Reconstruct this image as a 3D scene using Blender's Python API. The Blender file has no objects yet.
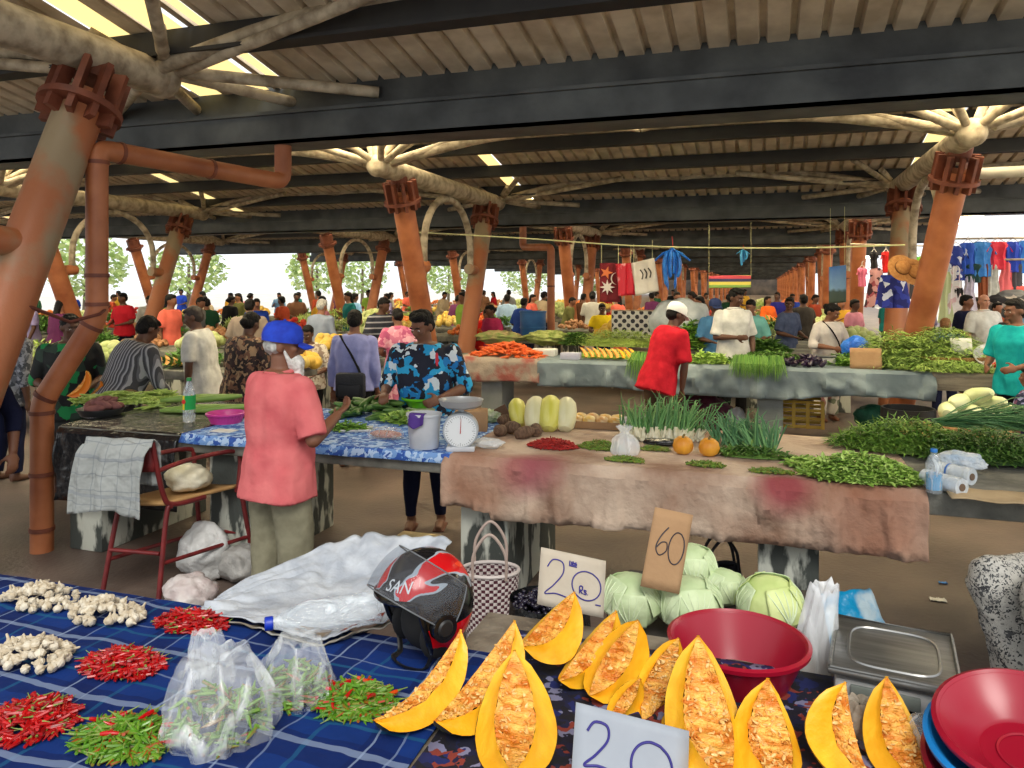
import bpy, bmesh, math, random
from mathutils import Vector, Matrix, noise
from math import sin, cos, pi, radians as R
rng = random.Random(7)
C = bpy.context.scene.collection
V = Vector
# ---------------------------------------------------------------- camera
YAW = R(18.4); CA, SA = cos(YAW), sin(YAW); EYE = 1.9; FPX = 760.0; HZ = 286.0
cam_data = bpy.data.cameras.new('camera'); cam = bpy.data.objects.new('camera', cam_data); C.objects.link(cam)
cam.location = (0, 0, EYE); cam.rotation_euler = (R(90), 0, YAW)
cam_data.sensor_width = 36; cam_data.lens = FPX / 1024 * 36; cam_data.shift_y = -98 / 1024
cam_data.clip_start = .05; cam_data.clip_end = 400
bpy.context.scene.camera = cam
# ---------------------------------------------------------------- world and exposure
world = bpy.data.worlds.new('sky'); bpy.context.scene.world = world; world.use_nodes = True
bgn = world.node_tree.nodes['Background']; bgn.inputs[0].default_value = (.93, .97, 1, 1); bgn.inputs[1].default_value = 1.2
vs = bpy.context.scene.view_settings
vs.view_transform = 'Standard'; vs.look = 'None'; vs.gamma = 1; vs.use_curve_mapping = False; vs.exposure = 0.18
bpy.context.scene.cycles.max_bounces = 8; bpy.context.scene.cycles.transparent_max_bounces = 24
bpy.context.scene.cycles.sample_clamp_indirect = 6
sun_data = bpy.data.lights.new('sun', 'SUN'); sun_data.energy = 2.2; sun_data.angle = R(25); sun_data.color = (1, .96, .88)
sun = bpy.data.objects.new('sun', sun_data); C.objects.link(sun); sun.rotation_euler = (R(42), R(14), R(10))
FILL_GLOW = 14.0  # emission of the added roof panels that brighten the hall inside
# ---------------------------------------------------------------- pixel -> place
def W(px, py=None, z=None, d=None):
    if d is None: d = (EYE - z) * FPX / (py - HZ)
    X = (px - 512) / FPX * d
    if z is None: z = EYE - (py - HZ) * d / FPX
    return V((X * CA - d * SA, X * SA + d * CA, z))
def WY(px, y, z=0, py=None):
    d = y / (CA + SA * (px - 512) / FPX)
    if py is not None: z = EYE - (py - HZ) * d / FPX
    return W(px, z=z, d=d)
def camdir(a, b, c=0):          # direction right / away / up as seen from the stand
    return V((a * CA - b * SA, a * SA + b * CA, c))
# ---------------------------------------------------------------- materials
def S(r, g, b):
    f = lambda c: (c / 255 / 12.92) if c <= 10 else ((c / 255 + .055) / 1.055) ** 2.4
    return (f(r), f(g), f(b), 1)
def newmat(name):
    m = bpy.data.materials.new(name); m.use_nodes = True
    nt = m.node_tree; b = nt.nodes['Principled BSDF']
    return m, nt, b
MC = {}
def mat(name, col, rough=.6, col2=None, scale=8.0, bump=0.0, bscale=40.0, metal=0.0, spec=.5, coord='Object', contrast=(.35, .65), detail=4, sss=0, stretch=None, island=None):
    if name in MC: return MC[name]
    m, nt, b = newmat(name); N = nt.nodes.new; L = nt.links.new
    b.inputs['Roughness'].default_value = rough; b.inputs['Metallic'].default_value = metal
    b.inputs['Specular IOR Level'].default_value = spec
    if sss: b.inputs['Subsurface Weight'].default_value = sss; b.inputs['Subsurface Radius'].default_value = (.02, .012, .006)
    b.inputs['Base Color'].default_value = col
    tc = N('ShaderNodeTexCoord'); src = tc.outputs[coord]
    if stretch:
        mp = N('ShaderNodeMapping'); mp.inputs['Scale'].default_value = stretch; L(src, mp.inputs[0]); src = mp.outputs[0]
    if island:
        g = N('ShaderNodeNewGeometry'); cr = N('ShaderNodeValToRGB'); L(g.outputs['Random Per Island'], cr.inputs[0])
        cols = [col] + list(island)
        els = cr.color_ramp.elements; els[0].color = cols[0]; els[-1].color = cols[-1]
        for i, c in enumerate(cols[1:-1]): els.new((i + 1) / (len(cols) - 1)).color = c
        L(cr.outputs[0], b.inputs['Base Color'])
    elif col2:
        n = N('ShaderNodeTexNoise'); n.inputs['Scale'].default_value = scale; n.inputs['Detail'].default_value = detail
        L(src, n.inputs['Vector'])
        cr = N('ShaderNodeValToRGB'); L(n.outputs['Fac'], cr.inputs[0])
        e = cr.color_ramp.elements; e[0].position, e[1].position = contrast; e[0].color = col; e[1].color = col2
        L(cr.outputs[0], b.inputs['Base Color'])
    if bump:
        n2 = N('ShaderNodeTexNoise'); n2.inputs['Scale'].default_value = bscale; n2.inputs['Detail'].default_value = 3; L(src, n2.inputs['Vector'])
        bp = N('ShaderNodeBump'); bp.inputs['Strength'].default_value = bump; bp.inputs['Distance'].default_value = .02
        L(n2.outputs['Fac'], bp.inputs['Height']); L(bp.outputs[0], b.inputs['Normal'])
    MC[name] = m
    return m
def cellmat(name, cols, scale=20, rough=.8, coord='Object', rand=1.0, stretch=None, bump=.2):   # patches of flat colour: printed cloth
    if name in MC: return MC[name]
    m, nt, b = newmat(name); N = nt.nodes.new; L = nt.links.new
    b.inputs['Roughness'].default_value = rough
    tc = N('ShaderNodeTexCoord'); mp = N('ShaderNodeMapping'); L(tc.outputs[coord], mp.inputs[0])
    if stretch: mp.inputs['Scale'].default_value = stretch
    nz = N('ShaderNodeTexNoise'); nz.inputs['Scale'].default_value = scale * .7; L(mp.outputs[0], nz.inputs['Vector'])
    mx = N('ShaderNodeMixRGB'); mx.blend_type = 'LINEAR_LIGHT'; mx.inputs[0].default_value = .05 * rand; L(mp.outputs[0], mx.inputs[1]); L(nz.outputs['Color'], mx.inputs[2])
    v = N('ShaderNodeTexVoronoi'); v.inputs['Scale'].default_value = scale; L(mx.outputs[0], v.inputs['Vector'])
    sp = N('ShaderNodeSeparateColor'); L(v.outputs['Color'], sp.inputs[0])
    cr = N('ShaderNodeValToRGB'); cr.color_ramp.interpolation = 'CONSTANT'; L(sp.outputs[0], cr.inputs[0])
    e = cr.color_ramp.elements; e[0].color = cols[0]; e[0].position = 0; e[1].color = cols[-1]; e[1].position = (len(cols) - 1) / len(cols)
    for i, c in enumerate(cols[1:-1]): e.new((i + 1) / len(cols)).color = c
    L(cr.outputs[0], b.inputs['Base Color'])
    if bump:
        n2 = N('ShaderNodeTexNoise'); n2.inputs['Scale'].default_value = 9; L(tc.outputs['Object'], n2.inputs['Vector'])
        bp = N('ShaderNodeBump'); bp.inputs['Strength'].default_value = bump; bp.inputs['Distance'].default_value = .04
        L(n2.outputs['Fac'], bp.inputs['Height']); L(bp.outputs[0], b.inputs['Normal'])
    MC[name] = m
    return m
def stripemat(name, cols, period, axis=0, rough=.8, coord='Object', wobble=0.0):      # cols: list of (upto fraction, colour)
    if name in MC: return MC[name]
    m, nt, b = newmat(name); N = nt.nodes.new; L = nt.links.new
    b.inputs['Roughness'].default_value = rough
    tc = N('ShaderNodeTexCoord'); sp = N('ShaderNodeSeparateXYZ'); L(tc.outputs[coord], sp.inputs[0])
    src = sp.outputs[axis]
    if wobble:
        nz = N('ShaderNodeTexNoise'); nz.inputs['Scale'].default_value = 6; L(tc.outputs[coord], nz.inputs['Vector'])
        a = N('ShaderNodeMath'); a.operation = 'MULTIPLY_ADD'; a.inputs[1].default_value = wobble; L(nz.outputs['Fac'], a.inputs[0]); L(src, a.inputs[2]); src = a.outputs[0]
    dv = N('ShaderNodeMath'); dv.operation = 'DIVIDE'; dv.inputs[1].default_value = period; L(src, dv.inputs[0])
    fr = N('ShaderNodeMath'); fr.operation = 'FRACT'; L(dv.outputs[0], fr.inputs[0])
    cr = N('ShaderNodeValToRGB'); cr.color_ramp.interpolation = 'CONSTANT'; L(fr.outputs[0], cr.inputs[0])
    e = cr.color_ramp.elements; e[0].position = 0; e[0].color = cols[0][1]; e[1].position = cols[-1][0]; e[1].color = cols[-1][1]
    for p, c in cols[1:-1]: e.new(p).color = c
    L(cr.outputs[0], b.inputs['Base Color'])
    MC[name] = m
    return m
def filmmat(name, tint=(.9, .93, .95, 1), clear=.55, rough=.15, scale=14.0, milky=.9):      # thin clear plastic, whitish noise streaks painted in as highlights
    if name in MC: return MC[name]
    m, nt, b = newmat(name); N = nt.nodes.new; L = nt.links.new
    b.inputs['Base Color'].default_value = tint; b.inputs['Roughness'].default_value = rough; b.inputs['Specular IOR Level'].default_value = milky
    tc = N('ShaderNodeTexCoord'); mp = N('ShaderNodeMapping'); mp.inputs['Scale'].default_value = (1, 1, .35); L(tc.outputs['Object'], mp.inputs[0])
    n = N('ShaderNodeTexNoise'); n.inputs['Scale'].default_value = scale; n.inputs['Detail'].default_value = 5; n.inputs['Distortion'].default_value = 1.5
    L(mp.outputs[0], n.inputs['Vector'])
    cr = N('ShaderNodeValToRGB'); e = cr.color_ramp.elements; e[0].position = .5; e[1].position = .72
    e[0].color = (clear, clear, clear, 1); e[1].color = (clear * .4, clear * .4, clear * .4, 1); L(n.outputs['Fac'], cr.inputs[0])
    tr = N('ShaderNodeBsdfTransparent'); mx = N('ShaderNodeMixShader')
    L(cr.outputs[0], mx.inputs[0]); L(b.outputs[0], mx.inputs[1]); L(tr.outputs[0], mx.inputs[2])
    bp = N('ShaderNodeBump'); bp.inputs['Strength'].default_value = .8; bp.inputs['Distance'].default_value = .02
    L(n.outputs['Fac'], bp.inputs['Height']); L(bp.outputs[0], b.inputs['Normal'])
    out = nt.nodes['Material Output']; L(mx.outputs[0], out.inputs[0])
    MC[name] = m
    return m
# ---------------------------------------------------------------- mesh building
def frame(t):
    t = t.normalized(); a = V((0, 0, 1)) if abs(t.z) < .9 else V((1, 0, 0))
    u = t.cross(a).normalized(); return u, t.cross(u).normalized()
class MB:
    def __init__(s): s.v = []; s.f = []; s.m = []; s.mi = 0
    def add(s, vs, fs):
        o = len(s.v); s.v += [V(p) for p in vs]; s.f += [tuple(i + o for i in f) for f in fs]; s.m += [s.mi] * len(fs); return s
    def box(s, lo, hi, M=None):
        x0, y0, z0 = lo; x1, y1, z1 = hi
        p = [V(q) for q in ((x0, y0, z0), (x1, y0, z0), (x1, y1, z0), (x0, y1, z0), (x0, y0, z1), (x1, y0, z1), (x1, y1, z1), (x0, y1, z1))]
        if M: p = [M @ q for q in p]
        return s.add(p, [(3, 2, 1, 0), (4, 5, 6, 7), (0, 1, 5, 4), (1, 2, 6, 5), (2, 3, 7, 6), (3, 0, 4, 7)])
    def rbox(s, lo, hi, r=.01, M=None):       # box with chamfered edges
        bm = bmesh.new(); bmesh.ops.create_cube(bm, size=1)
        for v in bm.verts: v.co = V([(lo[i] + hi[i]) / 2 + v.co[i] * (hi[i] - lo[i]) for i in range(3)])
        bmesh.ops.bevel(bm, geom=list(bm.edges), offset=r, segments=2, affect='EDGES', profile=.5)
        return s.frombm(bm, M)
    def frombm(s, bm, M=None):
        bm.verts.ensure_lookup_table(); bm.verts.index_update()
        s.add([(M @ v.co) if M else v.co.copy() for v in bm.verts], [[v.index for v in f.verts] for f in bm.faces]); bm.free(); return s
    def tube(s, pts, r, n=10, cap=True, flat=1.0):
        pts = [V(p) for p in pts]; k = len(pts); rr = r if isinstance(r, (list, tuple)) else [r] * k
        u = None; rings = []
        for i, p in enumerate(pts):
            t = (pts[min(i + 1, k - 1)] - pts[max(i - 1, 0)])
            if t.length < 1e-9: t = V((0, 0, 1))
            t.normalize()
            if u is None: u, w = frame(t)
            else:
                u = (u - t * u.dot(t)); u = u.normalized() if u.length > 1e-6 else frame(t)[0]; w = t.cross(u)
            rings.append([p + (u * cos(2 * pi * j / n) + w * sin(2 * pi * j / n) * flat) * rr[i] for j in range(n)])
        vs = [q for g in rings for q in g]
        fs = [(i * n + j, i * n + (j + 1) % n, (i + 1) * n + (j + 1) % n, (i + 1) * n + j) for i in range(k - 1) for j in range(n)]
        if cap: fs += [tuple(range(n - 1, -1, -1)), tuple((k - 1) * n + j for j in range(n))]
        return s.add(vs, fs)
    def lathe(s, prof, n=24, M=None, lobes=0, amp=0, cap=False, sq=1.0):
        vs = []; fs = []
        for r, z in prof:
            for j in range(n):
                a = 2 * pi * j / n; q = r * (1 + amp * cos(lobes * a)) if lobes else r
                vs.append(V((q * cos(a), q * sin(a) * sq, z)))
        for i in range(len(prof) - 1):
            for j in range(n): fs.append((i * n + j, i * n + (j + 1) % n, (i + 1) * n + (j + 1) % n, (i + 1) * n + j))
        if cap: fs += [tuple(range(n - 1, -1, -1)), tuple((len(prof) - 1) * n + j for j in range(n))]
        if M: vs = [M @ p for p in vs]
        return s.add(vs, fs)
    def ball(s, c, r, nu=12, nv=8, M=None):
        r = r if isinstance(r, (list, tuple)) else (r, r, r); c = V(c)
        vs = []; fs = []
        for i in range(nv + 1):
            t = pi * i / nv
            for j in range(nu): a = 2 * pi * j / nu; vs.append(V((sin(t) * cos(a) * r[0], sin(t) * sin(a) * r[1], cos(t) * r[2])))
        for i in range(nv):
            for j in range(nu): fs.append((i * nu + j, (i + 1) * nu + j, (i + 1) * nu + (j + 1) % nu, i * nu + (j + 1) % nu))
        if M: vs = [M @ p for p in vs]
        return s.add([p + c for p in vs], fs)
    def grid(s, fn, nu, nv, closed_u=False):
        vs = [V(fn(i / nu, j / nv)) for j in range(nv + 1) for i in range(nu + 1)]
        w = nu + 1
        return s.add(vs, [(j * w + i, j * w + i + 1, (j + 1) * w + i + 1, (j + 1) * w + i) for j in range(nv) for i in range(nu)])
    def loft(s, rings, cap=True):
        n = len(rings[0]); vs = [q for g in rings for q in g]; k = len(rings)
        fs = [(i * n + j, i * n + (j + 1) % n, (i + 1) * n + (j + 1) % n, (i + 1) * n + j) for i in range(k - 1) for j in range(n)]
        if cap: fs += [tuple(range(n - 1, -1, -1)), tuple((k - 1) * n + j for j in range(n))]
        return s.add(vs, fs)
    def mesh(s, name, mats=(), smooth=True, weld=False):
        me = bpy.data.meshes.new(name); me.from_pydata([tuple(p) for p in s.v], [], s.f)
        for m in (mats if isinstance(mats, (list, tuple)) else [mats]): me.materials.append(m)
        if any(s.m): me.polygons.foreach_set('material_index', s.m)
        if weld:
            bm = bmesh.new(); bm.from_mesh(me); bmesh.ops.remove_doubles(bm, verts=bm.verts, dist=1e-5); bm.to_mesh(me); bm.free()
        if smooth:
            me.polygons.foreach_set('use_smooth', [True] * len(me.polygons))
            try: me.set_sharp_from_angle(angle=R(38))
            except Exception: pass
        me.update(); return me
    def build(s, name, mats, parent=None, loc=None, smooth=True, solid=0, weld=False, subsurf=0):
        return link(name, s.mesh(name, mats, smooth, weld), parent, loc, solid, subsurf)
def link(name, me, parent=None, loc=None, solid=0, subsurf=0):
    o = bpy.data.objects.new(name, me); C.objects.link(o)
    if loc is not None: o.location = loc
    if parent: o.parent = parent
    if solid: md = o.modifiers.new('thickness', 'SOLIDIFY'); md.thickness = solid; md.offset = 0
    if subsurf: md = o.modifiers.new('round', 'SUBSURF'); md.levels = md.render_levels = subsurf
    return o
def tag(o, label=None, cat=None, group=None, kind=None):
    if label: o['label'] = label
    if cat: o['category'] = cat
    if group: o['group'] = group
    if kind: o['kind'] = kind
    return o
def thing(name, label, cat, loc=(0, 0, 0), rz=0, group=None):
    o = bpy.data.objects.new(name, None); C.objects.link(o); o.empty_display_size = .05
    o.location = loc; o.rotation_euler = (0, 0, rz); return tag(o, label, cat, group)
def dup(root, loc=None, rz=None, label=None, group=None, rot=None, scale=None):
    r = root.copy(); C.objects.link(r)
    if loc is not None: r.location = loc
    if rz is not None: r.rotation_euler = (0, 0, rz)
    if rot is not None: r.rotation_euler = rot
    if scale is not None: r.scale = scale if isinstance(scale, (tuple, list)) else (scale,) * 3
    if label: r['label'] = label
    if group: r['group'] = group
    for ch in list(root.children):
        c = ch.copy(); C.objects.link(c); c.parent = r
        for g in ch.children:
            d = g.copy(); C.objects.link(d); d.parent = c
    return r
def repaint(o, m, slot=0):
    o.material_slots[slot].link = 'OBJECT'; o.material_slots[slot].material = m
bake_scene = bpy.data.scenes.new('bake')
def fuse(mb, name, mats, voxel=.012, smooth=4):       # overlapping solids -> one continuous skin
    me = mb.mesh(name + '_raw', (), False); o = bpy.data.objects.new('bake', me); bake_scene.collection.objects.link(o)
    m = o.modifiers.new('r', 'REMESH'); m.mode = 'VOXEL'; m.voxel_size = voxel; m.use_smooth_shade = True
    if smooth: k = o.modifiers.new('s', 'SMOOTH'); k.iterations = smooth; k.factor = .5
    vl = bake_scene.view_layers[0]; vl.update(); dg = vl.depsgraph
    out = bpy.data.meshes.new_from_object(o.evaluated_get(dg)); out.name = name; out.materials.clear()
    for x in (mats if isinstance(mats, (list, tuple)) else [mats]): out.materials.append(x)
    out.polygons.foreach_set('use_smooth', [True] * len(out.polygons))
    bpy.data.objects.remove(o); bpy.data.meshes.remove(me); return out
def bez(p, n=16):      # smooth curve through points (Catmull-Rom)
    p = [V(q) for q in p]; out = []
    for i in range(len(p) - 1):
        a, b, c, d = p[max(i - 1, 0)], p[i], p[i + 1], p[min(i + 2, len(p) - 1)]
        for k in range(n):
            t = k / n; out.append(.5 * ((2 * b) + (c - a) * t + (2 * a - 5 * b + 4 * c - d) * t * t + (3 * b - a - 3 * c + d) * t ** 3))
    return out + [p[-1]]
def wobble(me, fn):      # push every vertex along its normal by fn(co)
    import numpy as np
    n = len(me.vertices); co = np.empty(n * 3, 'f'); no = np.empty(n * 3, 'f')
    me.vertices.foreach_get('co', co); me.vertex_normals.foreach_get('vector', no)
    co = co.reshape(-1, 3); d = np.array([fn(p) for p in co.tolist()], 'f')
    me.vertices.foreach_set('co', (co + no.reshape(-1, 3) * d[:, None]).ravel()); me.update()
def nz(p, s=1.0, o=0): return noise.noise(V((p[0] * s + o, p[1] * s + o * .7, (p[2] if len(p) > 2 else 0) * s - o)))
# ================================================================ structure
M_floor = mat('damp_concrete_floor', S(72, 60, 54), .55, S(114, 98, 88), 1.3, .25, 30, contrast=(.3, .7), detail=8)
M_conc = mat('grey_concrete', S(82, 82, 76), .85, S(132, 130, 120), 5, .3, 40, detail=8)
M_peel = mat('peeling_paint', S(64, 68, 64), .8, S(190, 192, 180), 7, .3, 40, contrast=(.5, .56), detail=6, stretch=(1, 1, .35))
M_sheet = mat('roof_sheet', S(186, 168, 142), .8, S(222, 206, 180), 3.5, .1, 30, detail=6)
M_beam = mat('dark_steel', S(44, 47, 50), .6, S(92, 96, 96), 2.2, .15, 20, contrast=(.3, .75), detail=6)
M_purlin = mat('purlin_steel', S(24, 24, 27), .6, S(40, 40, 40), 3, detail=5)
M_tube = mat('grey_tube', S(128, 114, 94), .65, S(188, 174, 150), 7, .15, 30, contrast=(.35, .6), detail=6)
M_orange = mat('orange_paint', S(140, 76, 42), .5, S(184, 114, 72), 3, .1, 30, contrast=(.3, .7), detail=8)
M_orange2 = mat('worn_orange_paint', S(164, 98, 60), .5, S(146, 128, 100), 1.6, .15, 25, contrast=(.48, .6), detail=8)
M_collar = mat('dark_orange_collar', S(92, 44, 28), .6, S(124, 66, 44), 6, .1, 30)
def struct(name, mb, m, **k): return tag(mb.build(name, m, **k), kind='structure')
struct('floor', MB().box((-26, -2.5, -.2), (9, 180, 0)), M_floor)
M_ground = mat('bright_paving', S(190, 184, 172), .9, S(214, 208, 198), .6, detail=5)
struct('ground', MB().box((-140, -60, -.35), (100, 260, -.21)), M_ground)
def sheet(y0, z0, y1, z1, x0, x1, skip=()):
    mb = MB(); p = .215; n = int((x1 - x0) / p); prof = []
    for i in range(n):
        x = x0 + i * p; prof += [(x, 0), (x + .15, 0), (x + .165, .05), (x + .2, .05)]
    for i in range(len(prof) - 1):
        (a, h), (b, g) = prof[i], prof[i + 1]
        if any(s0 < (a + b) / 2 < s1 for s0, s1 in skip): continue
        mb.add([(a, y0, z0 + h), (b, y0, z0 + g), (b, y1, z1 + g), (a, y1, z1 + h)], [(0, 1, 2, 3)])
    return mb
XL, XR, GY, MOD, RISE = -23.2, 5.2, 6.1, 9.8, .98
ROWS = [2.2, -5.25, -12.7, -20.15]
m_fill, nt_, b_ = newmat('added_fill_panel'); b_.inputs['Base Color'].default_value = S(240, 214, 130); b_.inputs['Roughness'].default_value = .6
b_.inputs['Emission Color'].default_value = S(255, 238, 196); b_.inputs['Emission Strength'].default_value = FILL_GLOW  # added glowing panels, no skylights known on these slopes
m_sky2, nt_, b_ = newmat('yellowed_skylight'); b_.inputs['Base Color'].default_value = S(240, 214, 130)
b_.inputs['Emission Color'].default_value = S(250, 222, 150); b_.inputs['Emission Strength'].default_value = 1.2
NMOD = 17
for k in range(NMOD):
    gy = GY + k * MOD
    fill_x = [(rx - .55, rx + .55) for rx in ROWS] + [(rx + 3.2, rx + 4.4) for rx in ROWS]
    near = [(rx + a, rx + b) for rx in ROWS for a, b in (((.05, .34), (.55, .84), (1.0, 1.1)) if k < 1 else ((.2, .5), ))]
    # slope that rises away from each gutter, and the one that comes down to it
    if k < NMOD - 1:
        struct('ceiling', sheet(gy, 3.72, gy + MOD / 2, 3.72 + RISE, XL, XR, fill_x), M_sheet)
        for i, (a, b) in enumerate(fill_x):
            struct('ceiling_skylight_or_fill', MB().box((a, gy + .5, 3.72 + RISE * .1), (b, gy + 4.4, 3.73 + RISE * .1)).__class__().add(
                [(a, gy, 3.73), (b, gy, 3.73), (b, gy + MOD / 2, 3.73 + RISE), (a, gy + MOD / 2, 3.73 + RISE)], [(0, 1, 2, 3)]), m_fill)  # added fill panel on the slope mostly hidden from the camera
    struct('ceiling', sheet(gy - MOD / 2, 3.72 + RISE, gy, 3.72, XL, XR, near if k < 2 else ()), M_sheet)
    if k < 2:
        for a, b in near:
            struct('ceiling_skylight_or_fill', MB().add([(a, gy - MOD / 2, 3.73 + RISE), (b, gy - MOD / 2, 3.73 + RISE), (b, gy, 3.73), (a, gy, 3.73)], [(0, 1, 2, 3)]), m_sky2)
    g = MB().box((XL, gy - .2, 3.2), (XR, gy - .17, 3.46)).box((XL, gy - .2, 3.2), (XR, gy + .2, 3.23)).box((XL, gy + .17, 3.2), (XR, gy + .2, 3.5))
    g.box((XL, gy - .24, 3.46), (XR, gy - .16, 3.49)).box((XL, gy - .06, 3.46), (XR, gy + .3, 3.80))
    struct('ceiling_gutter_beam', g, M_beam)
    for i in range(1, 5):
        for sgn in (-1, 1):
            y = gy + sgn * i * 1.17; z = 3.72 + RISE * i * 1.17 / 4.9
            if sgn > 0 and k == NMOD - 1: continue
            struct('ceiling_purlin', MB().box((XL, y - .05, z - .2), (XR, y + .05, z - .01)).box((XL, y - .09, z - .22), (XR, y + .09, z - .19)), M_purlin)
struct('wall_far', MB().box((XL, 166, 0), (XR, 166.2, 4.2)), mat('far_wall', S(96, 84, 72), .9, S(60, 54, 50), .6))
# ---------------------------------------------------------------- columns
TUBE_Z = 3.62
def column(x, y, sgn, label, group=None, m=None, far=False, stub=True, dx=0):
    """leaning pipe column: top at y, foot moved sgn*lean"""
    t = thing('leaning_column', label, 'column', (x + dx, y + sgn * 1.32, 0), 0, group)
    top = V((-dx, -sgn * 1.32, 3.3)); n = 10 if far else 24; m = m or M_orange
    MB().tube([V((0, 0, 0)), top * .5, top], .165, n).build('shaft', m, t)
    ax = top.normalized()
    cb = MB().tube([top - ax * .14, top - ax * .09], .285, n)
    cb.tube([top + ax * .13, top + ax * .3], .13, n)
    if not far:
        u, w = frame(ax)
        for i in range(10):
            a = 2 * pi * i / 10; r = u * cos(a) + w * sin(a); q = ax.cross(r)
            c = top + r * .21
            p = [c + r * dx + q * dy + ax * dz for dz in (-.24, .2) for dx, dy in ((-.05, -.022), (.05, -.022), (.05, .022), (-.05, .022))]
            cb.add(p, [(0, 1, 2, 3), (7, 6, 5, 4), (0, 4, 5, 1), (1, 5, 6, 2), (2, 6, 7, 3), (3, 7, 4, 0)])
    else: cb.tube([top - ax * .22, top + ax * .18], .2, 8)
    cb.build('flanged_collar', M_collar, t)
    if stub:
        s0 = top * .66; MB().tube([s0, s0 + V((0, sgn * .42, .04))], .1, n).build('stub', m, t)
    return t
def canopy(x, yn, yf, label, group=None, far=False):
    t = thing('branching_truss', label, 'roof truss', (x, yn, TUBE_Z), 0, group); L = yf - yn; n = 8 if far else 16
    mb = MB().tube([(0, -.75, 0), (0, L * .5, .0), (0, L + .75, 0)], .15 if not far else .15, n); mb.build('top_tube', M_tube, t)
    zr = lambda y: 3.72 + RISE * (1 - abs(((yn + y - GY) / MOD) % 1 * 2 - 1)) - TUBE_Z - .12
    for e, sg in ((-.75, -1), (L + .75, 1)):
        for dx, dy in ((-1.5, .95), (1.5, .95), (-.5, 1.0), (.6, 1.0), (-2.7, -.6), (2.7, -.6), (-.8, -1.0), (.8, -1.0), (-.3, -.45), (.35, -.4)):
            yy = e + sg * dy
            MB().tube([(dx * .08, e, .05), (dx, yy, max(zr(yy), -.1))], .05, 6 if far else 10).build('strut', M_tube, t)
        if not far: MB().ball((0, e, .0), (.165, .14, .165), 14, 10).build('node', M_tube, t)
    for sg in (-1, 1):
        for e in (-.6, L + .6):
            MB().tube(bez([(0, e, .02), (sg * 1.6, e, .32), (sg * 3.3, e, .36), (sg * 3.72, e, .33)], 6), .062, 6 if far else 10).build('cross_arm', M_tube, t)
    return t
def arch(x, yn, yf, label, group=None, far=False):
    L = yf - yn; a0, a1 = yn + .8, yf - .8; z0, z1 = 2.2, 3.42; ym = (a0 + a1) / 2; h = (a1 - a0) / 2
    pts = [(0, -h * 1.0, z0 - 2.2)] + [(0, -h * cos(pi * i / 14), z0 - 2.2 + .35 + (z1 - z0 - .35) * sin(pi * i / 14)) for i in range(15)] + [(0, h, z0 - 2.2)]
    t = MB().tube(pts, .06, 6 if far else 12).build('arched_brace', M_tube, None, (x, ym, z0)); return tag(t, label, 'brace', group)
PAIRS = [(.7, 4.32)] + [(10.45 + MOD * i, 14.1 + MOD * i) for i in range(14)]
names_row = {0: 'on the right side aisle', 1: 'in the middle row', 2: 'in the left row', 3: 'in the outer left row'}
for r, x in enumerate(ROWS[:4]):
    for k, (yn, yf) in enumerate(PAIRS):
        if k == 0 and r != 1: continue
        if r == 3 and k > 4 or r == 2 and k > 8: continue
        far = k >= 3 or (r >= 2 and k >= 2)
        if k == 0: labs = [None, 'worn orange pipe column leaning beside the tall downpipe']
        elif far:
            labs = ['distant orange column %s of the hall' % names_row[r]] * 2
        else:
            ordn = {1: 'first', 2: 'second'}[k]
            labs = ['%s orange pipe column of the %s pair %s' % (w, ordn, names_row[r]) for w in ('nearer', 'farther')]
        grp = 'distant columns %s' % names_row[r] if far else None
        xx = x + (.5 if k == 0 else 0)
        if k > 0: column(xx, yn, 1, labs[0], grp, M_orange, far, dx=-.45 if r == 0 and k == 1 else 0)
        column(xx, yf, -1, labs[1], grp, M_orange2 if (k < 2) else M_orange, far, dx=-.4 if r == 0 and k == 1 else 0)
        if not (far and k > 5):
            tl = 'grey branching roof truss over the column beside the downpipe' if k == 0 else ('distant grey branching truss %s' % names_row[r] if far else 'grey branching roof truss over the %s column pair %s' % (ordn, names_row[r]))
            canopy(xx, yn, yf, tl, 'distant trusses %s' % names_row[r] if far else None, far)
            if r or k: arch(xx, yn, yf, 'curved grey brace leaving the worn column at the left edge' if k == 0 else ('distant curved brace %s' % names_row[r] if far else 'inverted U brace between the %s column pair %s' % (ordn, names_row[r])), 'distant braces %s' % names_row[r] if far else None, far)
# downpipes
def pipe(name, label, pts, r, m, bands=(), n=18, group=None):
    t = thing(name, label, 'pipe', pts[0], 0, group); o = V(pts[0]); P = [V(p) - o for p in pts]
    q = []
    for i, p in enumerate(P):
        if 0 < i < len(P) - 1:
            a = (P[i - 1] - p); b = (P[i + 1] - p); k = min(r * 1.3, a.length / 2, b.length / 2); a = a.normalized() * k; b = b.normalized() * k
            for s in range(7): s /= 6; q.append((p + a) * (1 - s) ** 2 + p * 2 * s * (1 - s) + (p + b) * s * s)
        else: q.append(p)
    MB().tube(q, r, n).build('pipe_run', m, t)
    for i, f in bands:
        c = P[i].lerp(P[i + 1], f); ax = (P[i + 1] - P[i]).normalized()
        MB().tube([c - ax * .014, c + ax * .014], r * 1.1, n).build('pipe_band', M_collar, t)
    return t
D = 5.45
pp = [W(42, 545, d=D), W(42, 402, d=D), W(97, 318, d=D + .05), W(97, 149, d=D + .1), W(283, 182, d=7.05), W(290, 150, d=7.05)]
pp[0].z = 0; pp[2].x = pp[3].x; pp[2].y = pp[3].y; pp[-1].x, pp[-1].y = pp[-2].x, pp[-2].y; pp[-1].z = 3.2
pipe('downpipe', 'orange rainwater downpipe bending beside the worn leaning column', pp, .076, M_orange, ((0, .15), (0, .52), (0, .93), (1, .06), (1, .9), (2, .08), (2, .25), (2, .92), (3, .1), (3, .55)))
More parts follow.
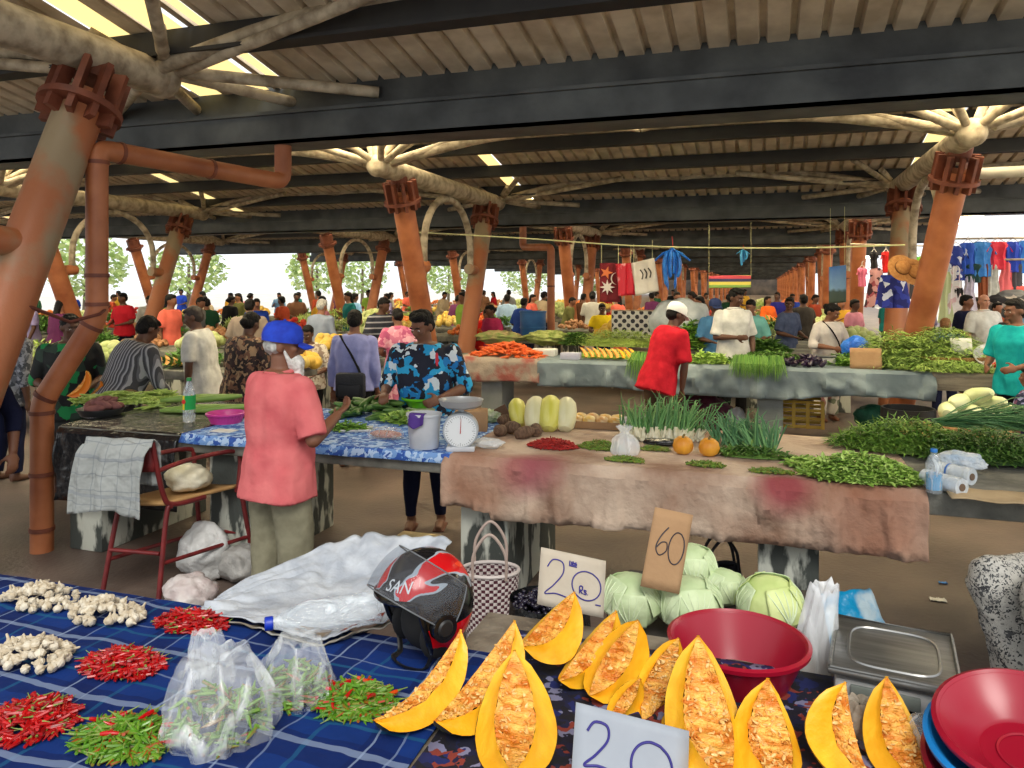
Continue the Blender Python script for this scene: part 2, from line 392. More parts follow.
tag(MB().tube([W(28, 306, d=5.0), W(70, 322, d=5.3), W(100, 314, d=5.45), W(109, 306, d=5.62)], .012, 8).build('wire_tie', mat('rusty_wire', S(92, 44, 30), .8)), 'rusty wire tied round the worn column and the downpipe', 'wire')
e0 = WY(495, 15.8, 0, 245); e1 = WY(540, 14.6, 0, 255)
pipe('downpipe', 'dark orange downpipe dropping beside the blue barrel', [WY(523, 15.9, 3.2), WY(523, 15.9, 2.75), WY(551, 15.2, 2.7), WY(551, 15.2, .02)], .08, M_orange, ((2, .3), (2, .7)), 12)
# right-hand edge pipe
tag(MB().tube([W(950, 175, d=9.6), W(1090, 168, d=8.7)], .07, 10).build('handrail_pipe', mat('pale_tube', S(196, 190, 176), .5)), 'pale horizontal tube joined to the right column top', 'pipe')
# string across the aisle, tied column to column
pts = bez([WY(410, 12.2, 0, 232), WY(520, 12.8, 0, 238), WY(640, 12.4, 0, 246), WY(780, 11.8, 0, 248), WY(905, 11.4, 0, 245)], 6)
tag(MB().tube(pts, .012, 6).build('washing_line', mat('yellow_cord', S(200, 200, 150), .8)), 'yellowish cord strung across the aisle between two columns', 'cord')
# ================================================================ counters and their cloths
T1, T2 = .9, .92
def counter(label, x0, x1, y0, y1, z, piers, group=None, m=None, th=.11, pw=.3, name='concrete_counter', mp=None):
    t = thing(name, label, 'counter', ((x0 + x1) / 2, (y0 + y1) / 2, 0), 0, group); cx, cy = (x0 + x1) / 2, (y0 + y1) / 2
    MB().rbox((x0 - cx, y0 - cy, z - th), (x1 - cx, y1 - cy, z), .012).build('slab', m or M_conc, t)
    for px in piers: MB().rbox((px - pw / 2 - cx, y0 + .08 - cy, 0), (px + pw / 2 - cx, y1 - .15 - cy, z - th + .002), .01).build('pier', mp or M_peel, t)
    return t
Y1 = 4.13
XB = WY(445, Y1).x                                   # where the brown cloth starts
piers1 = [WY(88, Y1 + .1).x, WY(230, Y1 + .1).x, WY(485, Y1 + .1).x, WY(788, Y1 + .1).x]
counter('long concrete market counter with peeling piers, spread with brown and blue cloths', -4.8, 4.6, Y1, Y1 + 1.3, T1, piers1)
def cloth(name, label, x0, x1, y0, y1, z, drop, m, amp=.012, seed=0, front_extra=None, cat='tablecloth', lift=.006, dy=.03, nu=90, wave=9.0, crumple=0):
    """sheet lying on a counter, its front edge hanging down in soft folds"""
    def fn(u, v):
        x = x0 + (x1 - x0) * u; ln = (y1 - y0) + drop; s = v * ln
        dl = drop * (1 + .12 * nz((x * 1.1, seed)) + (front_extra(u) if front_extra else 0))
        if s < (y1 - y0): p = V((x, y1 - s, z + lift + .008 * max(0, nz((x * 4, s * 4, seed)))))
        else:
            k = (s - (y1 - y0)) / drop; f = amp * (nz((x * wave, k * 1.2, seed)) * 1.6 + .6 * nz((x * 2.4 * wave, k * 2, seed + 4))) * min(1, k * 2 + .2)
            f += crumple * (.012 * abs(nz((x * 11 + k * 2, k * 4 - x * 5, seed))) + .008 * nz((x * 26, k * 9, seed + 2)))
            p = V((x, y0 - dy - abs(f) * 1.2 - f, z + lift - .015 - dl * k + .01 * nz((x * 3, k, seed))))
        return p
    o = MB().grid(fn, nu, 34).build(name, m, None, None, True, .006); return tag(o, label, cat)
def plaid_like(name, base, lines, bump=.15):  # woven check along the counter's own directions; lines: (axis, period, offset, width, colour, strength)
    m, nt, b = newmat(name); N = nt.nodes.new; L = nt.links.new; b.inputs['Roughness'].default_value = .85; b.inputs['Specular IOR Level'].default_value = .2
    tc = N('ShaderNodeTexCoord'); n = N('ShaderNodeTexNoise'); n.inputs['Scale'].default_value = 3.5; n.inputs['Detail'].default_value = 3; L(tc.outputs['Object'], n.inputs['Vector'])
    mx = N('ShaderNodeMixRGB'); mx.blend_type = 'LINEAR_LIGHT'; mx.inputs[0].default_value = .045; L(tc.outputs['Object'], mx.inputs[1]); L(n.outputs['Color'], mx.inputs[2])
    sp = N('ShaderNodeSeparateXYZ'); L(mx.outputs[0], sp.inputs[0])
    n3 = N('ShaderNodeTexNoise'); n3.inputs['Scale'].default_value = 5; L(tc.outputs['Object'], n3.inputs['Vector'])
    bc = N('ShaderNodeMixRGB'); L(n3.outputs['Fac'], bc.inputs[0]); bc.inputs[1].default_value = base; bc.inputs[2].default_value = tuple(c * .6 for c in base[:3]) + (1,)
    cur = bc.outputs[0]
    for ax, per, off, wd, colr, st in lines:
        a = N('ShaderNodeMath'); a.operation = 'ADD'; a.inputs[1].default_value = off + 50 * per; L(sp.outputs[ax], a.inputs[0])
        md = N('ShaderNodeMath'); md.operation = 'MODULO'; md.inputs[1].default_value = per; L(a.outputs[0], md.inputs[0])
        lt = N('ShaderNodeMath'); lt.operation = 'LESS_THAN'; lt.inputs[1].default_value = wd; L(md.outputs[0], lt.inputs[0])
        ml = N('ShaderNodeMath'); ml.operation = 'MULTIPLY'; ml.inputs[1].default_value = st; L(lt.outputs[0], ml.inputs[0])
        mm = N('ShaderNodeMixRGB'); L(ml.outputs[0], mm.inputs[0]); L(cur, mm.inputs[1]); mm.inputs[2].default_value = colr; cur = mm.outputs[0]
    L(cur, b.inputs['Base Color'])
    n2 = N('ShaderNodeTexNoise'); n2.inputs['Scale'].default_value = 14; L(tc.outputs['Object'], n2.inputs['Vector'])
    bp = N('ShaderNodeBump'); bp.inputs['Strength'].default_value = bump * 2; bp.inputs['Distance'].default_value = .03; L(n2.outputs['Fac'], bp.inputs['Height']); L(bp.outputs[0], b.inputs['Normal'])
    return m
m_brown = mat('stained_brown_cloth', S(140, 108, 88), .95, S(194, 172, 152), 2.6, .6, 24, contrast=(.36, .62), detail=9)
# dye stains with a shape of their own
nt_ = m_brown.node_tree; b_ = nt_.nodes['Principled BSDF']; lk = b_.inputs['Base Color'].links[0].from_socket
tc_ = nt_.nodes.new('ShaderNodeTexCoord')
def stain(col, cx, cy, cz, rad, st):
    global lk
    vm = nt_.nodes.new('ShaderNodeVectorMath'); vm.operation = 'DISTANCE'; vm.inputs[1].default_value = (cx, cy, cz); nt_.links.new(tc_.outputs['Object'], vm.inputs[0])
    mr = nt_.nodes.new('ShaderNodeMapRange'); mr.inputs[1].default_value = rad; mr.inputs[2].default_value = rad * .35; mr.inputs[3].default_value = 0; mr.inputs[4].default_value = st; nt_.links.new(vm.outputs['Value'], mr.inputs[0])
    mm = nt_.nodes.new('ShaderNodeMixRGB'); nt_.links.new(mr.outputs[0], mm.inputs[0]); nt_.links.new(lk, mm.inputs[1]); mm.inputs[2].default_value = col; lk = mm.outputs[0]
s1 = WY(520, Y1 - .03, .86); s2 = WY(545, Y1, .84); s3 = WY(785, Y1 - .03, .86); s4 = WY(770, Y1, .8); s5 = WY(880, Y1 - .03, .76)
stain(S(146, 66, 76), s1.x, s1.y, s1.z, .2, .8); stain(S(140, 66, 78), s2.x, s2.y + .05, s2.z, .18, .7); stain(S(138, 44, 58), s3.x, s3.y, s3.z + .03, .2, .85)
stain(S(140, 80, 54), s5.x, s5.y, s5.z, .42, .6); s6 = WY(470, Y1 - .03, .8); stain(S(146, 92, 64), s6.x, s6.y, s6.z, .35, .5)
nt_.links.new(lk, b_.inputs['Base Color'])
XE = WY(927, Y1).x
cloth('brown_tablecloth', 'stained brown cloth hanging over the front of the long concrete counter', XB, XE, Y1, Y1 + 1.25, T1, .31, m_brown, .028, 3, wave=7, nu=240, crumple=.55, front_extra=lambda u: .0 if u > .12 else -.15)
m_bluep = cellmat('blue_printed_cloth', [S(40, 80, 160), S(110, 150, 205), S(170, 195, 225), S(60, 105, 180)], 30)
cloth('blue_tablecloth', 'blue and white printed cloth under the white bucket and cucumbers', WY(182, Y1).x, XB + .03, Y1, Y1 + 1.2, T1 + .002, .035, m_bluep, .008, 8, nu=60)
m_black = mat('black_plastic', S(16, 17, 18), .25, S(30, 31, 34), 5, .9, 12, spec=.6)
cloth('black_plastic_sheet', 'shiny black plastic sheet over the left end of the counter', -4.78, WY(180, Y1).x, Y1, Y1 + 1.28, T1, .5, m_black, .03, 12, nu=60, cat='plastic sheet', wave=4)
# second row of counters
Y2 = 9.62
p2 = [WY(790 - 20, Y2 + .1).x, WY(492, Y2 + .1).x, WY(660, Y2 + .1).x]
M_gp = mat('grey_painted_pier', S(120, 126, 124), .8, S(140, 145, 142), 3, .2)
counter('grey concrete counter with blue-grey tarpaulin and pumpkin slices', WY(432, Y2).x, WY(930, Y2).x, Y2, Y2 + .75, T2, p2, mp=M_gp)
M_wood = mat('grey_wood', S(122, 112, 98), .85, S(160, 150, 132), 3, .3, 50, stretch=(1, 8, 8))
counter('wooden market stall of beans on the right, gourds stacked before it', WY(932, Y2).x, WY(932, Y2).x + 4.5, Y2 - .05, Y2 + 1.3, .93, [WY(1000, Y2).x, WY(960, Y2).x + 3], m=M_wood, th=.2, pw=.1, name='wooden_stall', mp=M_wood)
m_tarp = mat('blue_grey_tarpaulin', S(92, 106, 114), .7, S(128, 142, 148), 2.5, .35, 10)
cloth('grey_tarpaulin', 'blue-grey tarpaulin hanging below the pumpkin slices and chives', WY(538, Y2).x, WY(935, Y2).x, Y2, Y2 + .72, T2, .33, m_tarp, .045, 21, nu=110, cat='tarpaulin', wave=6, crumple=.5, front_extra=lambda u: -.25 * sin(u * 9) * (.3 + .4 * u))
m_tarp2 = stripemat('patterned_drape', [(0, S(150, 138, 124)), (.5, S(166, 152, 136)), (.75, S(140, 126, 116))], .06, 0)
cloth('patterned_drape', 'pale patterned drape with red hem below the carrots', WY(455, Y2).x, WY(540, Y2).x, Y2, Y2 + .72, T2 + .003, .3, mat('patterned_drape_red', S(156, 142, 128), .9, S(150, 84, 74), 3.2, .3, contrast=(.5, .62)), .02, 25, nu=40, wave=4)
struct('floor_kerb', MB().rbox((WY(560, 9).x, Y2 - .35, 0), (8, Y2 - .15, .16), .02), M_conc)
# further rows, back to the far end
cols_top = [S(120, 118, 110), S(140, 134, 122), S(96, 104, 112), S(128, 112, 96)]
far_counters = []
for i, (y, xs) in enumerate([(7.4, [(-11.5, -5.4)]), (9.6, [(-11.5, -6.2), (-5.2, -4.2)]), (11.6, [(-11.8, -6.5), (-20, -13.2)]), (13.6, [(-21, -13.4)]), (16.2, [(-21.5, -13.4)]), (21.2, [(-22, -15)]), (12.3, [(-1.6, 1.3)]), (14.2, [(-12, -5.8), (-4.6, 1.6)]), (17.0, [(-12, -6), (-4.8, 1.5)]), (19.6, [(-14, -6), (-4.5, 1.6)]), (23, [(-14, -6), (-4.5, 1.5)]), (27, [(-16, -6.3), (-4.6, 1.4)]), (32, [(-18, -6.4), (-4.6, 1.4)]), (38, [(-4.8, 1.4), (-20, -6.5)]), (46, [(-4.8, 1.4)])]):
    for a, b in xs:
        lab = 'concrete counter heaped with produce deeper inside the hall'; grp = 'counters deeper in the hall'
        if y == 14.2 and a == -4.6: lab, grp = 'grey counter carrying the tall blue barrel', None
        if y == 12.3: lab, grp = 'counter behind the second row, heaped with pale beans', None
        if (y, a) == (9.6, -5.2): lab, grp = 'small counter where the seated woman works', None
        if (y, a) == (7.4, -11.5): lab, grp = 'dark counter of pumpkin slices left of the white tee man', None
        far_counters.append((y, a, b)); counter(lab, a, b, y, y + 1.0, .88, [a + (b - a) * f for f in (.08, .5, .92)], grp)
counter('low counter far right beside the clothes sellers', 4.4, 8.2, 12.6, 13.5, .85, [4.7, 7.9], None, M_wood)
# ================================================================ foreground tables
ZT = .8
XM = -.86
YL, YR = 2.12, 2.42
M_edge = mat('worn_table_edge', S(150, 140, 124), .85, S(110, 98, 84), 8, .3, 40)
counter('concrete table spread with blue plaid cloth and chilli heaps', -3.6, XM - .03, .9, YL, ZT, [-3.3, -1.1], pw=.25, m=M_edge)
counter('concrete table of pumpkin wedges, scale and plastic basins', XM - .03, 2.6, .9, YR, ZT, [-.6, 1.0, 2.3], pw=.25, m=M_edge)
blue = S(14, 50, 120); wht = S(140, 156, 184); teal = S(26, 84, 122)
m_plaid = plaid_like('blue_plaid', blue, [(0, .30, .02, .10, S(8, 28, 80), .7), (1, .26, .05, .09, S(8, 28, 80), .7), (0, .30, .15, .012, teal, .6), (1, .26, .17, .012, teal, .7), (0, .30, .0, .007, wht, .6), (0, .30, .22, .006, wht, .4), (1, .26, .0, .02, wht, .5), (1, .26, .12, .006, wht, .4)])
def wrink(x, y): return .012 * max(0, nz((x * 3.2, y * 3.2, 5))) + .006 * nz((x * 8, y * 8, 2)) + .006
def fplaid(u, v):
    x = -3.55 + (XM + .09 + 3.55) * u; s = v * (1.12 + .22) - .02; y = YL + .01 - s + .03
    z = ZT + wrink(x, y)
    if s < .08: y = YL + .02 + .012 * nz((x * 6, 1)); z = ZT + .004 - (.08 - s) * 1.0
    return (x, y, z)
tag(MB().grid(fplaid, 120, 70).build('plaid_tablecloth', m_plaid, solid=.003), 'blue plaid cloth under the garlic and chilli heaps', 'tablecloth')
m_floral = cellmat('dark_floral_cloth', [S(10, 12, 36), S(16, 30, 92), S(8, 10, 24), S(12, 16, 46), S(130, 50, 40), S(12, 18, 56), S(10, 12, 30), S(120, 120, 150)], 34)
tag(MB().grid(lambda u, v: (XM + .1 + 2.4 * u, .95 + (YR - .12 - .95) * v, ZT + .004 + wrink(u * 3, v * 2) * .5), 60, 40).build('floral_tablecloth', m_floral, solid=.003), 'dark blue floral cloth under the pumpkin wedges', 'tablecloth')
# low crate behind the right-hand table that carries the cabbages
cb0 = W(600, z=.6, d=2.62)
t = thing('cabbage_crate', 'dark crate holding cabbages behind the price signs', 'crate', (.05, 2.86, 0), 0)
mk = mat('dark_crate', S(38, 34, 32), .8, S(60, 54, 48), 6)
MB().rbox((-.6, -.42, .63), (.16, .36, .70), .01).build('tray', mk, t)
for sx in (-.57, .13):
    for sy in (-.39, .33): MB().box((sx - .02, sy - .02, 0), (sx + .02, sy + .02, .64)).build('leg', mk, t)
# ================================================================ people
SK = {'deep': S(88, 56, 40), 'brown': S(118, 76, 54), 'mid': S(146, 98, 74), 'light': S(182, 130, 106)}
def skin(k): return mat('skin_' + k, SK[k], .55, None, bump=.05, bscale=30, sss=.05)
M_hair = mat('black_hair', S(11, 9, 9), .65, S(20, 17, 16), 40, .5, 60, spec=.2)
M_grey = mat('grey_hair', S(150, 148, 144), .7, S(200, 198, 192), 40, .5, 60)
M_eyew = mat('eye_white', S(220, 214, 206), .3); M_iris = mat('eye_dark', S(20, 13, 10), .2); M_lip = mat('lips', S(110, 56, 50), .5)
def person(label, loc, yaw, h=1.68, sk='brown', top=None, bottom=None, hem=.82, sleeve=.55, lean=0, head=(0, 0), arms=('down', 'down'), hair='short', hairm=None, voxel=.014,
           bulk=1.0, face=False, fingers=False, collar=None, legs='stand', long=None, group=None, curl=.5, belly=0.0, crouch=0.0, name='person', feet=None):
    """faces local -Y; yaw turns it; arms: preset or (elbow, wrist) offsets from the shoulder (out, forward, up)"""
    t = thing(name, label, 'person', loc, yaw, group); s = h / 1.7
    hip = .9 - crouch; LE = Matrix.Translation((0, 0, hip)) @ Matrix.Rotation(lean, 4, 'X') @ Matrix.Translation((0, 0, -.9))
    U = lambda p: LE @ V(p)
    PRE = {'down': ((.06, -.01, -.29), (.07, .05, -.54)), 'work': ((.09, .02, -.27), (-.03, .24, -.31)), 'fold': ((.08, .08, -.26), (-.14, .25, -.2)), 'reach': ((.08, .16, -.24), (.02, .40, -.33)), 'low': ((.06, .08, -.28), (.02, .2, -.5)), 'cell': ((.1, .05, -.25), (-.08, .25, -.12))}
    J = {}
    for sd, a in ((-1, arms[0]), (1, arms[1])):          # -1: the person's right (local -x when facing -y is their right)
        e, w = PRE[a] if isinstance(a, str) else a
        sh = V((sd * .172 * bulk, 0, 1.375)); f = lambda o: V((sh.x + sd * o[0], sh.y - o[1], sh.z + o[2]))
        J[sd] = (U(sh), U(f(e)), U(f(w)))
    LG = {}
    for sd in (-1, 1):
        hp = V((sd * .095, 0, hip - .02))
        if feet: ft = V((feet[sd][0], feet[sd][1], .08))
        else: ft = V((sd * .115, 0.02 * sd, .08))
        kn = hp.lerp(ft, .5) + V((0, -.03 - crouch * .8, 0)); LG[sd] = (hp, kn, ft)
    def ell(c, rx, ry, n=20, ex=2.6): return [U((c[0] + rx * math.copysign(abs(cos(2 * pi * i / n)) ** (2 / ex), cos(2 * pi * i / n)), c[1] + ry * math.copysign(abs(sin(2 * pi * i / n)) ** (2 / ex), sin(2 * pi * i / n)), c[2])) for i in range(n)]
    def torso(o=0.0, lo=.80, hi=1.47, q=1.0):
        prof = [(.80, .165, .115, 0), (.92, .168, .12, 0), (1.05, .15, .108 + belly * .6, -belly * .5), (1.2, .165, .115 + belly * .4, -belly * .4), (1.30, .176, .115, 0), (1.37, .165, .10, .005), (1.42, .13, .082, .01), (1.455, .085, .068, .01), (1.49, .062, .062, .005)]
        R_ = []
        zs = [lo] + [p[0] for p in prof if lo < p[0] < hi] + [hi]
        for z in zs:
            for a, b in zip(prof, prof[1:]):
                if a[0] <= z <= b[0] or (z < .8 and a is prof[0]) or (z > 1.49 and b is prof[-1]):
                    k = max(0, min(1, (z - a[0]) / (b[0] - a[0]))); v = [a[i] + (b[i] - a[i]) * k for i in range(4)]; fl = (max(0, 1.0 - z) * .12) if o else 0
                    R_.append(ell((0, v[3], z), (v[1] * bulk + o + fl), (v[2] * bulk + o + fl))); break
        return R_
    B = MB(); B.loft(torso())
    HM = LE @ Matrix.Translation((0, 0, 1.50)) @ Matrix.Rotation(head[0], 4, 'Z') @ Matrix.Rotation(head[1], 4, 'X') @ Matrix.Translation((0, 0, -1.50))
    hp_ = lambda p: HM @ V(p)
    def hball(mb, c, r, nu=16, nv=10): mb.ball(hp_(c), r, nu, nv, HM.to_3x3())
    B.tube([U((0, .01, 1.40)), U((0, .0, 1.47)), hp_((0, .005, 1.55))], [.075, .058, .056], 14)
    hball(B, (0, .012, 1.628), (.076, .094, .094)); hball(B, (0, -.025, 1.578), (.056, .066, .085)); hball(B, (0, -.05, 1.525), (.035, .032, .026))
    B.tube([hp_((0, -.09, 1.625)), hp_((0, -.108, 1.592)), hp_((0, -.098, 1.578))], [.009, .017, .014], 8)
    hball(B, (0, -.086, 1.55), (.026, .014, .011), 10, 6); hball(B, (0, -.082, 1.648), (.05, .016, .011), 10, 6)
    for sd in (-1, 1):
        hball(B, (sd * .078, .012, 1.598), (.011, .022, .034), 10, 8); hball(B, (sd * .04, -.064, 1.595), (.024, .022, .022), 10, 6)
        sh, el, wr = J[sd]
        B.tube([sh, sh.lerp(el, .5), el], [.048 * bulk, .048 * bulk, .042], 12); B.ball(sh, .05 * bulk, 12, 8); B.ball(el, .043, 12, 8)
        B.tube([el, el.lerp(wr, .35), wr], [.042, .042, .027], 12)
        d = (wr - el).normalized(); side = d.cross(U((0, -1, 0)) - U((0, 0, 0)));
        if side.length < .3: side = d.cross(V((0, 0, 1)))
        side.normalize(); up = side.cross(d)
        if not fingers: B.tube([wr, wr + d * .07, wr + d * .15], [.028, .04, .018], 10, True, .55); B.tube([wr + d * .03, wr + d * .08 - up * .045], [.014, .01], 8)
        else:
            pm = wr + d * .05
            Mx = Matrix((side, up, d)).transposed(); B.ball(pm, (.042, .017, .056), 14, 10, Mx)
            for i, ln in enumerate((.066, .076, .07, .055)):
                b0 = wr + d * .085 + side * (.030 - i * .02); c = curl + .1 * i
                b1 = b0 + (d * cos(c * .5) - up * sin(c * .5)) * ln * .42; b2 = b1 + (d * cos(c * 1.3) - up * sin(c * 1.3)) * ln * .35; b3 = b2 + (d * cos(c * 2) - up * sin(c * 2)) * ln * .28
                B.tube([b0, b1, b2, b3], [.0105, .0098, .009, .0072], 8)
            b0 = wr + d * .028 + side * .034; b1 = b0 + (d * .6 + side * .7 - up * .25).normalized() * .04; b2 = b1 + (d * .9 + side * .2 - up * .35).normalized() * .032
            B.tube([b0, b1, b2], [.014, .0115, .0085], 8)
        h_, k_, a_ = LG[sd]
        B.tube([h_, h_.lerp(k_, .4), k_], [.088, .082, .056], 14); B.tube([k_, k_.lerp(a_, .35), a_], [.056, .058, .036], 12); B.ball(k_, .057, 12, 8); B.ball(h_, .09, 12, 8)
        B.tube([a_ + V((0, .05, -.045)), a_ + V((0, -.06, -.045)), a_ + V((0, -.15, -.06))], [.032, .04, .026], 12, True, .9); B.ball(a_ + V((0, .02, -.02)), .04, 10, 8)
    body = link('body', fuse(B, 'body', skin(sk), voxel, 3), t)
    if top:
        Tm = MB(); Tm.loft(torso(.03, hem, 1.46))
        for sd in (-1, 1):
            sh, el, wr = J[sd]
            if sleeve > 0:
                Tm.ball(sh, .074 * bulk, 12, 8)
                if sleeve <= 1: Tm.tube([sh, sh.lerp(el, sleeve)], [.072 * bulk, .077 * bulk], 14)
                else: Tm.tube([sh, el], [.07 * bulk, .058], 14); Tm.ball(el, .058, 10, 8); Tm.tube([el, el.lerp(wr, sleeve - 1)], [.058, .052], 14)
        if long is not None:      # skirt of a dress
            Tm.loft([[V((q.x, q.y, q.z)) for q in ell((0, 0, hem + .02), .19 * bulk, .15 * bulk)], [V(((.2 + .02 * cos(i * 1.88)) * cos(2 * pi * i / 20), (.17 + .02 * sin(i * 2.5)) * sin(2 * pi * i / 20), long)) for i in range(20)]])
        sm = fuse(Tm, 'shirt', top, max(voxel * .9, .012), 4)
        wobble(sm, lambda p: .011 * nz((p[0] * 6, p[1] * 6, p[2] * 5), 1, len(label)) + .008 * nz((p[0] * 15, p[1] * 15, p[2] * 9), 1, 3))
        link('shirt', sm, t)
    if collar: MB().tube([U((.078 * sin(2 * pi * i / 16), .005 - .075 * cos(2 * pi * i / 16), 1.462 + .012 * cos(2 * pi * i / 16))) for i in range(17)], .014, 8).build('collar', collar, t)
    if bottom:
        Bm = MB(); hr = [ell((0, 0, z), rx * bulk + .012, ry * bulk + .012) for z, rx, ry in ((.78, .16, .112), (.9, .155, .108), (.98, .135, .09))]
        if crouch or lean: hr = [[V((q.x, q.y, q.z)) for q in g] for g in hr]
        Bm.loft(hr)
        for sd in (-1, 1):
            h_, k_, a_ = LG[sd]; wd = 1.0 if legs != 'wide' else 1.3; en = a_.lerp(k_, .03 if legs != 'crop' else .25)
            Bm.ball(h_, .098 * bulk, 12, 8); Bm.tube([h_, k_], [.1 * bulk, .078 * wd], 14); Bm.ball(k_, .077 * wd, 12, 8); Bm.tube([k_, en], [.077 * wd, .064 * wd if legs != 'tight' else .046], 14)
        tm = fuse(Bm, 'trousers', bottom, max(voxel * .9, .012), 4)
        wobble(tm, lambda p: .013 * nz((p[0] * 9, p[1] * 9, p[2] * 6), 1, 11))
        link('trousers', tm, t)
    hm = hairm or M_hair
    if hair and hair != 'bald':
        Hm = MB()
        if hair == 'rim': hball(Hm, (0, .03, 1.60), (.079, .083, .055)); 
        else: hball(Hm, (0, .028, 1.645), (.085, .094, .092)); hball(Hm, (0, .05, 1.60), (.078, .07, .075))
        if hair == 'crop': hball(Hm, (0, -.035, 1.70), (.062, .055, .03)); hball(Hm, (.03, -.03, 1.712), (.045, .05, .026)); hball(Hm, (-.035, 0, 1.71), (.045, .06, .03))
        if hair in ('bun', 'tied'): hball(Hm, (0, .12, 1.63 if hair == 'bun' else 1.58), (.045, .045, .045)); hball(Hm, (0, -.02, 1.70), (.066, .07, .03))
        if hair == 'long':
            Hm.loft([[hp_(((.085 - .0 * k) * cos(2 * pi * i / 14), .065 + .05 * sin(2 * pi * i / 14), 1.64 - .3 * k)) for i in range(14)] for k in (0, .5, 1)]); hball(Hm, (0, -.02, 1.70), (.066, .07, .03))
        if hair == 'short': hball(Hm, (0, -.01, 1.70), (.064, .075, .028))
        hmsh = fuse(Hm, 'hair', hm, max(voxel * .8, .008), 3)
        wobble(hmsh, lambda p: .006 * nz(p, 40))
        link('hair', hmsh, t)
    if face:
        for sd in (-1, 1):
            for c, r, m, nm in (((sd * .03, -.083, 1.613), (.0105, .006, .0048), M_eyew, 'eye'), ):
                e = MB(); hball(e, c, r, 10, 8); eo = e.build(nm, m, t); e = MB(); hball(e, (sd * .03, -.0875, 1.612), (.0052, .003, .005), 8, 6); e.build('iris', M_iris, eo)
            MB().tube([hp_((sd * .012, -.101, 1.636)), hp_((sd * .03, -.099, 1.642)), hp_((sd * .05, -.086, 1.636))], [.004, .0055, .003], 6).build('eyebrow', hm, t)
        e = MB(); hball(e, (0, -.0985, 1.5515), (.022, .007, .0055), 12, 6); e.build('lips', M_lip, t)
    t.scale = (s, s, s)
    return t, HM, J, U, LG
# ---------------------------------------------------------------- people one by one
def cl(name, c, c2=None, sc=12): return mat('cloth_' + name, c, .9, c2 or tuple(min(1, x * 1.12) for x in c[:3]) + (1,), sc, .35, 14, spec=.15)
def face_yaw(a): return YAW + a      # 0: faces the stand; pi: turned away; + turns toward picture right
def cap(t, HM, m, mb, label=None, tilt=0):
    c = MB(); q = lambda p: HM @ V(p)
    c.loft([[q((.097 * f * cos(2 * pi * i / 20), .012 + .113 * f * sin(2 * pi * i / 20), 1.628 + z)) for i in range(20)] for f, z in ((1, 0), (1.03, .03), (.98, .065), (.82, .098), (.5, .116), (.1, .122))])
    co = c.build('cap', m, t)
    b = MB().grid(lambda u, v: q(((u - .5) * .17 * (1 - .25 * v * v), -.085 - .085 * v * (1 - .5 * abs(2 * u - 1) ** 2.2), 1.638 - .018 * abs(2 * u - 1) ** 2 - .02 * v)), 10, 5)
    b.build('brim', mb, co, solid=.006)
    MB().ball(q((0, .012, 1.752)), .008, 8, 6).build('button', m, co); return co
# man in the blue cap
pink = mat('cloth_pink', S(196, 94, 98), .9, S(212, 116, 116), 5, .5, 10, spec=.1)
khaki = cl('khaki', S(122, 118, 98), S(142, 138, 116)); royal = mat('cap_royal_blue', S(18, 50, 170), .8, S(26, 66, 196), 20, .2, 60)
t, HM, J, U, LG = person('man in royal blue cap and salmon pink T-shirt, back turned, grey beard', W(278, d=4.2, z=0), face_yaw(pi - .6), 1.66, 'brown', pink, khaki, .76, .95, R(2), (R(-44), R(6)),
    (((.10, .0, -.27), (.05, .22, -.16)), ((.06, .05, -.28), (-.02, .27, -.25))), 'rim', M_grey, .009, 1.08, False, True, pink, 'wide', belly=.03)
cap(t, HM, royal, royal)
bd = MB(); bd.ball(HM @ V((0, -.08, 1.51)), (.056, .052, .06), 14, 10, HM.to_3x3()); bd.ball(HM @ V((0, -.095, 1.455)), (.046, .04, .07), 14, 10, HM.to_3x3()); bd.tube([HM @ V((.068, -.01, 1.585)), HM @ V((.058, -.045, 1.53)), HM @ V((.03, -.07, 1.50))], [.01, .016, .03], 10); bd.tube([HM @ V((-.068, -.01, 1.585)), HM @ V((-.058, -.045, 1.53)), HM @ V((-.03, -.07, 1.50))], [.01, .016, .03], 10)
link('beard', fuse(bd, 'beard', mat('white_beard', S(190, 186, 180), .8, S(230, 228, 224), 40, .6, 50), .008, 8), t)
# woman in the blue leaf blouse
leafc = cellmat('blue_leaf_print', [S(20, 24, 44), S(30, 150, 205), S(22, 120, 190), S(20, 24, 44), S(215, 225, 230), S(40, 165, 215), S(16, 20, 36)], 17, rand=1.6)
navy = cl('navy', S(24, 28, 52)); blackc = cl('black', S(20, 20, 22)); white = cl('white', S(186, 186, 184), S(206, 206, 204)); red = cl('red', S(172, 26, 40), S(196, 34, 50))
t, HM, J, U, LG = person('woman in blue leaf print blouse with short black hair, standing behind the cucumbers', W(426, d=6.0, z=0), face_yaw(-.05), 1.69, 'brown', leafc, navy, .72, 1.12, R(4), (R(-28), R(22)),
    (((.1, .03, -.26), (.07, .24, -.27)), ((.12, .05, -.25), (-.06, .27, -.30))), 'crop', None, .009, 1.2, True, True, None, 'tight', belly=.03, curl=.9)
MB().tube(bez([U((.10, -.05, 1.45)), U((.11, -.13, 1.36)), U((.11, -.165, 1.2)), U((.13, -.16, 1.02))], 6), .014, 8, True, .5).build('bag_strap', mat('red_strap', S(200, 40, 60), .7), t)
for sd in (-1, 1):
    a = LG[sd][2]; MB().rbox((-.045, -.15, -.085), (.045, .08, -.068), .006, Matrix.Translation(a)).build('sandal', mat('sandal', S(96, 52, 36), .7), t)
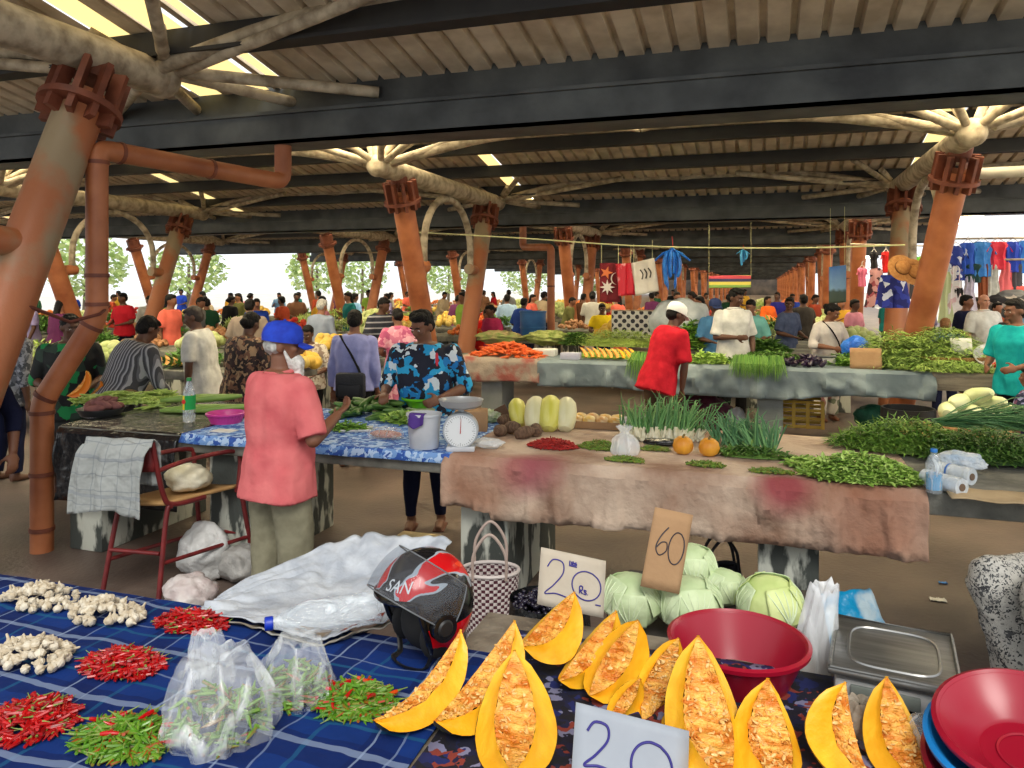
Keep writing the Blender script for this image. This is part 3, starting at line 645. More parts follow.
# red polo man in white cap, leaning over
t, HM, J, U, LG = person('man in red T-shirt and white cap leaning beside the chives', W(658, d=8.2, z=0), face_yaw(pi - .75 - .35), 1.72, 'deep', red, cl('brown', S(88, 70, 54)), .74, .95, R(20), (R(-12), R(4)),
    (((.05, .1, -.27), (.02, .18, -.52)), ((.05, .1, -.27), (.0, .25, -.50))), 'short', None, .012, 1.08, False, True, red)
cap(t, HM, mat('cap_white', S(226, 226, 224), .8), mat('cap_white', S(226, 226, 224), .8))
# white polo man
t, HM, J, U, LG = person('man in white polo shirt standing behind the chives counter', W(733, d=10.75, z=0), face_yaw(.1), 1.84, 'deep', white, blackc, .78, .9, R(3), (R(30), R(18)),
    (((.07, .04, -.28), (-.12, .26, -.26)), ((.08, -.02, -.29), (.05, .1, -.5))), 'crop', None, .011, 1.05, True, True, white)
# woman in white with floral trousers
flor = cellmat('white_floral', [S(216, 210, 200), S(220, 216, 208), S(150, 100, 96), S(222, 216, 208), S(120, 130, 110)], 11)
t, HM, J, U, LG = person('woman in white blouse and floral trousers counting money by a blue bag', W(826, d=10.75, z=.0), face_yaw(.25), 1.64, 'brown', cl('blouse', S(186, 180, 178)), flor, .72, 1.3, R(6), (R(25), R(26)),
    (((.12, .06, -.25), (-.08, .3, -.26)), ((.12, .06, -.25), (-.08, .3, -.26))), 'bun', None, .011, 1.05, True, True, None, 'wide', curl=.9)
MB().tube(bez([U((-.11, -.02, 1.46)), U((-.06, -.15, 1.36)), U((.06, -.17, 1.18)), U((.15, -.13, 1.0))], 6), .01, 6).build('bag_strap', blackc, t)
# left group
t, *_ = person('man in white T-shirt seen from the side near the big counter', W(204, d=8.3, z=0), face_yaw(pi - .35 + 1.9), 1.66, 'deep', white, navy, .72, .9, R(8), (R(10), R(14)), ('down', ((.04, .04, -.28), (.02, .1, -.52))), 'short', mat('thin_hair', S(44, 34, 30), .7), .013, 1.12, False, True, belly=.03)
brp = cellmat('brown_print', [S(40, 28, 28), S(120, 84, 64), S(60, 36, 36), S(34, 24, 26), S(160, 130, 100)], 26)
t, *_ = person('woman in dark brown patterned dress, back turned, black tied hair', W(242, d=7.6, z=0), face_yaw(pi - .5), 1.62, 'deep', brp, None, .74, .9, R(8), (R(10), R(18)), ('fold', 'fold'), 'tied', None, .014, 1.15, long=.25)
lil = cl('lilac', S(132, 136, 188), S(148, 152, 204))
t, HM, J, U, LG = person('man in lilac shirt carrying a black shoulder bag, back turned', W(354, d=8.0, z=0), face_yaw(pi - .1), 1.62, 'brown', lil, blackc, .84, 1.8, R(2), (R(10), R(12)), ('down', 'down'), 'short', None, .012, 1.05, False, True)
MB().tube(bez([U((.13, .10, 1.45)), U((.02, .15, 1.3)), U((-.08, .15, 1.12)), U((-.13, .15, 1.0))], 6), .02, 8, True, .4).build('bag_strap', blackc, t)
bg = MB().rbox((-.19, .15, .78), (.14, .25, 1.06), .04); bo = bg.build('shoulder_bag', mat('black_nylon', S(16, 18, 26), .6, S(26, 28, 38), 10, .3), t)
MB().rbox((-.15, .25, .80), (.10, .262, .93), .01).build('bag_pocket', mat('black_nylon2', S(22, 24, 32), .6), bo)
gs = stripemat('grey_stripes', [(0, S(60, 60, 66)), (.45, S(150, 150, 156)), (.8, S(92, 92, 100))], .035, 0, wobble=.03)
t, *_ = person('person in grey striped shirt bending over the left counter', W(116, d=6.7, z=0), face_yaw(pi - .6), 1.66, 'deep', gs, blackc, .7, 1.5, R(24), (0, R(10)), ('reach', 'low'), 'short', None, .013, 1.22)
grn = cellmat('green_dark_print', [S(16, 20, 22), S(20, 26, 26), S(20, 130, 70), S(40, 60, 50), S(18, 20, 24)], 10)
t, *_ = person('woman in black and green dress standing behind the downpipe', W(70, d=7.0, z=0), face_yaw(.5), 1.62, 'deep', grn, None, .74, 1.2, R(6), (R(20), R(10)), ('work', 'work'), 'tied', None, .013, 1.15, True, False, long=.2)
t, *_ = person('person in grey checked shirt at the left edge behind the worn column', W(6, d=7.4, z=0), face_yaw(pi - .4), 1.64, 'deep', cellmat('grey_check', [S(60, 64, 72), S(140, 142, 150), S(96, 98, 106)], 30), navy, .76, 1.5, R(6), (0, 0), ('down', 'work'), 'short', None, .014, 1.1)
t, *_ = person('person in navy clothes mostly outside the left edge, one hand by the worn column', W(-52, d=4.95, z=0), face_yaw(.9), 1.66, 'brown', navy, navy, .7, 1.5, R(4), (0, 0), (((.05, .06, -.28), (-.03, .2, -.43)), ((.14, .14, -.3), (.1, .26, -.54))), 'short', None, .011, 1.15, False, True)
sw = cellmat('cream_print', [S(190, 180, 164), S(150, 130, 116), S(206, 198, 186)], 24)
t, *_ = person('seated woman in cream print top working between low counters', W(310, d=10.6, z=-.28), face_yaw(0), 1.62, 'deep', sw, blackc, .8, 1.0, R(8), (0, R(15)), ('work', 'work'), 'tied', None, .015, 1.1, True)
t, *_ = person('man in taupe shirt, back turned, beyond the brown patterned dress', W(248, d=11.6, z=0), face_yaw(pi + .1), 1.68, 'mid', cl('taupe', S(140, 126, 114)), blackc, .8, .9, R(8), (0, R(15)), ('work', 'work'), 'short', M_hair, .016, 1.15)
sp2 = stripemat('navy_white_stripes', [(0, S(30, 34, 48)), (.6, S(150, 150, 156)), (.85, S(40, 44, 58))], .09, 2)
t, *_ = person('man in navy polo with pale stripes, head bowed', W(378, d=12.2, z=0), face_yaw(.9), 1.7, 'deep', sp2, blackc, .8, .9, R(8), (R(10), R(20)), ('work', 'work'), 'short', None, .016, 1.1)
pf = cellmat('pink_floral', [S(200, 110, 140), S(226, 170, 184), S(180, 80, 120), S(216, 140, 160)], 14)
t, *_ = person('woman in pink floral dress with shoulder strap, turned away', W(400, d=10.2, z=0), face_yaw(pi + .4), 1.58, 'brown', pf, None, .74, .8, R(10), (R(10), R(15)), ('work', 'work'), 'tied', None, .015, 1.08, long=.3)
t, *_ = person('grey haired man in pale blue shirt beyond the seated woman', W(318, d=12.6, z=0), face_yaw(pi - .4), 1.66, 'mid', cl('paleblue', S(140, 150, 170)), navy, .8, 1.4, R(8), (0, R(10)), ('work', 'work'), 'short', M_grey, .016, 1.08)
# right group
tl = cl('teal', S(22, 150, 156), S(30, 170, 172))
t, *_ = person('man in turquoise T-shirt by the beans at the right edge', W(1019, d=7.9, z=0), face_yaw(-1.2), 1.74, 'brown', tl, blackc, .76, .9, R(4), (R(-10), R(8)), ('work', 'work'), 'short', None, .011, 1.1, True, True)
dk = cellmat('navy_floral', [S(24, 28, 64), S(30, 36, 84), S(110, 60, 90), S(24, 28, 60), S(150, 150, 190)], 16)
t, *_ = person('person in navy floral dress at the right edge before the tomatoes', W(1032, d=6.3, z=0), face_yaw(pi + .6), 1.2, 'brown', dk, None, .6, .5, R(2), (0, 0), ('down', ((.1, .02, -.28), (.12, .08, -.52))), 'tied', None, .012, 1.1, False, True, long=.2)
t, *_ = person('bald man in white short sleeved shirt facing the bean stall', W(984, d=12.4, z=0), face_yaw(.1), 1.74, 'light', white, navy, .8, .9, 0, (R(-10), R(5)), ('down', 'down'), 'bald', None, .014, 1.15, True, False, white, belly=.03)
bl = cl('bright_blue', S(36, 104, 196), S(50, 124, 214))
t, *_ = person('man in bright blue shirt bent low behind the leaning right column', W(944, d=11.6, z=-.2), face_yaw(pi - .6), 1.62, 'mid', bl, navy, .78, .9, R(20), (0, R(15)), ('reach', 'reach'), 'short', mat('ginger_cap', S(120, 84, 50), .8), .015, 1.15)
t, *_ = person('man in dark navy shirt beside the bald man', W(966, d=13.0, z=0), face_yaw(.4), 1.72, 'brown', navy, blackc, .8, 1.0, 0, (R(20), R(8)), ('work', 'down'), 'short', None, .018, 1.05)
bw = stripemat('black_white_stripes', [(0, S(24, 24, 26)), (.5, S(200, 200, 200)), (.9, S(24, 24, 26))], .12, 2)
t, *_ = person('person in black and white striped top with striped cap', W(1008, d=11.6, z=0), face_yaw(.5), 1.56, 'brown', bw, blackc, .8, 1.4, 0, (R(10), R(10)), ('work', 'work'), 'short', mat('striped_cap', S(80, 84, 90), .8), .016, 1.05)
t, *_ = person('person in rust top between the bald man and the striped top', W(998, d=12.8, z=0), face_yaw(0), 1.6, 'mid', cl('rust', S(150, 70, 40)), blackc, .8, .8, 0, (0, 0), ('work', 'work'), 'short', None, .02, 1.0)
sl = cl('slate', S(66, 76, 104), S(80, 90, 120))
t, *_ = person('man in slate blue T-shirt behind the cream cabbages', W(786, d=13.4, z=0), face_yaw(.6), 1.68, 'deep', sl, blackc, .8, .9, R(6), (R(-60), R(10)), ('work', 'work'), 'short', None, .014, 1.1, True)
t, *_ = person('person in charcoal top, back turned, right of the slate blue T-shirt', W(803, d=16.0, z=0), face_yaw(pi + .2), 1.7, 'deep', cl('charcoal', S(60, 56, 52)), blackc, .8, .6, 0, (0, 0), ('work', 'work'), 'short', None, .02, 1.05)
dn = cl('denim', S(66, 110, 150)); 
t, HM, *_ = person('man in denim shirt and blue cap left of the white polo', W(715, d=12.0, z=0), face_yaw(.1), 1.66, 'deep', dn, blackc, .8, 1.0, 0, (0, R(8)), ('work', 'work'), 'short', None, .016, 1.05, True); cap(t, HM, mat('cap_navy', S(34, 50, 96), .8), mat('cap_navy', S(34, 50, 96), .8))
t, *_ = person('person in pale teal top right of the white polo', W(753, d=12.6, z=0), face_yaw(-.6), 1.66, 'brown', cl('pale_teal', S(110, 170, 166)), navy, .8, 1.0, R(10), (0, R(10)), ('work', 'work'), 'short', None, .02, 1.0)
t, *_ = person('person in orange top deep in the right aisle', W(768, d=20, z=0), face_yaw(.6), 1.6, 'brown', cl('orange', S(214, 96, 36)), navy, .8, 1.0, 0, (0, 0), ('work', 'work'), 'long', None, .025, 1.1)
t, *_ = person('person in indigo top deep in the right aisle', W(777, d=21, z=0), face_yaw(-.6), 1.7, 'deep', cl('indigo', S(40, 40, 120)), navy, .8, 1.0, 0, (0, 0), ('work', 'work'), 'short', None, .025, 1.1)
t, *_ = person('woman in yellow top before the dotted cloth', W(602, d=16.4, z=-.1), face_yaw(.1), 1.6, 'deep', cl('yellow', S(226, 196, 36)), navy, .8, .7, 0, (0, R(15)), ('work', 'work'), 'tied', None, .018, 1.1, True)
t, *_ = person('woman in magenta top left of the blue barrel', W(494, d=14.6, z=-.1), face_yaw(-.9), 1.62, 'deep', cl('magenta', S(160, 44, 84)), navy, .8, .7, R(6), (0, R(15)), ('work', 'work'), 'tied', None, .018, 1.1)
t, *_ = person('person in scarlet top left of the magenta top', W(484, d=16.4, z=-.2), face_yaw(.5), 1.6, 'brown', cl('scarlet', S(206, 34, 32)), navy, .8, .9, R(10), (0, R(15)), ('work', 'work'), 'short', None, .02, 1.1)
t, *_ = person('person in light blue shirt behind the blue barrel', W(507, d=19.6, z=0), face_yaw(pi), 1.66, 'brown', cl('sky_shirt', S(150, 176, 206)), navy, .8, 1.0, R(6), (0, 0), ('work', 'work'), 'short', None, .02, 1.1)
t, *_ = person('person in cobalt top touching the blue barrel', W(521, d=17.0, z=0), face_yaw(pi - .6), 1.62, 'deep', cl('cobalt', S(40, 70, 150)), navy, .8, 1.0, R(10), (0, R(10)), ('work', 'work'), 'short', None, .02, 1.1)
# sitter at the right edge: only the printed trousers are in view
sit = thing('person', 'person seated at the right edge in grey leaf print trousers', 'person', W(1075, d=3.25, z=0), 0)
o0 = sit.location.copy(); gp = cellmat('grey_leaf_print', [S(176, 174, 168), S(50, 52, 56), S(170, 168, 162), S(80, 82, 84), S(186, 184, 178), S(188, 186, 180), S(180, 178, 172)], 46, rand=2.0)
kn = W(992, 578, d=3.18) - o0; ft = W(1034, 712, d=3.1) - o0; hipj = W(1100, 572, d=3.3) - o0; kn2 = W(1050, 596, d=2.92) - o0; ft2 = W(1078, 730, d=2.88) - o0
B = MB().tube([hipj, kn], [.1, .062], 14); B.ball(kn, .062, 12, 8); B.tube([kn, ft, V((ft.x, ft.y, .06))], [.058, .045, .035], 12); B.tube([V((ft.x, ft.y, .04)), V((ft.x, ft.y, .035)) + camdir(-.14, -.06)], [.045, .03], 10)
B.tube([hipj, kn2], [.1, .062], 14); B.ball(kn2, .062, 12, 8); B.tube([kn2, ft2, V((ft2.x, ft2.y, .06))], [.058, .045, .035], 12); B.tube([V((ft2.x, ft2.y, .04)), V((ft2.x, ft2.y, .035)) + camdir(-.14, -.06)], [.045, .03], 10)
hc = hipj + V((.1, .02, 0)); B.ball(hc, (.17, .15, .14), 14, 10); B.tube([hc, hc + V((-.02, 0, .28)), hc + V((-.04, 0, .52))], [.15, .14, .15], 16); B.tube([hc + V((-.04, 0, .5)), hc + V((-.05, 0, .66))], [.07, .055], 12)
B.ball(hc + V((-.07, 0, .76)), (.085, .095, .115), 16, 12); B.tube([hc + V((-.04, -.15, .48)), hc + V((-.1, -.2, .22)), hc + V((-.26, -.1, .1))], [.055, .045, .03], 12); B.tube([hc + V((-.04, .15, .48)), hc + V((-.1, .2, .22)), hc + V((-.26, .1, .1))], [.055, .045, .03], 12)
link('body', fuse(B, 'body', skin('brown'), .013, 3), sit)
B = MB().ball(hc + V((-.055, 0, .80)), (.094, .1, .10), 16, 12); link('hair', fuse(B, 'hair', M_hair, .012, 2), sit)
B = MB().tube([hipj, hipj.lerp(kn, .5), kn], [.125, .105, .088], 16); B.ball(kn, .09, 14, 10); B.tube([kn, kn.lerp(ft, .5), ft, V((ft.x, ft.y, .12))], [.1, .098, .09, .09], 16)
B.tube([hipj, kn2], [.14, .1], 16); B.ball(kn2, .1, 14, 10); B.tube([kn2, ft2, V((ft2.x, ft2.y, .12))], [.1, .09, .09], 16); B.ball(hc, (.2, .18, .17), 14, 10)
tm = fuse(B, 'trousers', gp, .012, 3)
wobble(tm, lambda p: .016 * nz(p, 7) + .008 * nz(p, 18))
link('trousers', tm, sit)
B = MB().tube([hc + V((0, 0, .05)), hc + V((-.02, 0, .28)), hc + V((-.04, 0, .54))], [.18, .165, .16], 18); link('shirt', fuse(B, 'shirt', navy, .014, 4), sit)
st = thing('stool', 'low stool under the sitter in leaf print trousers', 'stool', (sit.location + hc) * 1, 0); st.location.z = 0
zt = (hc.z - .15); MB().rbox((-.17, -.17, zt - .04), (.17, .17, zt), .01).build('seat', M_wood, st)
for a in (-.14, .14):
    for b in (-.14, .14): MB().box((a - .015, b - .015, 0), (a + .015, b + .015, zt - .035)).build('leg', M_wood, st)
# ---------------------------------------------------------------- the crowd further in: five poses, each in its own colours
protos = []
for i, (lean, arms, hair, skn, slv, lng) in enumerate([(R(3), ('work', 'work'), 'short', 'deep', .8, None), (R(14), ('reach', 'work'), 'short', 'brown', 1.5, None), (R(2), ('down', 'down'), 'short', 'brown', .8, None), (R(8), ('work', 'low'), 'tied', 'deep', .8, .3), (R(4), ('cell', 'down'), 'long', 'mid', 1.2, .3)]):
    protos.append(person('x', (0, 0, 0), 0, 1.66, skn, white, navy, .8, slv, lean, (R(rng.uniform(-20, 20)), R(8)), arms, hair, None, .024, 1.08, long=lng)[0])
CW = [('crimson', S(176, 30, 44)), ('off-white', S(176, 174, 168)), ('sky blue', S(120, 160, 200)), ('black', S(24, 24, 26)), ('olive', S(96, 96, 56)), ('plum', S(96, 44, 84)), ('mustard', S(196, 150, 50)), ('grey', S(120, 122, 124)), ('coral', S(216, 104, 88)), ('teal', S(30, 110, 112)), ('royal blue', S(36, 64, 160)), ('brown', S(96, 66, 48)), ('lime', S(140, 176, 70)), ('rose', S(200, 130, 146)), ('dark green', S(32, 70, 50)), ('beige', S(176, 158, 132)), ('lavender', S(150, 140, 184)), ('rust red', S(150, 62, 40))]
spots = []
for px, d in ((136, 17), (175, 15.5), (216, 17), (228, 19.5), (262, 16.5), (283, 19), (302, 17.5), (340, 16.4), (352, 21), (366, 19.5), (388, 24), (446, 19.5), (458, 16.5), (470, 24), (531, 22), (548, 24), (566, 20), (583, 22), (588, 18.2), (619, 19), (640, 20), (655, 22), (676, 18), (694, 20), (704, 16.5), (728, 24), (742, 19), (792, 24), (812, 20.5), (840, 17), (853, 15), (872, 14.5), (888, 19), (925, 15), (954, 15), (975, 16), (1018, 14.4)):
    spots.append((px, d))
for px, d in ((8, 13.5), (30, 15), (58, 14.4), (112, 16.4), (150, 19), (165, 13.6), (190, 21), (240, 21), (296, 21.5), (322, 20)): spots.append((px, d))
for i in range(34): spots.append((14 + i * 22 + rng.uniform(-9, 9), rng.uniform(23, 36)))
used = {}; stood = []
places = lambda px, d: ('far left, past the leaning columns' if px < 180 else 'beyond the blue cap' if px < 300 else 'in the crowd beyond the lilac shirt' if px < 390 else 'between the middle columns' if px < 480 else 'near the blue barrel' if px < 560 else 'behind the dotted cloth' if px < 690 else 'down the aisle by the striped flag' if px < 800 else 'among the right columns' if px < 910 else 'before the hanging clothes')
for i, (px, d) in enumerate(spots):
    cn, cc = CW[(i * 7 + i // 18) % len(CW)]; p = protos[i % 5]; loc = W(px, z=0, d=d)
    rows = [y for y, a, b in far_counters if a - .3 < loc.x < b + .3 and y - .35 < loc.y < y + 1.35]
    if rows: loc.y = rows[0] + 1.45 if loc.y > rows[0] + .5 else rows[0] - .45
    if any((loc - q).length < .62 for q in stood): continue
    stood.append(loc)
    pl = places(px, d); j = 0
    while (CW[(i * 7 + i // 18 + j) % len(CW)][0], pl, d > 22) in used: j += 1
    cn, cc = CW[(i * 7 + i // 18 + j) % len(CW)]; used[(cn, pl, d > 22)] = 1
    lab = 'person in %s top %s%s' % (cn, 'far back ' if d > 22 else '', pl)
    o = dup(p, loc, rng.uniform(0, 6.28), lab, None, None, rng.uniform(.94, 1.03))
    for c in o.children:
        n = c.name.split('.')[0]
        if n == 'shirt': repaint(c, cl('crowd_' + cn.replace(' ', '_'), cc))
for p in protos:
    for c in list(p.children): bpy.data.objects.remove(c)
    bpy.data.objects.remove(p)
# ================================================================ foreground goods
TOP = lambda px, py, z=ZT: W(px, py, z)
def rot_to(a, b=None, roll=0.0):      # rotation taking local +X onto a, +Z near b
    x = V(a).normalized(); b = V(b) if b else V((0, 0, 1)); y = b.cross(x)
    if y.length < 1e-4: y = V((0, 1, 0)).cross(x)
    y.normalize(); z = x.cross(y); return (Matrix((x, y, z)).transposed() @ Matrix.Rotation(roll, 3, 'X'))
# ---- pumpkins cut in wedges
M_rind = mat('pumpkin_rind', S(34, 44, 26), .5, S(84, 92, 52), 14, .25, 30, contrast=(.45, .7))
M_rind_y = mat('pumpkin_rind_yellow', S(214, 160, 36), .5, S(190, 150, 60), 9, .2, 24)
M_flesh = mat('pumpkin_flesh', S(236, 164, 18), .45, S(248, 188, 42), 16, .12, 60)
M_pulp = mat('pumpkin_pulp', S(206, 112, 16), .45, S(246, 186, 86), 36, .9, 70, contrast=(.36, .6), detail=6, stretch=(.45, 1.2, 1.2))
M_seed = mat('pumpkin_seed', S(232, 196, 128), .4, S(216, 160, 84), 60)
def wedge(label, A, B, face, width, half=R(24), deep=.52, rind=None, bulge=1.0, seed=0, seeds=46, flesh=None, name='pumpkin_wedge', group=None):
    """A, B: tips; face: where the opened side looks; width: from the opened edge to the rind"""
    A, B = V(A), V(B); L = (B - A).length; ax = (B - A) / L; f = V(face); f = (f - ax * f.dot(ax)).normalized(); side = ax.cross(f)
    Rm = width; n = 20; rg = random.Random(seed + 3)
    t = thing(name, label, 'pumpkin', (A + B) / 2, 0, group)
    Rt = lambda s: Rm * max(.02, (sin(pi * min(max(s, .0), 1)) ** .5)) * (1 + .03 * nz((s * 4, seed, 1)))
    ri = lambda s: Rt(s) * (deep * max(0, sin(pi * s)) ** .35) * (1 + .10 * nz((s * 9, seed, 3)))
    org = -f * 0.0
    def P(s, r, th): return ax * (s - .5) * L + (-f * cos(th) + side * sin(th)) * r + f * (Rm * .5)
    S_ = [i / n for i in range(n + 1)]
    rd = MB(); rd.grid(lambda u, v: P(v, Rt(v) * (1 + .012 * cos(u * 14)), -half + 2 * half * u), 10, n); rd.build('rind', rind or M_rind, t)
    fl = MB(); re = lambda v, u: ri(v) + (Rt(v) - ri(v)) * u
    for sg in (-1, 1):
        g = MB().grid(lambda u, v: P(v, re(v, u), sg * half) + side * (sg * -.006 * sin(pi * u) + .002 * nz((u * 4, v * 14, seed))), 6, n)
        if sg > 0: fl.add(g.v, g.f)
        else: fl.add(g.v, [tuple(reversed(q)) for q in g.f])
    fl.build('flesh', flesh or M_flesh, t)
    pl = MB().grid(lambda u, v: P(v, max(.002, ri(v) * (1 + .16 * nz((u * 3, v * 22, seed + 5)) + .10 * nz((u * 8, v * 40, seed))) - .006 * sin(pi * u)), -half + 2 * half * u), 14, 50)
    for k in range(26):     # fibres
        u0, v0 = rg.uniform(.05, .95), rg.uniform(.12, .88); pts = []
        for j in range(5):
            v = min(.97, max(.03, v0 + (j - 2) * .022 + rg.uniform(-.01, .01))); u = min(1, max(0, u0 + rg.uniform(-.08, .08))); pts.append(P(v, ri(v) * (1 - .05) - .006 * sin(pi * j / 4) * rg.random(), -half + 2 * half * u))
        pl.tube(pts, .0016, 5)
    pl.build('pulp', M_pulp, t)
    sd = MB()
    for k in range(seeds):
        u, v = rg.uniform(.04, .96), .5 + rg.uniform(-.38, .38); c = P(v, ri(v) * .95 - .002, -half + 2 * half * u)
        sd.ball(c, (.0085, .0042, .002), 8, 5, (Matrix.Rotation(rg.uniform(0, 6), 3, 'Z') @ Matrix.Rotation(rg.uniform(-1, 1), 3, 'X') @ Matrix.Rotation(rg.uniform(-1, 1), 3, 'Y')))
    if seeds: tag(sd.build('seeds', M_seed, t), kind='stuff')
    return t
CAMV = lambda p: (V((0, 0, EYE)) - V(p)).normalized()
def wedge_px(label, a, b, da, db, face, width, **k):    # tips at pixels a and b, at distances da, db; face (right, up, toward)
    A, B = W(*a, d=da), W(*b, d=db); f = camdir(face[0], -face[2], face[1])
    t = wedge(label, A, B, f, width, **k)
    return t
WP = [
 ('leftmost pumpkin wedge, a long crescent lying beside the green chillies', (381, 741), (467, 648), 1.80, 2.06, (-.62, .6, .62), .115, dict(half=R(30), deep=.52)),
 ('long pumpkin wedge full of seeds, second from the left', (440, 742), (519, 640), 1.80, 2.06, (-.55, .55, .8), .135, dict(half=R(34), deep=.56, seeds=70)),
 ('pointed pumpkin wedge standing in the middle at the front', (515, 790), (516, 668), 1.66, 1.92, (-.05, .25, 1), .14, dict(half=R(44), deep=.5)),
 ('short broad pumpkin wedge in front of the 20 Rs sign', (525, 660), (577, 606), 2.10, 2.22, (-.6, .35, .75), .13, dict(half=R(36), deep=.42, seeds=14)),
 ('slender pumpkin wedge left of the cabbages', (562, 690), (618, 620), 2.05, 2.18, (-.5, .4, .75), .10, dict(half=R(33), deep=.48, seeds=20)),
 ('broad smooth pumpkin wedge below the front cabbage', (592, 702), (640, 628), 2.0, 2.10, (-.35, .45, .8), .125, dict(half=R(38), deep=.42, seeds=12)),
 ('small pumpkin tip peeking over the lowest 20 sign', (610, 725), (640, 682), 1.92, 1.98, (-.4, .3, .85), .07, dict(half=R(33), deep=.4, seeds=6)),
 ('narrow pumpkin wedge beside the big red basin', (640, 726), (676, 642), 1.94, 2.06, (-.15, .35, .9), .09, dict(half=R(34), deep=.6, seeds=60)),
 ('low pumpkin piece right of the lowest 20 sign', (664, 740), (700, 712), 1.84, 1.88, (-.1, .5, .8), .08, dict(half=R(34), deep=.4, seeds=6)),
 ('tall ragged pumpkin wedge in front of the red basin', (722, 800), (694, 652), 1.64, 1.92, (.0, .25, 1), .145, dict(half=R(40), deep=.58, seeds=80)),
 ('seedy pumpkin wedge right of the tall ragged one', (778, 800), (762, 694), 1.63, 1.84, (-.05, .3, 1), .125, dict(half=R(40), deep=.6, seeds=70)),
 ('yellow skinned pumpkin wedge before the scale', (858, 800), (828, 694), 1.63, 1.84, (.35, .3, .8), .12, dict(half=R(38), deep=.5, seeds=30, rind='y')),
 ('rightmost pumpkin wedge beside the stacked basins', (918, 800), (882, 690), 1.63, 1.84, (-.1, .3, 1), .11, dict(half=R(38), deep=.52, seeds=30, rind='y')),
]
for i, (lb, a, b, da, db, fc, wd, k) in enumerate(WP):
    k = dict(k); k.setdefault('rind', None); k['rind'] = M_rind_y if k['rind'] == 'y' else None
    wedge_px(lb, a, b, da, db, fc, wd, seed=i * 7, **k)
# ---- price signs
M_ink = mat('violet_ink', S(44, 36, 120), .6); M_pen = mat('dark_ink', S(40, 34, 44), .6)
def sign(label, tl, tr, bl, d, tilt, m, strokes, ink, th=.004, name='price_sign', thick=.003, support=None):
    TL = W(*tl, d=d); TR = W(*tr, d=d); BL = W(*bl, d=d - tilt); u = (TR - TL); v = (BL - TL); w = u.cross(v).normalized()
    if w.dot(CAMV(TL)) < 0: w = -w
    c = TL + u / 2 + v; t = thing(name, label, 'sign', c); q = lambda a, b, h=0: TL + u * a + v * b + w * h - c
    mb = MB(); n = 8
    pts = [q(i / n, j / n, .006 * sin(3.1 * i / n + .6) * (j / n)) for j in range(n + 1) for i in range(n + 1)]
    mb.add(pts, [(j * (n + 1) + i, j * (n + 1) + i + 1, (j + 1) * (n + 1) + i + 1, (j + 1) * (n + 1) + i) for j in range(n) for i in range(n)])
    mb.build('card', m, t, solid=th)
    mb = MB()
    for st in strokes:
        P = bez([q(a, b, .006 * sin(3.1 * a + .6) * b + th * .5 + .001) for a, b in st], 8); mb.tube(P, thick, 6)
    mb.build('handwriting', ink, t); return t
two = lambda x, y, w, h: [(x + w * .05, y + h * .25), (x + w * .3, y + h * .02), (x + w * .75, y + h * .05), (x + w * .8, y + h * .35), (x + w * .4, y + h * .72), (x, y + h), (x + w * .5, y + h * .95), (x + w, y + h * .99)]
zero = lambda x, y, w, h: [(x + w * (.5 + .5 * sin(2 * pi * i / 12 + .4)), y + h * (.5 - .5 * cos(2 * pi * i / 12 + .4))) for i in range(13)]
six = lambda x, y, w, h: [(x + w * .75, y), (x + w * .25, y + h * .35), (x, y + h * .75), (x + w * .35, y + h), (x + w * .85, y + h * .82), (x + w * .8, y + h * .55), (x + w * .4, y + h * .55), (x + w * .05, y + h * .75)]
M_card = mat('cardboard_grey', S(186, 176, 160), .85, S(170, 158, 140), 6, .1); M_kraft = mat('cardboard_brown', S(164, 130, 94), .85, S(150, 116, 82), 5, .15)
M_board = mat('grey_board', S(160, 166, 174), .7, S(146, 152, 162), 5)
rs = [[(.62, .66), (.62, .54), (.66, .54), (.655, .60), (.625, .6), (.665, .66)], [(.725, .60), (.69, .59), (.695, .62), (.72, .635), (.715, .66), (.68, .655)], [(.74, .655), (.745, .66)]]
ibs = [[(.45, .13), (.45, .20), (.475, .2), (.475, .14)], [(.50, .13), (.50, .2), (.525, .19), (.52, .16), (.50, .165)], [(.55, .14), (.535, .16), (.555, .18), (.535, .2)], [(.44, .215), (.56, .22)]]
sign('cardboard price sign reading 20 Rs beside the grapes and basket', (541, 547), (606, 561), (537, 604), 2.42, .05, M_card, [two(.1, .16, .32, .62), zero(.5, .26, .44, .5)] + rs + ibs + [[(.87, .80), (.95, .8)]], M_ink, thick=.0022)
sign('brown cardboard sign reading 60 leaning on the cabbages', (655, 507), (693, 515), (640, 586), 2.62, .08, M_kraft, [six(.2, .22, .32, .36), zero(.52, .26, .40, .40)], M_pen, thick=.0022)
sign('grey board reading 20 standing among the pumpkin wedges', (576, 702), (689, 731), (570, 790), 1.72, .06, M_board, [two(.10, .16, .24, .52), zero(.50, .24, .36, .56)], M_ink, thick=.003)
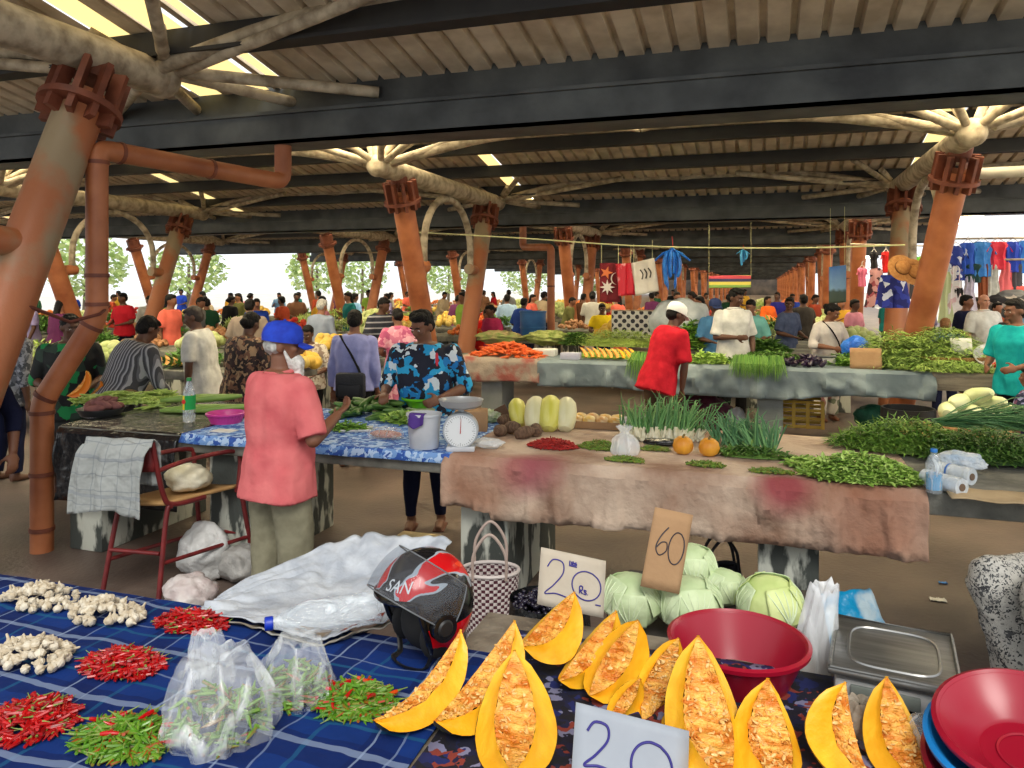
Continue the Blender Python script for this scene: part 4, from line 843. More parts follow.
# ---- cabbages
M_cab = mat('cabbage_green', S(164, 188, 136), .5, S(200, 214, 172), 6, .35, 16, contrast=(.3, .7)); M_cab2 = mat('cabbage_pale', S(184, 206, 156), .5, S(212, 224, 188), 5, .35, 16)
M_vein = mat('cabbage_vein', S(200, 214, 176), .5)
def cabbage(label, c, r, seed, m=None):
    t = thing('cabbage', label, 'cabbage', c); m = m or M_cab
    def sf(d, k=1): return d * r * k * (1 + .04 * nz(d * 2.2, 1, seed) + .015 * nz(d * 7, 1, seed))
    b = MB().ball((0, 0, 0), 1, 28, 18); b.v = [sf(V((p.x, p.y, p.z * .88))) for p in b.v]; b.build('head', m, t)
    rg = random.Random(seed)
    for k in range(5):
        a = k * 1.256 + rg.uniform(-.3, .3); el = rg.uniform(-.05, .5); ce = V((cos(a) * cos(el), sin(a) * cos(el), sin(el))); up = V((0, 0, 1)); e1 = up.cross(ce).normalized(); e2 = ce.cross(e1)
        def leaf(u, v):
            x, y = (u - .5) * 1.9, (v - .5) * 1.9; q = math.hypot(x, y); d = (ce + e1 * x * .72 + e2 * y * .8).normalized(); fl = max(0, q - .7) * .16
            p = sf(V((d.x, d.y, d.z * .88)), 1.02 + fl + .012 * abs(sin(9 * math.atan2(y + .9, x))) * min(1, q)); return p
        lo = MB().grid(leaf, 14, 14).build('outer_leaf', M_cab2 if k % 2 else m, t, solid=.002)
        vm = MB()
        for vx in (-.5, -.25, 0, .25, .5): vm.tube([leaf(.5 + vx * j / 6 * .9, .08 + .8 * j / 6) * 1.012 for j in range(7)], [.0045 - .0005 * j for j in range(7)], 5)
        vm.build('veins', M_vein, lo)
for lb, px, py, d, r, s in [('pale green cabbage right of the 20 Rs sign', 632, 600, 2.66, .102, 1), ('cabbage behind the big red basin, below the 60 sign', 690, 604, 2.62, .105, 2), ('uppermost cabbage beside the 60 sign', 692, 566, 2.92, .09, 3), ('small cabbage behind the red basin', 724, 587, 2.85, .075, 4), ('yellow-green cabbage beside the white plastic bag', 770, 604, 2.66, .11, 5)]:
    cabbage(lb, W(px, py, d=d), r, s, M_cab if s < 5 else mat('cabbage_yellow', S(170, 192, 112), .5, S(206, 216, 150), 5, .35, 16))
# ---- basins
M_redp = mat('red_plastic', S(150, 14, 40), .3, spec=.5); M_bluep = mat('blue_plastic', S(24, 120, 190), .3); M_dred = mat('dark_red_plastic', S(128, 12, 34), .3)
def basin(label, c, r0, r1, h, m, tilt=None, name='basin', drip=0):
    t = thing(name, label, 'basin', c); 
    if tilt: t.rotation_euler = tilt
    MB().lathe([(0, .004), (r0 * .6, .004), (r0 * .95, .006), (r0, .014), (r0 + (r1 - r0) * .5, h * .5), (r1, h), (r1 + .012, h + .002), (r1 + .014, h - .006), (r1 + .002, h - .012), (r0 + (r1 - r0) * .5 + .005, h * .47), (r0 + .005, .0), (0, 0)], 56).build('bowl', m, t)
    MB().lathe([(r1 - .002, h - .003), (r1 + .006, h + .006), (r1 + .016, h + .001), (r1 + .014, h - .01), (r1 + .004, h - .008)], 56).build('rim', m, t)
    MB().lathe([(r0 * .55, .006), (r0 * .6, .008), (r0 * .62, .006)], 48).build('base_ring', m, t)
    return t
basin('big red plastic basin standing in front of the cabbages', W(738, 700, d=2.12) + V((0, 0, .012)), .105, .178, .16, M_redp)
bq = W(1026, z=.875, d=1.62)
basin('dark red basin at the bottom of the stack at the right edge', bq + camdir(-.03, -.012, -.062), .10, .155, .09, M_dred, (R(11), R(-7), 0))
b2 = basin('blue ribbed basin in the middle of the stack at the right edge', bq + camdir(-.014, -.006, -.02), .10, .162, .09, M_bluep, (R(11), R(-7), 0))
MB_r = MB()
for i in range(60):
    a = 2 * pi * i / 60; MB_r.tube([V((.108 * cos(a), .108 * sin(a), .01)), V((.165 * cos(a), .165 * sin(a), .085))], .0022, 5)
MB_r.build('ribs', M_bluep, b2)
basin('red basin on top of the blue one at the right edge', bq + camdir(.004, .004, .022), .09, .158, .075, M_redp, (R(13), R(-7), 0))
# ---- platform scale
M_steel = mat('brushed_steel', S(120, 120, 118), .36, S(146, 146, 144), 5, .05, 90, metal=.8, stretch=(1, 14, 1)); M_scale = mat('scale_body', S(150, 152, 152), .5, S(170, 170, 168), 6); M_dark = mat('dark_plastic', S(20, 20, 22), .5)
sc = W(893, 676, d=2.06); t = thing('platform_scale', 'steel platform scale on the table behind the right pumpkin wedges', 'scale', V((sc.x, sc.y, ZT)), YAW - R(26))
MB().rbox((-.14, -.16, .03), (.14, .16, .085), .014).build('body', M_scale, t)
pm = MB().rbox((-.155, -.175, .095), (.155, .175, .112), .006); po = pm.build('platter', M_steel, t)
MB().tube([(-.148, -.168, .114), (.148, -.168, .114), (.148, .168, .114), (-.148, .168, .114), (-.148, -.168, .114)], .005, 8).build('platter_edge', M_steel, po)
oval = [(.11 * math.copysign(abs(cos(a)) ** .5, cos(a)), .125 * math.copysign(abs(sin(a)) ** .5, sin(a)), .1125) for a in [2 * pi * i / 40 for i in range(41)]]
MB().tube(oval, .0045, 6, False).build('embossed_ring', mat('bright_steel', S(150, 150, 148), .3, metal=.8), po)
MB().rbox((-.10, -.168, .04), (.06, -.158, .075), .003).build('display_panel', mat('display_grey', S(110, 116, 110), .3), t)
MB().rbox((.139, -.12, .035), (.152, .14, .09), .004).build('side_grip', M_dark, t)
for sx in (-.12, .12):
    for sy in (-.14, .14): MB().tube([(sx, sy, 0), (sx, sy, .032)], .02, 12).build('foot', M_dark, t)
# ---- helmet
M_hred = mat('helmet_red', S(196, 16, 18), .18, spec=.6); M_hblk = mat('helmet_black', S(14, 14, 16), .18, spec=.6); M_lin = mat('helmet_lining', S(22, 20, 20), .9, S(34, 30, 30), 20, .5, 50)
m_hel, nt, b = newmat('helmet_shell'); N = nt.nodes.new; L = nt.links.new; b.inputs['Roughness'].default_value = .16
tc = N('ShaderNodeTexCoord'); n1 = N('ShaderNodeTexNoise'); n1.inputs['Scale'].default_value = 8; n1.inputs['Detail'].default_value = 2; mp = N('ShaderNodeMapping'); mp.inputs['Scale'].default_value = (1, .45, 1.3); mp.inputs['Rotation'].default_value = (.4, .2, .6); L(tc.outputs['Object'], mp.inputs[0]); L(mp.outputs[0], n1.inputs['Vector'])
cr = N('ShaderNodeValToRGB'); cr.color_ramp.interpolation = 'CONSTANT'; e = cr.color_ramp.elements; e[0].color = S(18, 18, 22); e[1].position = .5; e[1].color = S(190, 18, 24); x = e.new(.47); x.color = S(150, 160, 170); x = e.new(.64); x.color = S(230, 70, 40); L(n1.outputs['Fac'], cr.inputs[0])
sp = N('ShaderNodeSeparateXYZ'); L(tc.outputs['Object'], sp.inputs[0]); lt = N('ShaderNodeMath'); lt.operation = 'LESS_THAN'; lt.inputs[1].default_value = .13; L(sp.outputs[2], lt.inputs[0])
mx = N('ShaderNodeMixRGB'); L(lt.outputs[0], mx.inputs[0]); L(cr.outputs[0], mx.inputs[1]); mx.inputs[2].default_value = S(198, 14, 18); L(mx.outputs[0], b.inputs['Base Color'])
hb = W(424, 656, d=2.24); hb.z = ZT + .012
ht = thing('motorcycle_helmet', 'red and black open-face helmet with raised clear visor on the plaid cloth', 'helmet', hb, YAW + R(-52))   # local -Y: opening
def hell(th, ph, k=1.0):    # th from top, ph round, -Y front
    return V((.128 * k * sin(th) * cos(ph), .15 * k * sin(th) * sin(ph), .155 + .155 * k * cos(th)))
def shell(k):
    mb = MB(); nu, nv = 64, 30; vs = []; keep = {}
    for j in range(nv + 1):
        for i in range(nu):
            ph = 2 * pi * i / nu; fr = (1 - sin(ph)) / 2                      # 1 at the front
            mxth = R(142) - (R(142) - R(72)) * min(1, max(0, (fr - .62) / .16)) ; vs.append(hell(mxth * j / nv, ph, k))
    fs = [(j * nu + i, (j + 1) * nu + i, (j + 1) * nu + (i + 1) % nu, j * nu + (i + 1) % nu) for j in range(nv) for i in range(nu)]
    return mb.add(vs, fs), vs[-nu:]
sh_, rim_ = shell(1.0); sh_.build('shell', m_hel, ht, solid=.006)
ln_, _ = shell(.90); ln_.build('lining', M_lin, ht, solid=.02)
MB().tube(rim_ + rim_[:1], .009, 8, False).build('edge_trim', M_hblk, ht)
def vis(u, v):
    ph = R(-90) + (u - .5) * R(196); th = R(56) + v * R(44); k = 1.13 + .08 * sin(pi * u)
    p = hell(th, ph, k); piv = V((0, .0, .16)); q = p - piv; a = R(36); return piv + Matrix.Rotation(-a, 3, 'X') @ q
m_vis, nt, b = newmat('clear_visor'); b.inputs['Base Color'].default_value = (.3, .3, .32, 1); b.inputs['Roughness'].default_value = .05; b.inputs['Specular IOR Level'].default_value = .5
tr = nt.nodes.new('ShaderNodeBsdfTransparent'); tr.inputs[0].default_value = (.86, .88, .9, 1); mx = nt.nodes.new('ShaderNodeMixShader'); mx.inputs[0].default_value = .90; nt.links.new(b.outputs[0], mx.inputs[1]); nt.links.new(tr.outputs[0], mx.inputs[2]); nt.links.new(mx.outputs[0], nt.nodes['Material Output'].inputs[0])
vo = MB().grid(vis, 40, 14).build('visor', m_vis, ht)
ed = [vis(0, j / 10) for j in range(11)] + [vis(i / 30, 1) for i in range(31)] + [vis(1, 1 - j / 10) for j in range(11)] + [vis(1 - i / 30, 0) for i in range(31)]
MB().tube(ed, .002, 6, False).build('visor_edge', mat('visor_edge', S(96, 100, 104), .3), vo)
for sg in (-1, 1):
    MB().tube([V((sg * .124, -.02, .135)), V((sg * .148, -.02, .135))], .038, 24).build('visor_pivot', M_hblk, ht)
    MB().tube([V((sg * .147, -.02, .135)), V((sg * .153, -.02, .135))], [.026, .02], 24).build('pivot_cap', M_dark, ht)
    MB().tube(bez([V((sg * .10, -.03, .06)), V((sg * .07, -.04, .0)), V((sg * .04, -.08, .004)), V((0, -.09, .006))], 6), .009, 8, True, .4).build('chin_strap', M_dark, ht)
MB().ball((0, .035, .10), (.098, .10, .088), 20, 14).ball((-.08, -.01, .085), (.03, .05, .06), 16, 12).ball((.08, -.01, .085), (.03, .05, .06), 16, 12).build('padding', mat('helmet_padding', S(12, 11, 12), .8), ht)
# lettering on the brow
fc = bpy.data.curves.new('lettering', 'FONT'); fc.body = 'SAN'; fc.size = .048; fc.extrude = .0008; fc.align_x = 'CENTER'; fc.shear = .25
fo = bpy.data.objects.new('tmp', fc); bake_scene.collection.objects.link(fo); bake_scene.view_layers[0].update()
lm = bpy.data.meshes.new_from_object(fo.evaluated_get(bake_scene.view_layers[0].depsgraph)); bpy.data.objects.remove(fo)
for v in lm.vertices:
    ph = R(-64) + v.co.x / .135; th = R(62) - v.co.y / .155; v.co = hell(th, ph, 1.036 + v.co.z * 3)
lm.name = 'lettering'; lm.materials.clear(); lm.materials.append(mat('silver_letters', S(200, 204, 208), .3)); link('lettering', lm, ht)
# ---- garlic and chillies
M_gar = mat('garlic_skin', S(184, 168, 142), .6, S(212, 202, 182), 26, .4, 60, contrast=(.4, .6), stretch=(1, 1, .3)); M_root = mat('garlic_root', S(150, 124, 90), .9)
def garlic(seed):
    mb = MB(); mb.lathe([(.004, -.014), (.012, -.013), (.0185, -.004), (.019, .003), (.015, .011), (.008, .016), (.0045, .022), (.004, .027 + .005 * (seed % 3)), (.0025, .03 + .005 * (seed % 3))], 18, None, 7 + seed % 3, .07, True)
    for p in mb.v: p += V((.006 * (max(0, p.z - .012) * 40) * sin(seed), .006 * (max(0, p.z - .012) * 40) * cos(seed), 0))
    return mb.mesh('garlic_bulb', M_gar)
gar = [garlic(i) for i in range(4)]
def heap(name, meshes, label, cat, group, c, rx, ry, h, n, pose, seed, ang=0, size=(.9, 1.1), jitter=.0, flatter=1.0, lift=0.004, centre=.75):
    """n separate items heaped in a dome on what lies at c"""
    rg = random.Random(seed); out = []
    for k in range(n):
        rr = rg.random() ** centre; a = rg.uniform(0, 2 * pi); x, y = rx * rr * cos(a), ry * rr * sin(a)
        z = h * max(0, 1 - rr ** 1.6) * (rg.random() ** .35) + lift
        ca, sa = cos(ang), sin(ang)
        o = link(name, meshes[k % len(meshes)]); tag(o, label, cat, group)
        o.location = V(c) + V((x * ca - y * sa, x * sa + y * ca, z)); o.rotation_euler = pose(rg); sc = rg.uniform(*size); o.scale = (sc, sc, sc); out.append(o)
    return out
tumble = lambda rg: (rg.uniform(-1.9, 1.9), rg.uniform(-1.2, 1.2), rg.uniform(0, 6.28))
lie = lambda rg: (rg.uniform(-.25, .25), rg.uniform(-.3, .3), rg.uniform(0, 6.28))
for lb, px, py, rx, ry, n, s in [('garlic bulb in the farthest garlic heap', 42, 606, .15, .085, 86, 1), ('garlic bulb in the heap beside the red chillies', 105, 621, .14, .075, 80, 2), ('garlic bulb in the nearest garlic heap at the left edge', 33, 664, .135, .085, 80, 3)]:
    heap('garlic_bulb', gar, lb, 'garlic', lb.replace('garlic bulb in', 'garlic in'), W(px, py, ZT) + V((0, 0, .012)), rx, ry, .05, n, tumble, s, 0, (.6, .85), lift=.012, centre=.6)
M_cr = mat('chilli_red', S(168, 8, 14), .22, S(196, 20, 22), 10); M_cg = mat('chilli_green', S(60, 110, 22), .25, S(104, 150, 40), 10); M_stem = mat('chilli_stem', S(96, 130, 44), .5, S(150, 156, 84), 20); M_co = mat('chilli_orange', S(200, 70, 20), .25)
def chilli(seed, m):
    rg = random.Random(seed); ln = rg.uniform(.042, .062); b = rg.uniform(-.5, .5); mb = MB(); pts = []; n = 9
    for i in range(n): u = i / (n - 1); pts.append(V((ln * (u - .35), b * .03 * (u * u - .2), .004 * sin(3 * u + seed))))
    mb.tube(pts, [.0032, .0052, .0056, .0054, .005, .0044, .0034, .0022, .0006], 8); mb.mi = 1
    d = (pts[0] - pts[1]).normalized(); mb.tube([pts[0] - d * .002, pts[0] + d * .003, pts[0] + d * .012, pts[0] + d * .026 + V((0, .005 * b, 0))], [.0042, .003, .0014, .0012], 6)
    return mb.mesh('chilli', [m, M_stem])
cr_ = [chilli(i, M_cr) for i in range(6)]; cg_ = [chilli(i + 20, M_cg) for i in range(6)]; co_ = [chilli(40, M_co)]
for lb, px, py, rx, ry, n, s in [('red chilli in the nearest red heap at the left edge', 30, 727, .115, .095, 120, 4), ('red chilli in the middle red heap between the garlic and the plastic bag', 123, 670, .125, .075, 110, 5)]:
    heap('red_chilli', cr_, lb, 'chilli', lb.replace('red chilli in', 'red chillies in'), W(px, py, ZT) + V((0, 0, .012)), rx, ry, .04, n, lie, s, .1, (.7, .95), centre=.55)
heap('red_chilli', cr_, 'red chilli in the farthest red heap beside the white sack', 'chilli', 'red chillies beside the white sack', W(192, 628, ZT) + V((0, 0, .012)), .12, .06, .035, 64, lie, 6, 0, (.7, .95), centre=.55)
def under(nm, label, c, rx, ry, h, n, m, seed):      # the many smaller ones beneath the three hundred largest
    rg = random.Random(seed); mb = MB()
    for k in range(n):
        rr = rg.random() ** .5; a = rg.uniform(0, 6.28); p = V((rx * rr * cos(a), ry * rr * sin(a), h * (1 - rr * rr) * rg.random() ** .5 + .004)); d = V((rg.uniform(-1, 1), rg.uniform(-1, 1), rg.uniform(-.25, .25))).normalized() * .024
        for e in (-1, 1):
            if (p + d * e).z < .004: d.z = 0
        mb.tube([p - d, p, p + d], [.0042, .0048, .0008], 6)
    tag(mb.build(nm, m, None, c), label, 'chillies', None, 'stuff')
M_ur = mat('under_red', S(150, 10, 14), .25, None, island=[S(182, 20, 22), S(120, 8, 12)]); M_ug = mat('under_green', S(66, 112, 24), .3, None, island=[S(110, 150, 44), S(84, 130, 34), S(170, 40, 24)])
for nm, lb, px, py, rx, ry, m in [('red_chillies', 'smaller red chillies filling the nearest red heap', 30, 727, .115, .095, M_ur), ('red_chillies', 'smaller red chillies filling the middle red heap', 123, 670, .125, .075, M_ur), ('red_chillies', 'smaller red chillies filling the heap beside the white sack', 192, 628, .12, .06, M_ur), ('green_chillies', 'smaller chillies filling the green heap left of the clear bags', 126, 745, .13, .085, M_ug), ('green_chillies', 'smaller chillies filling the green heap beside the pumpkin wedge', 354, 707, .105, .085, M_ug)]:
    under(nm, lb, W(px, py, ZT) + V((0, 0, .012)), rx, ry, .038, 300, m, px)
for lb, px, py, rx, ry, n, s in [('green chilli in the heap left of the clear plastic bags', 126, 745, .13, .085, 130, 7), ('green chilli in the heap between the plastic bags and the pumpkin', 354, 707, .105, .085, 120, 8)]:
    heap('green_chilli', cg_ , lb, 'chilli', lb.replace('green chilli in', 'green chillies in'), W(px, py, ZT) + V((0, 0, .012)), rx, ry, .045, n, lie, s, .1, (.7, .95), centre=.55)
    heap('red_chilli', cr_ + co_, 'ripe red chilli among the green ones ' + ('left of the clear bags' if s == 7 else 'beside the pumpkin wedge'), 'chilli', 'ripe chillies among the green ' + str(s), W(px, py, ZT) + V((0, 0, .02)), rx, ry, .045, 14, lie, s + 30, .1, centre=.55)
# ---- clear plastic bags full of chillies
M_film = filmmat('clear_film', clear=.84, scale=9); M_film2 = filmmat('milky_film', (.86, .88, .9, 1), .62, .3, 10)
def bag(label, c, rx, ry, h, seed, m=None, lean=(0, 0), neck=.35, fill=None, name='plastic_bag', tie=False, rz=0, crinkle=.10):
    t = thing(name, label, 'bag', c, rz)
    prof = [(0, 0), (.5, .0), (.85, .03), (1.0, .16), (1.0, .34), (.86, .52), (.6, .66), (neck, .74), (neck * .9, .80), (neck * 1.4, .90), (neck * 1.9, 1.0)] if neck < .55 else [(0, 0), (.6, 0), (.92, .03), (1.02, .2), (1.0, .4), (.92, .55), (.84, .7), (.74, .82), (.7, .9), (.62, .98), (.3, .93), (.12, .84)]
    def fn(u, v):
        k = v * (len(prof) - 1); i = min(int(k), len(prof) - 2); f = k - i; r = prof[i][0] + (prof[i + 1][0] - prof[i][0]) * f; z = prof[i][1] + (prof[i + 1][1] - prof[i][1]) * f
        a = 2 * pi * u; pk = 1 + crinkle * (1.2 * nz((cos(a) * 1.6, sin(a) * 1.6, z * 1.5), 1, seed) + .9 * nz((cos(a) * 4, sin(a) * 4, z * 2), 1, seed)) + (.09 if neck < .55 else .03) * max(0, z - .45) * sin(a * 9 + seed)
        return (rx * r * pk * cos(a) + lean[0] * z * h, ry * r * pk * sin(a) + lean[1] * z * h, h * z * (1 + .12 * nz((cos(a) * 2, sin(a) * 2, seed))))
    MB().grid(fn, 64, 44).build('film', m or M_film, t)
    if fill: fill(t, rx, ry, h)
    return t
def fill_chil(t, rx, ry, h, n=150):
    rg = random.Random(int(rx * 1000)); mb = MB()
    for k in range(n):
        rr = rg.random() ** .5 * .88; a = rg.uniform(0, 6.28); c = V((rx * rr * cos(a), ry * rr * sin(a), .012 + h * .62 * rg.random() * (1 - rr * .5))); d = V((rg.uniform(-1, 1), rg.uniform(-1, 1), rg.uniform(-.5, .5))).normalized() * .024
        mb.tube([c - d, c, c + d], [.0045, .0055, .001], 6)
    tag(mb.build('chillies_inside', mat('chillies_in_bag', S(70, 112, 34), .4, None, island=[S(110, 150, 50), S(90, 130, 40), S(150, 60, 30)]), t), kind='stuff')
bag('bulging clear plastic bag of green chillies beside the middle red heap', W(222, 736, ZT), .135, .115, .19, 3, fill=fill_chil, lean=(-.12, .1), neck=.75, crinkle=.26)
bag('smaller clear plastic bag knotted open, next to the green chillies', W(296, 700, ZT), .098, .085, .16, 9, fill=fill_chil, lean=(.0, .1), neck=.8, crinkle=.26)
bag('crumpled empty clear bag behind the bulging chilli bag', W(212, 690, ZT), .06, .045, .15, 14, lean=(-.2, .1), neck=.6, crinkle=.2)
# ---- white sack with a bottle lying in it
M_sack = mat('white_woven_sack', S(158, 164, 174), .6, S(190, 195, 202), 10, .8, 14, spec=.3)
sa = [W(196, 612, ZT + .02), W(318, 645, ZT + .015), W(393, 622, d=2.42), W(452, 542, d=2.85), W(372, 546, d=3.0), W(286, 556, d=2.95)]
def sk_fn(u, v):
    f0 = sa[0].lerp(sa[1], min(1, u * 2)) if u < .5 else sa[1].lerp(sa[2], u * 2 - 1)
    b0 = sa[0].lerp(sa[5], 1) if u <= 0 else (sa[5].lerp(sa[4], min(1, u * 2)) if u < .5 else sa[4].lerp(sa[3], u * 2 - 1))
    b0 = sa[0].lerp(b0, min(1, .25 + u * 3))
    p = f0.lerp(b0, v); bow = sin(pi * v)
    z = max(p.z, ZT + .02) - .035 * bow * sin(pi * u) + .014 * nz((u * 5, v * 4, 2)) + .016 * abs(nz((u * 9 + v * 3, v * 7, 7))) + .007 * nz((u * 19, v * 15, 3)) + .012 * (max(0, .16 - v) / .16) ** 2
    if v > .75: z += (v - .75) * .16 * sin(pi * u) + .02 * nz((u * 9, v * 3))
    return V((p.x + .012 * nz((u * 7, v * 7, 4)), p.y + .012 * nz((u * 7, v * 7, 9)), max(z, ZT + .012)))
so = thing('woven_sack', 'white woven sack spread open behind the helmet with a bottle lying in it', 'sack', (sa[0] + sa[3]) / 2); oo = so.location
MB().grid(lambda u, v: sk_fn(u, v) - oo, 70, 50).build('upper_layer', M_sack, so, solid=.004)
MB().grid(lambda u, v: sk_fn(u, v * .12) - oo + V((0, 0, -.012 - .02 * v)) - camdir(0, .012 * (1 - v)), 60, 6).build('under_layer', mat('sack_underside', S(170, 168, 160), .8, S(120, 110, 96), 9, .3), so, solid=.004)
for u0, u1, cc in ((.62, .74, S(150, 66, 40)), (.80, .9, S(120, 44, 30)), (.40, .55, S(150, 132, 110))):
    MB().grid(lambda u, v: sk_fn(u0 + (u1 - u0) * u, .03 + .09 * v) + V((0, 0, .004)) - oo, 8, 5).build('printed_mark', mat('sack_print_%d' % (u0 * 100), cc, .8, M_sack.node_tree.nodes['Principled BSDF'].inputs['Base Color'].default_value[:], 30, contrast=(.5, .6)), so)
M_pet = filmmat('clear_bottle', (.82, .9, .96, 1), .78, .06, 20, 1.0)
def bottle(label, c, r, h, m, capm, name='water_bottle', lab=None, rot=None, water=None, lab_z=(.35, .6), waist=.0):
    t = thing(name, label, 'bottle', c)
    if rot: t.rotation_euler = rot
    pr = [(0, .012), (r * .6, .0), (r * .92, .006), (r, .03)] + [(r * (1 - .05 * (i % 2) - waist * sin(pi * i / 8)), .05 + (h * .62 - .05) * i / 8) for i in range(9)] + [(r * .96, h * .66), (r * .8, h * .76), (r * .5, h * .87), (r * .34, h * .92), (r * .34, h * .96)]
    MB().lathe(pr, 28).build('body', m, t)
    MB().lathe([(0, h + .004), (r * .36, h + .004), (r * .4, h), (r * .4, h * .945), (r * .36, h * .94)], 20).build('cap', capm, t)
    if lab:
        lo = MB().lathe([(r * 1.015, h * lab_z[0]), (r * 1.02, h * lab_z[1])], 28).build('wrapper', lab, t)
    if water: MB().lathe([(0, .014), (r * .9, .02), (r * .93, h * water), (0, h * water)], 20).build('water', mat('water_blue', S(60, 150, 200), .1, spec=.6), t)
    return t
q0 = W(266, 624, d=2.25); q1 = W(380, 606, d=2.37); bd_ = (q0 - q1).normalized()
bt = bottle('large clear bottle with blue cap lying on the white sack', q1 + V((0, 0, .0)), .05, (q0 - q1).length, M_pet, mat('blue_cap', S(16, 50, 170), .4)); bt.rotation_euler = bd_.to_track_quat('Z', 'Y').to_euler()
tag(MB().rbox((-.04, -.02, 0), (.04, .02, .02), .008).build('scrap', mat('onion_skins', S(170, 130, 90), .9, S(200, 176, 130), 60, 1), None, W(296, 601, d=2.68)), 'little clump of dry onion skins lying in the white sack', 'scrap')
# ---- basket, grapes, bags
m_chk, nt, b = newmat('checked_weave'); N = nt.nodes.new; L = nt.links.new; tc = N('ShaderNodeTexCoord'); ck = N('ShaderNodeTexChecker'); mp = N('ShaderNodeMapping'); L(tc.outputs['UV'], mp.inputs[0]); ck.inputs['Scale'].default_value = 1
ck.inputs['Color1'].default_value = S(70, 34, 44); ck.inputs['Color2'].default_value = S(196, 186, 182); L(mp.outputs[0], ck.inputs[0]); L(ck.outputs[0], b.inputs['Base Color']); b.inputs['Roughness'].default_value = .5
def basket_mesh():
    vs = []; fs = []; nu, nv = 44, 24; mb = MB()
    pr = lambda v: .105 + .028 * v
    for j in range(nv + 1):
        for i in range(nu): a = 2 * pi * i / nu; k = 1 + .012 * (1 if (i + j) % 2 else -1); vs.append(((pr(j / nv) * 1.15) * cos(a) * k, pr(j / nv) * .85 * sin(a) * k, .40 * j / nv))
    mb.v = [V(p) for p in vs]
    for j in range(nv):
        for i in range(nu): mb.f.append((j * nu + i, j * nu + (i + 1) % nu, (j + 1) * nu + (i + 1) % nu, (j + 1) * nu + i)); mb.m.append((i + j) % 2)
    mb.f.append(tuple(range(nu - 1, -1, -1))); mb.m.append(0); return mb
bk = thing('woven_basket', 'purple and white checked woven basket standing before the concrete pier', 'basket', W(490, z=0, d=4.02), YAW)
basket_mesh().build('weave', [mat('weave_purple', S(76, 36, 46), .5), mat('weave_white', S(200, 190, 186), .5)], bk, smooth=False, solid=.004)
MB().tube([(.153 * cos(2 * pi * i / 30), .113 * sin(2 * pi * i / 30), .40) for i in range(31)], .01, 8, False).build('rim', mat('weave_white', S(200, 190, 186), .5), bk)
for y in (-.1, .1): MB().tube(bez([(-.085, y, .38), (-.08, y * 1.1, .52), (0, y * 1.1, .62), (.08, y * 1.1, .52), (.085, y, .38)], 8), .008, 8).build('handle', mat('basket_handle', S(176, 156, 146), .5), bk)
gb = thing('black_sack', 'open black plastic sack of dark grapes behind the 20 Rs sign', 'sack', W(548, z=0, d=3.25))
MB().grid(lambda u, v: ((.17 + .02 * nz((cos(6.28 * u) * 2, sin(6.28 * u) * 2, v * 4))) * cos(2 * pi * u) * (1 + .1 * sin(pi * v)), (.15 + .02 * nz((cos(6.28 * u) * 2, sin(6.28 * u) * 2, v * 4 + 5))) * sin(2 * pi * u) * (1 + .1 * sin(pi * v)), .56 * v), 40, 20).build('film', m_black, gb)
mb = MB(); rg = random.Random(5)
for k in range(260): a = rg.uniform(0, 6.28); q = rg.random() ** .5 * .15; mb.ball((q * cos(a), q * sin(a), .50 + .05 * rg.random() + .05 * (1 - q / .15)), rg.uniform(.009, .013), 8, 6)
tag(mb.build('grapes', mat('dark_grapes', S(20, 18, 28), .25, S(44, 40, 60), 30), gb), kind='stuff')
hbm = thing('black_bag', 'black bag with looped handles on the floor under the brown cloth', 'bag', W(722, z=0, d=4.5), YAW)
MB().grid(lambda u, v: (.14 * cos(2 * pi * u) * (1 - .25 * v), .08 * sin(2 * pi * u) * (1 - .4 * v), .24 * v + .02 * sin(9 * u) * v), 30, 10).build('body', mat('black_nylon', S(16, 18, 26), .6), hbm, solid=.004)
for y in (-.03, .03): MB().tube(bez([(-.09, y, .2), (-.08, y * 2, .34), (0, y * 2, .42), (.07, y * 2, .34), (.09, y, .2)], 6), .009, 8).build('handle', mat('black_nylon', S(16, 18, 26), .6), hbm)
bag('tall white plastic bag slumped beside the red basin', W(806, 700, d=2.2), .06, .06, .33, 22, M_film2, (.16, .1), .7, crinkle=.16)
bag('crumpled clear bag in front of the scale under the pumpkin', W(935, 760, ZT), .085, .06, .10, 31, None, (.1, 0), .7, crinkle=.25)
bag('small greyish bag between the two right pumpkin wedges', W(858, 735, ZT), .05, .04, .09, 33, mat('taupe_bag', S(120, 108, 94), .7, S(160, 150, 134), 9, .8, 20), (.1, 0), .7, crinkle=.25)
bb = thing('blue_packet', 'bright blue printed plastic packet on the floor behind the scale', 'packet', W(850, z=0, d=3.75), YAW + .2)
MB().grid(lambda u, v: (.17 * (u - .5) * 2, .08 * (v - .5) * 2 + .02 * nz((u * 4, v * 3)), .16 + .2 * v + .03 * nz((u * 5, v * 4, 3))), 24, 14).build('front', mat('packet_blue', S(16, 140, 190), .35, S(170, 190, 200), 3.5, .6, 14, contrast=(.5, .56)), bb, solid=.02)
MB().rbox((-.15, -.07, 0), (.15, .09, .17), .03).build('contents', mat('packet_blue2', S(20, 120, 170), .5), bb)
tag(MB().grid(lambda u, v: (.09 * (u - .5), .05 * (v - .5), .006 + .014 * abs(nz((u * 5, v * 5)))), 12, 8).build('paper_scrap', mat('scrap_white', S(206, 204, 198), .8), None, W(938, 601, 0), solid=.002), 'crumpled white paper scrap lying on the floor', 'scrap')
tag(MB().grid(lambda u, v: (.05 * (u - .5), .03 * (v - .5), .006 + .014 * abs(nz((u * 5, v * 5)))), 8, 6).build('paper_scrap', mat('scrap_blue', S(60, 120, 190), .8), None, W(943, 584, 0), solid=.002), 'tiny blue scrap lying on the floor beyond the white one', 'scrap')
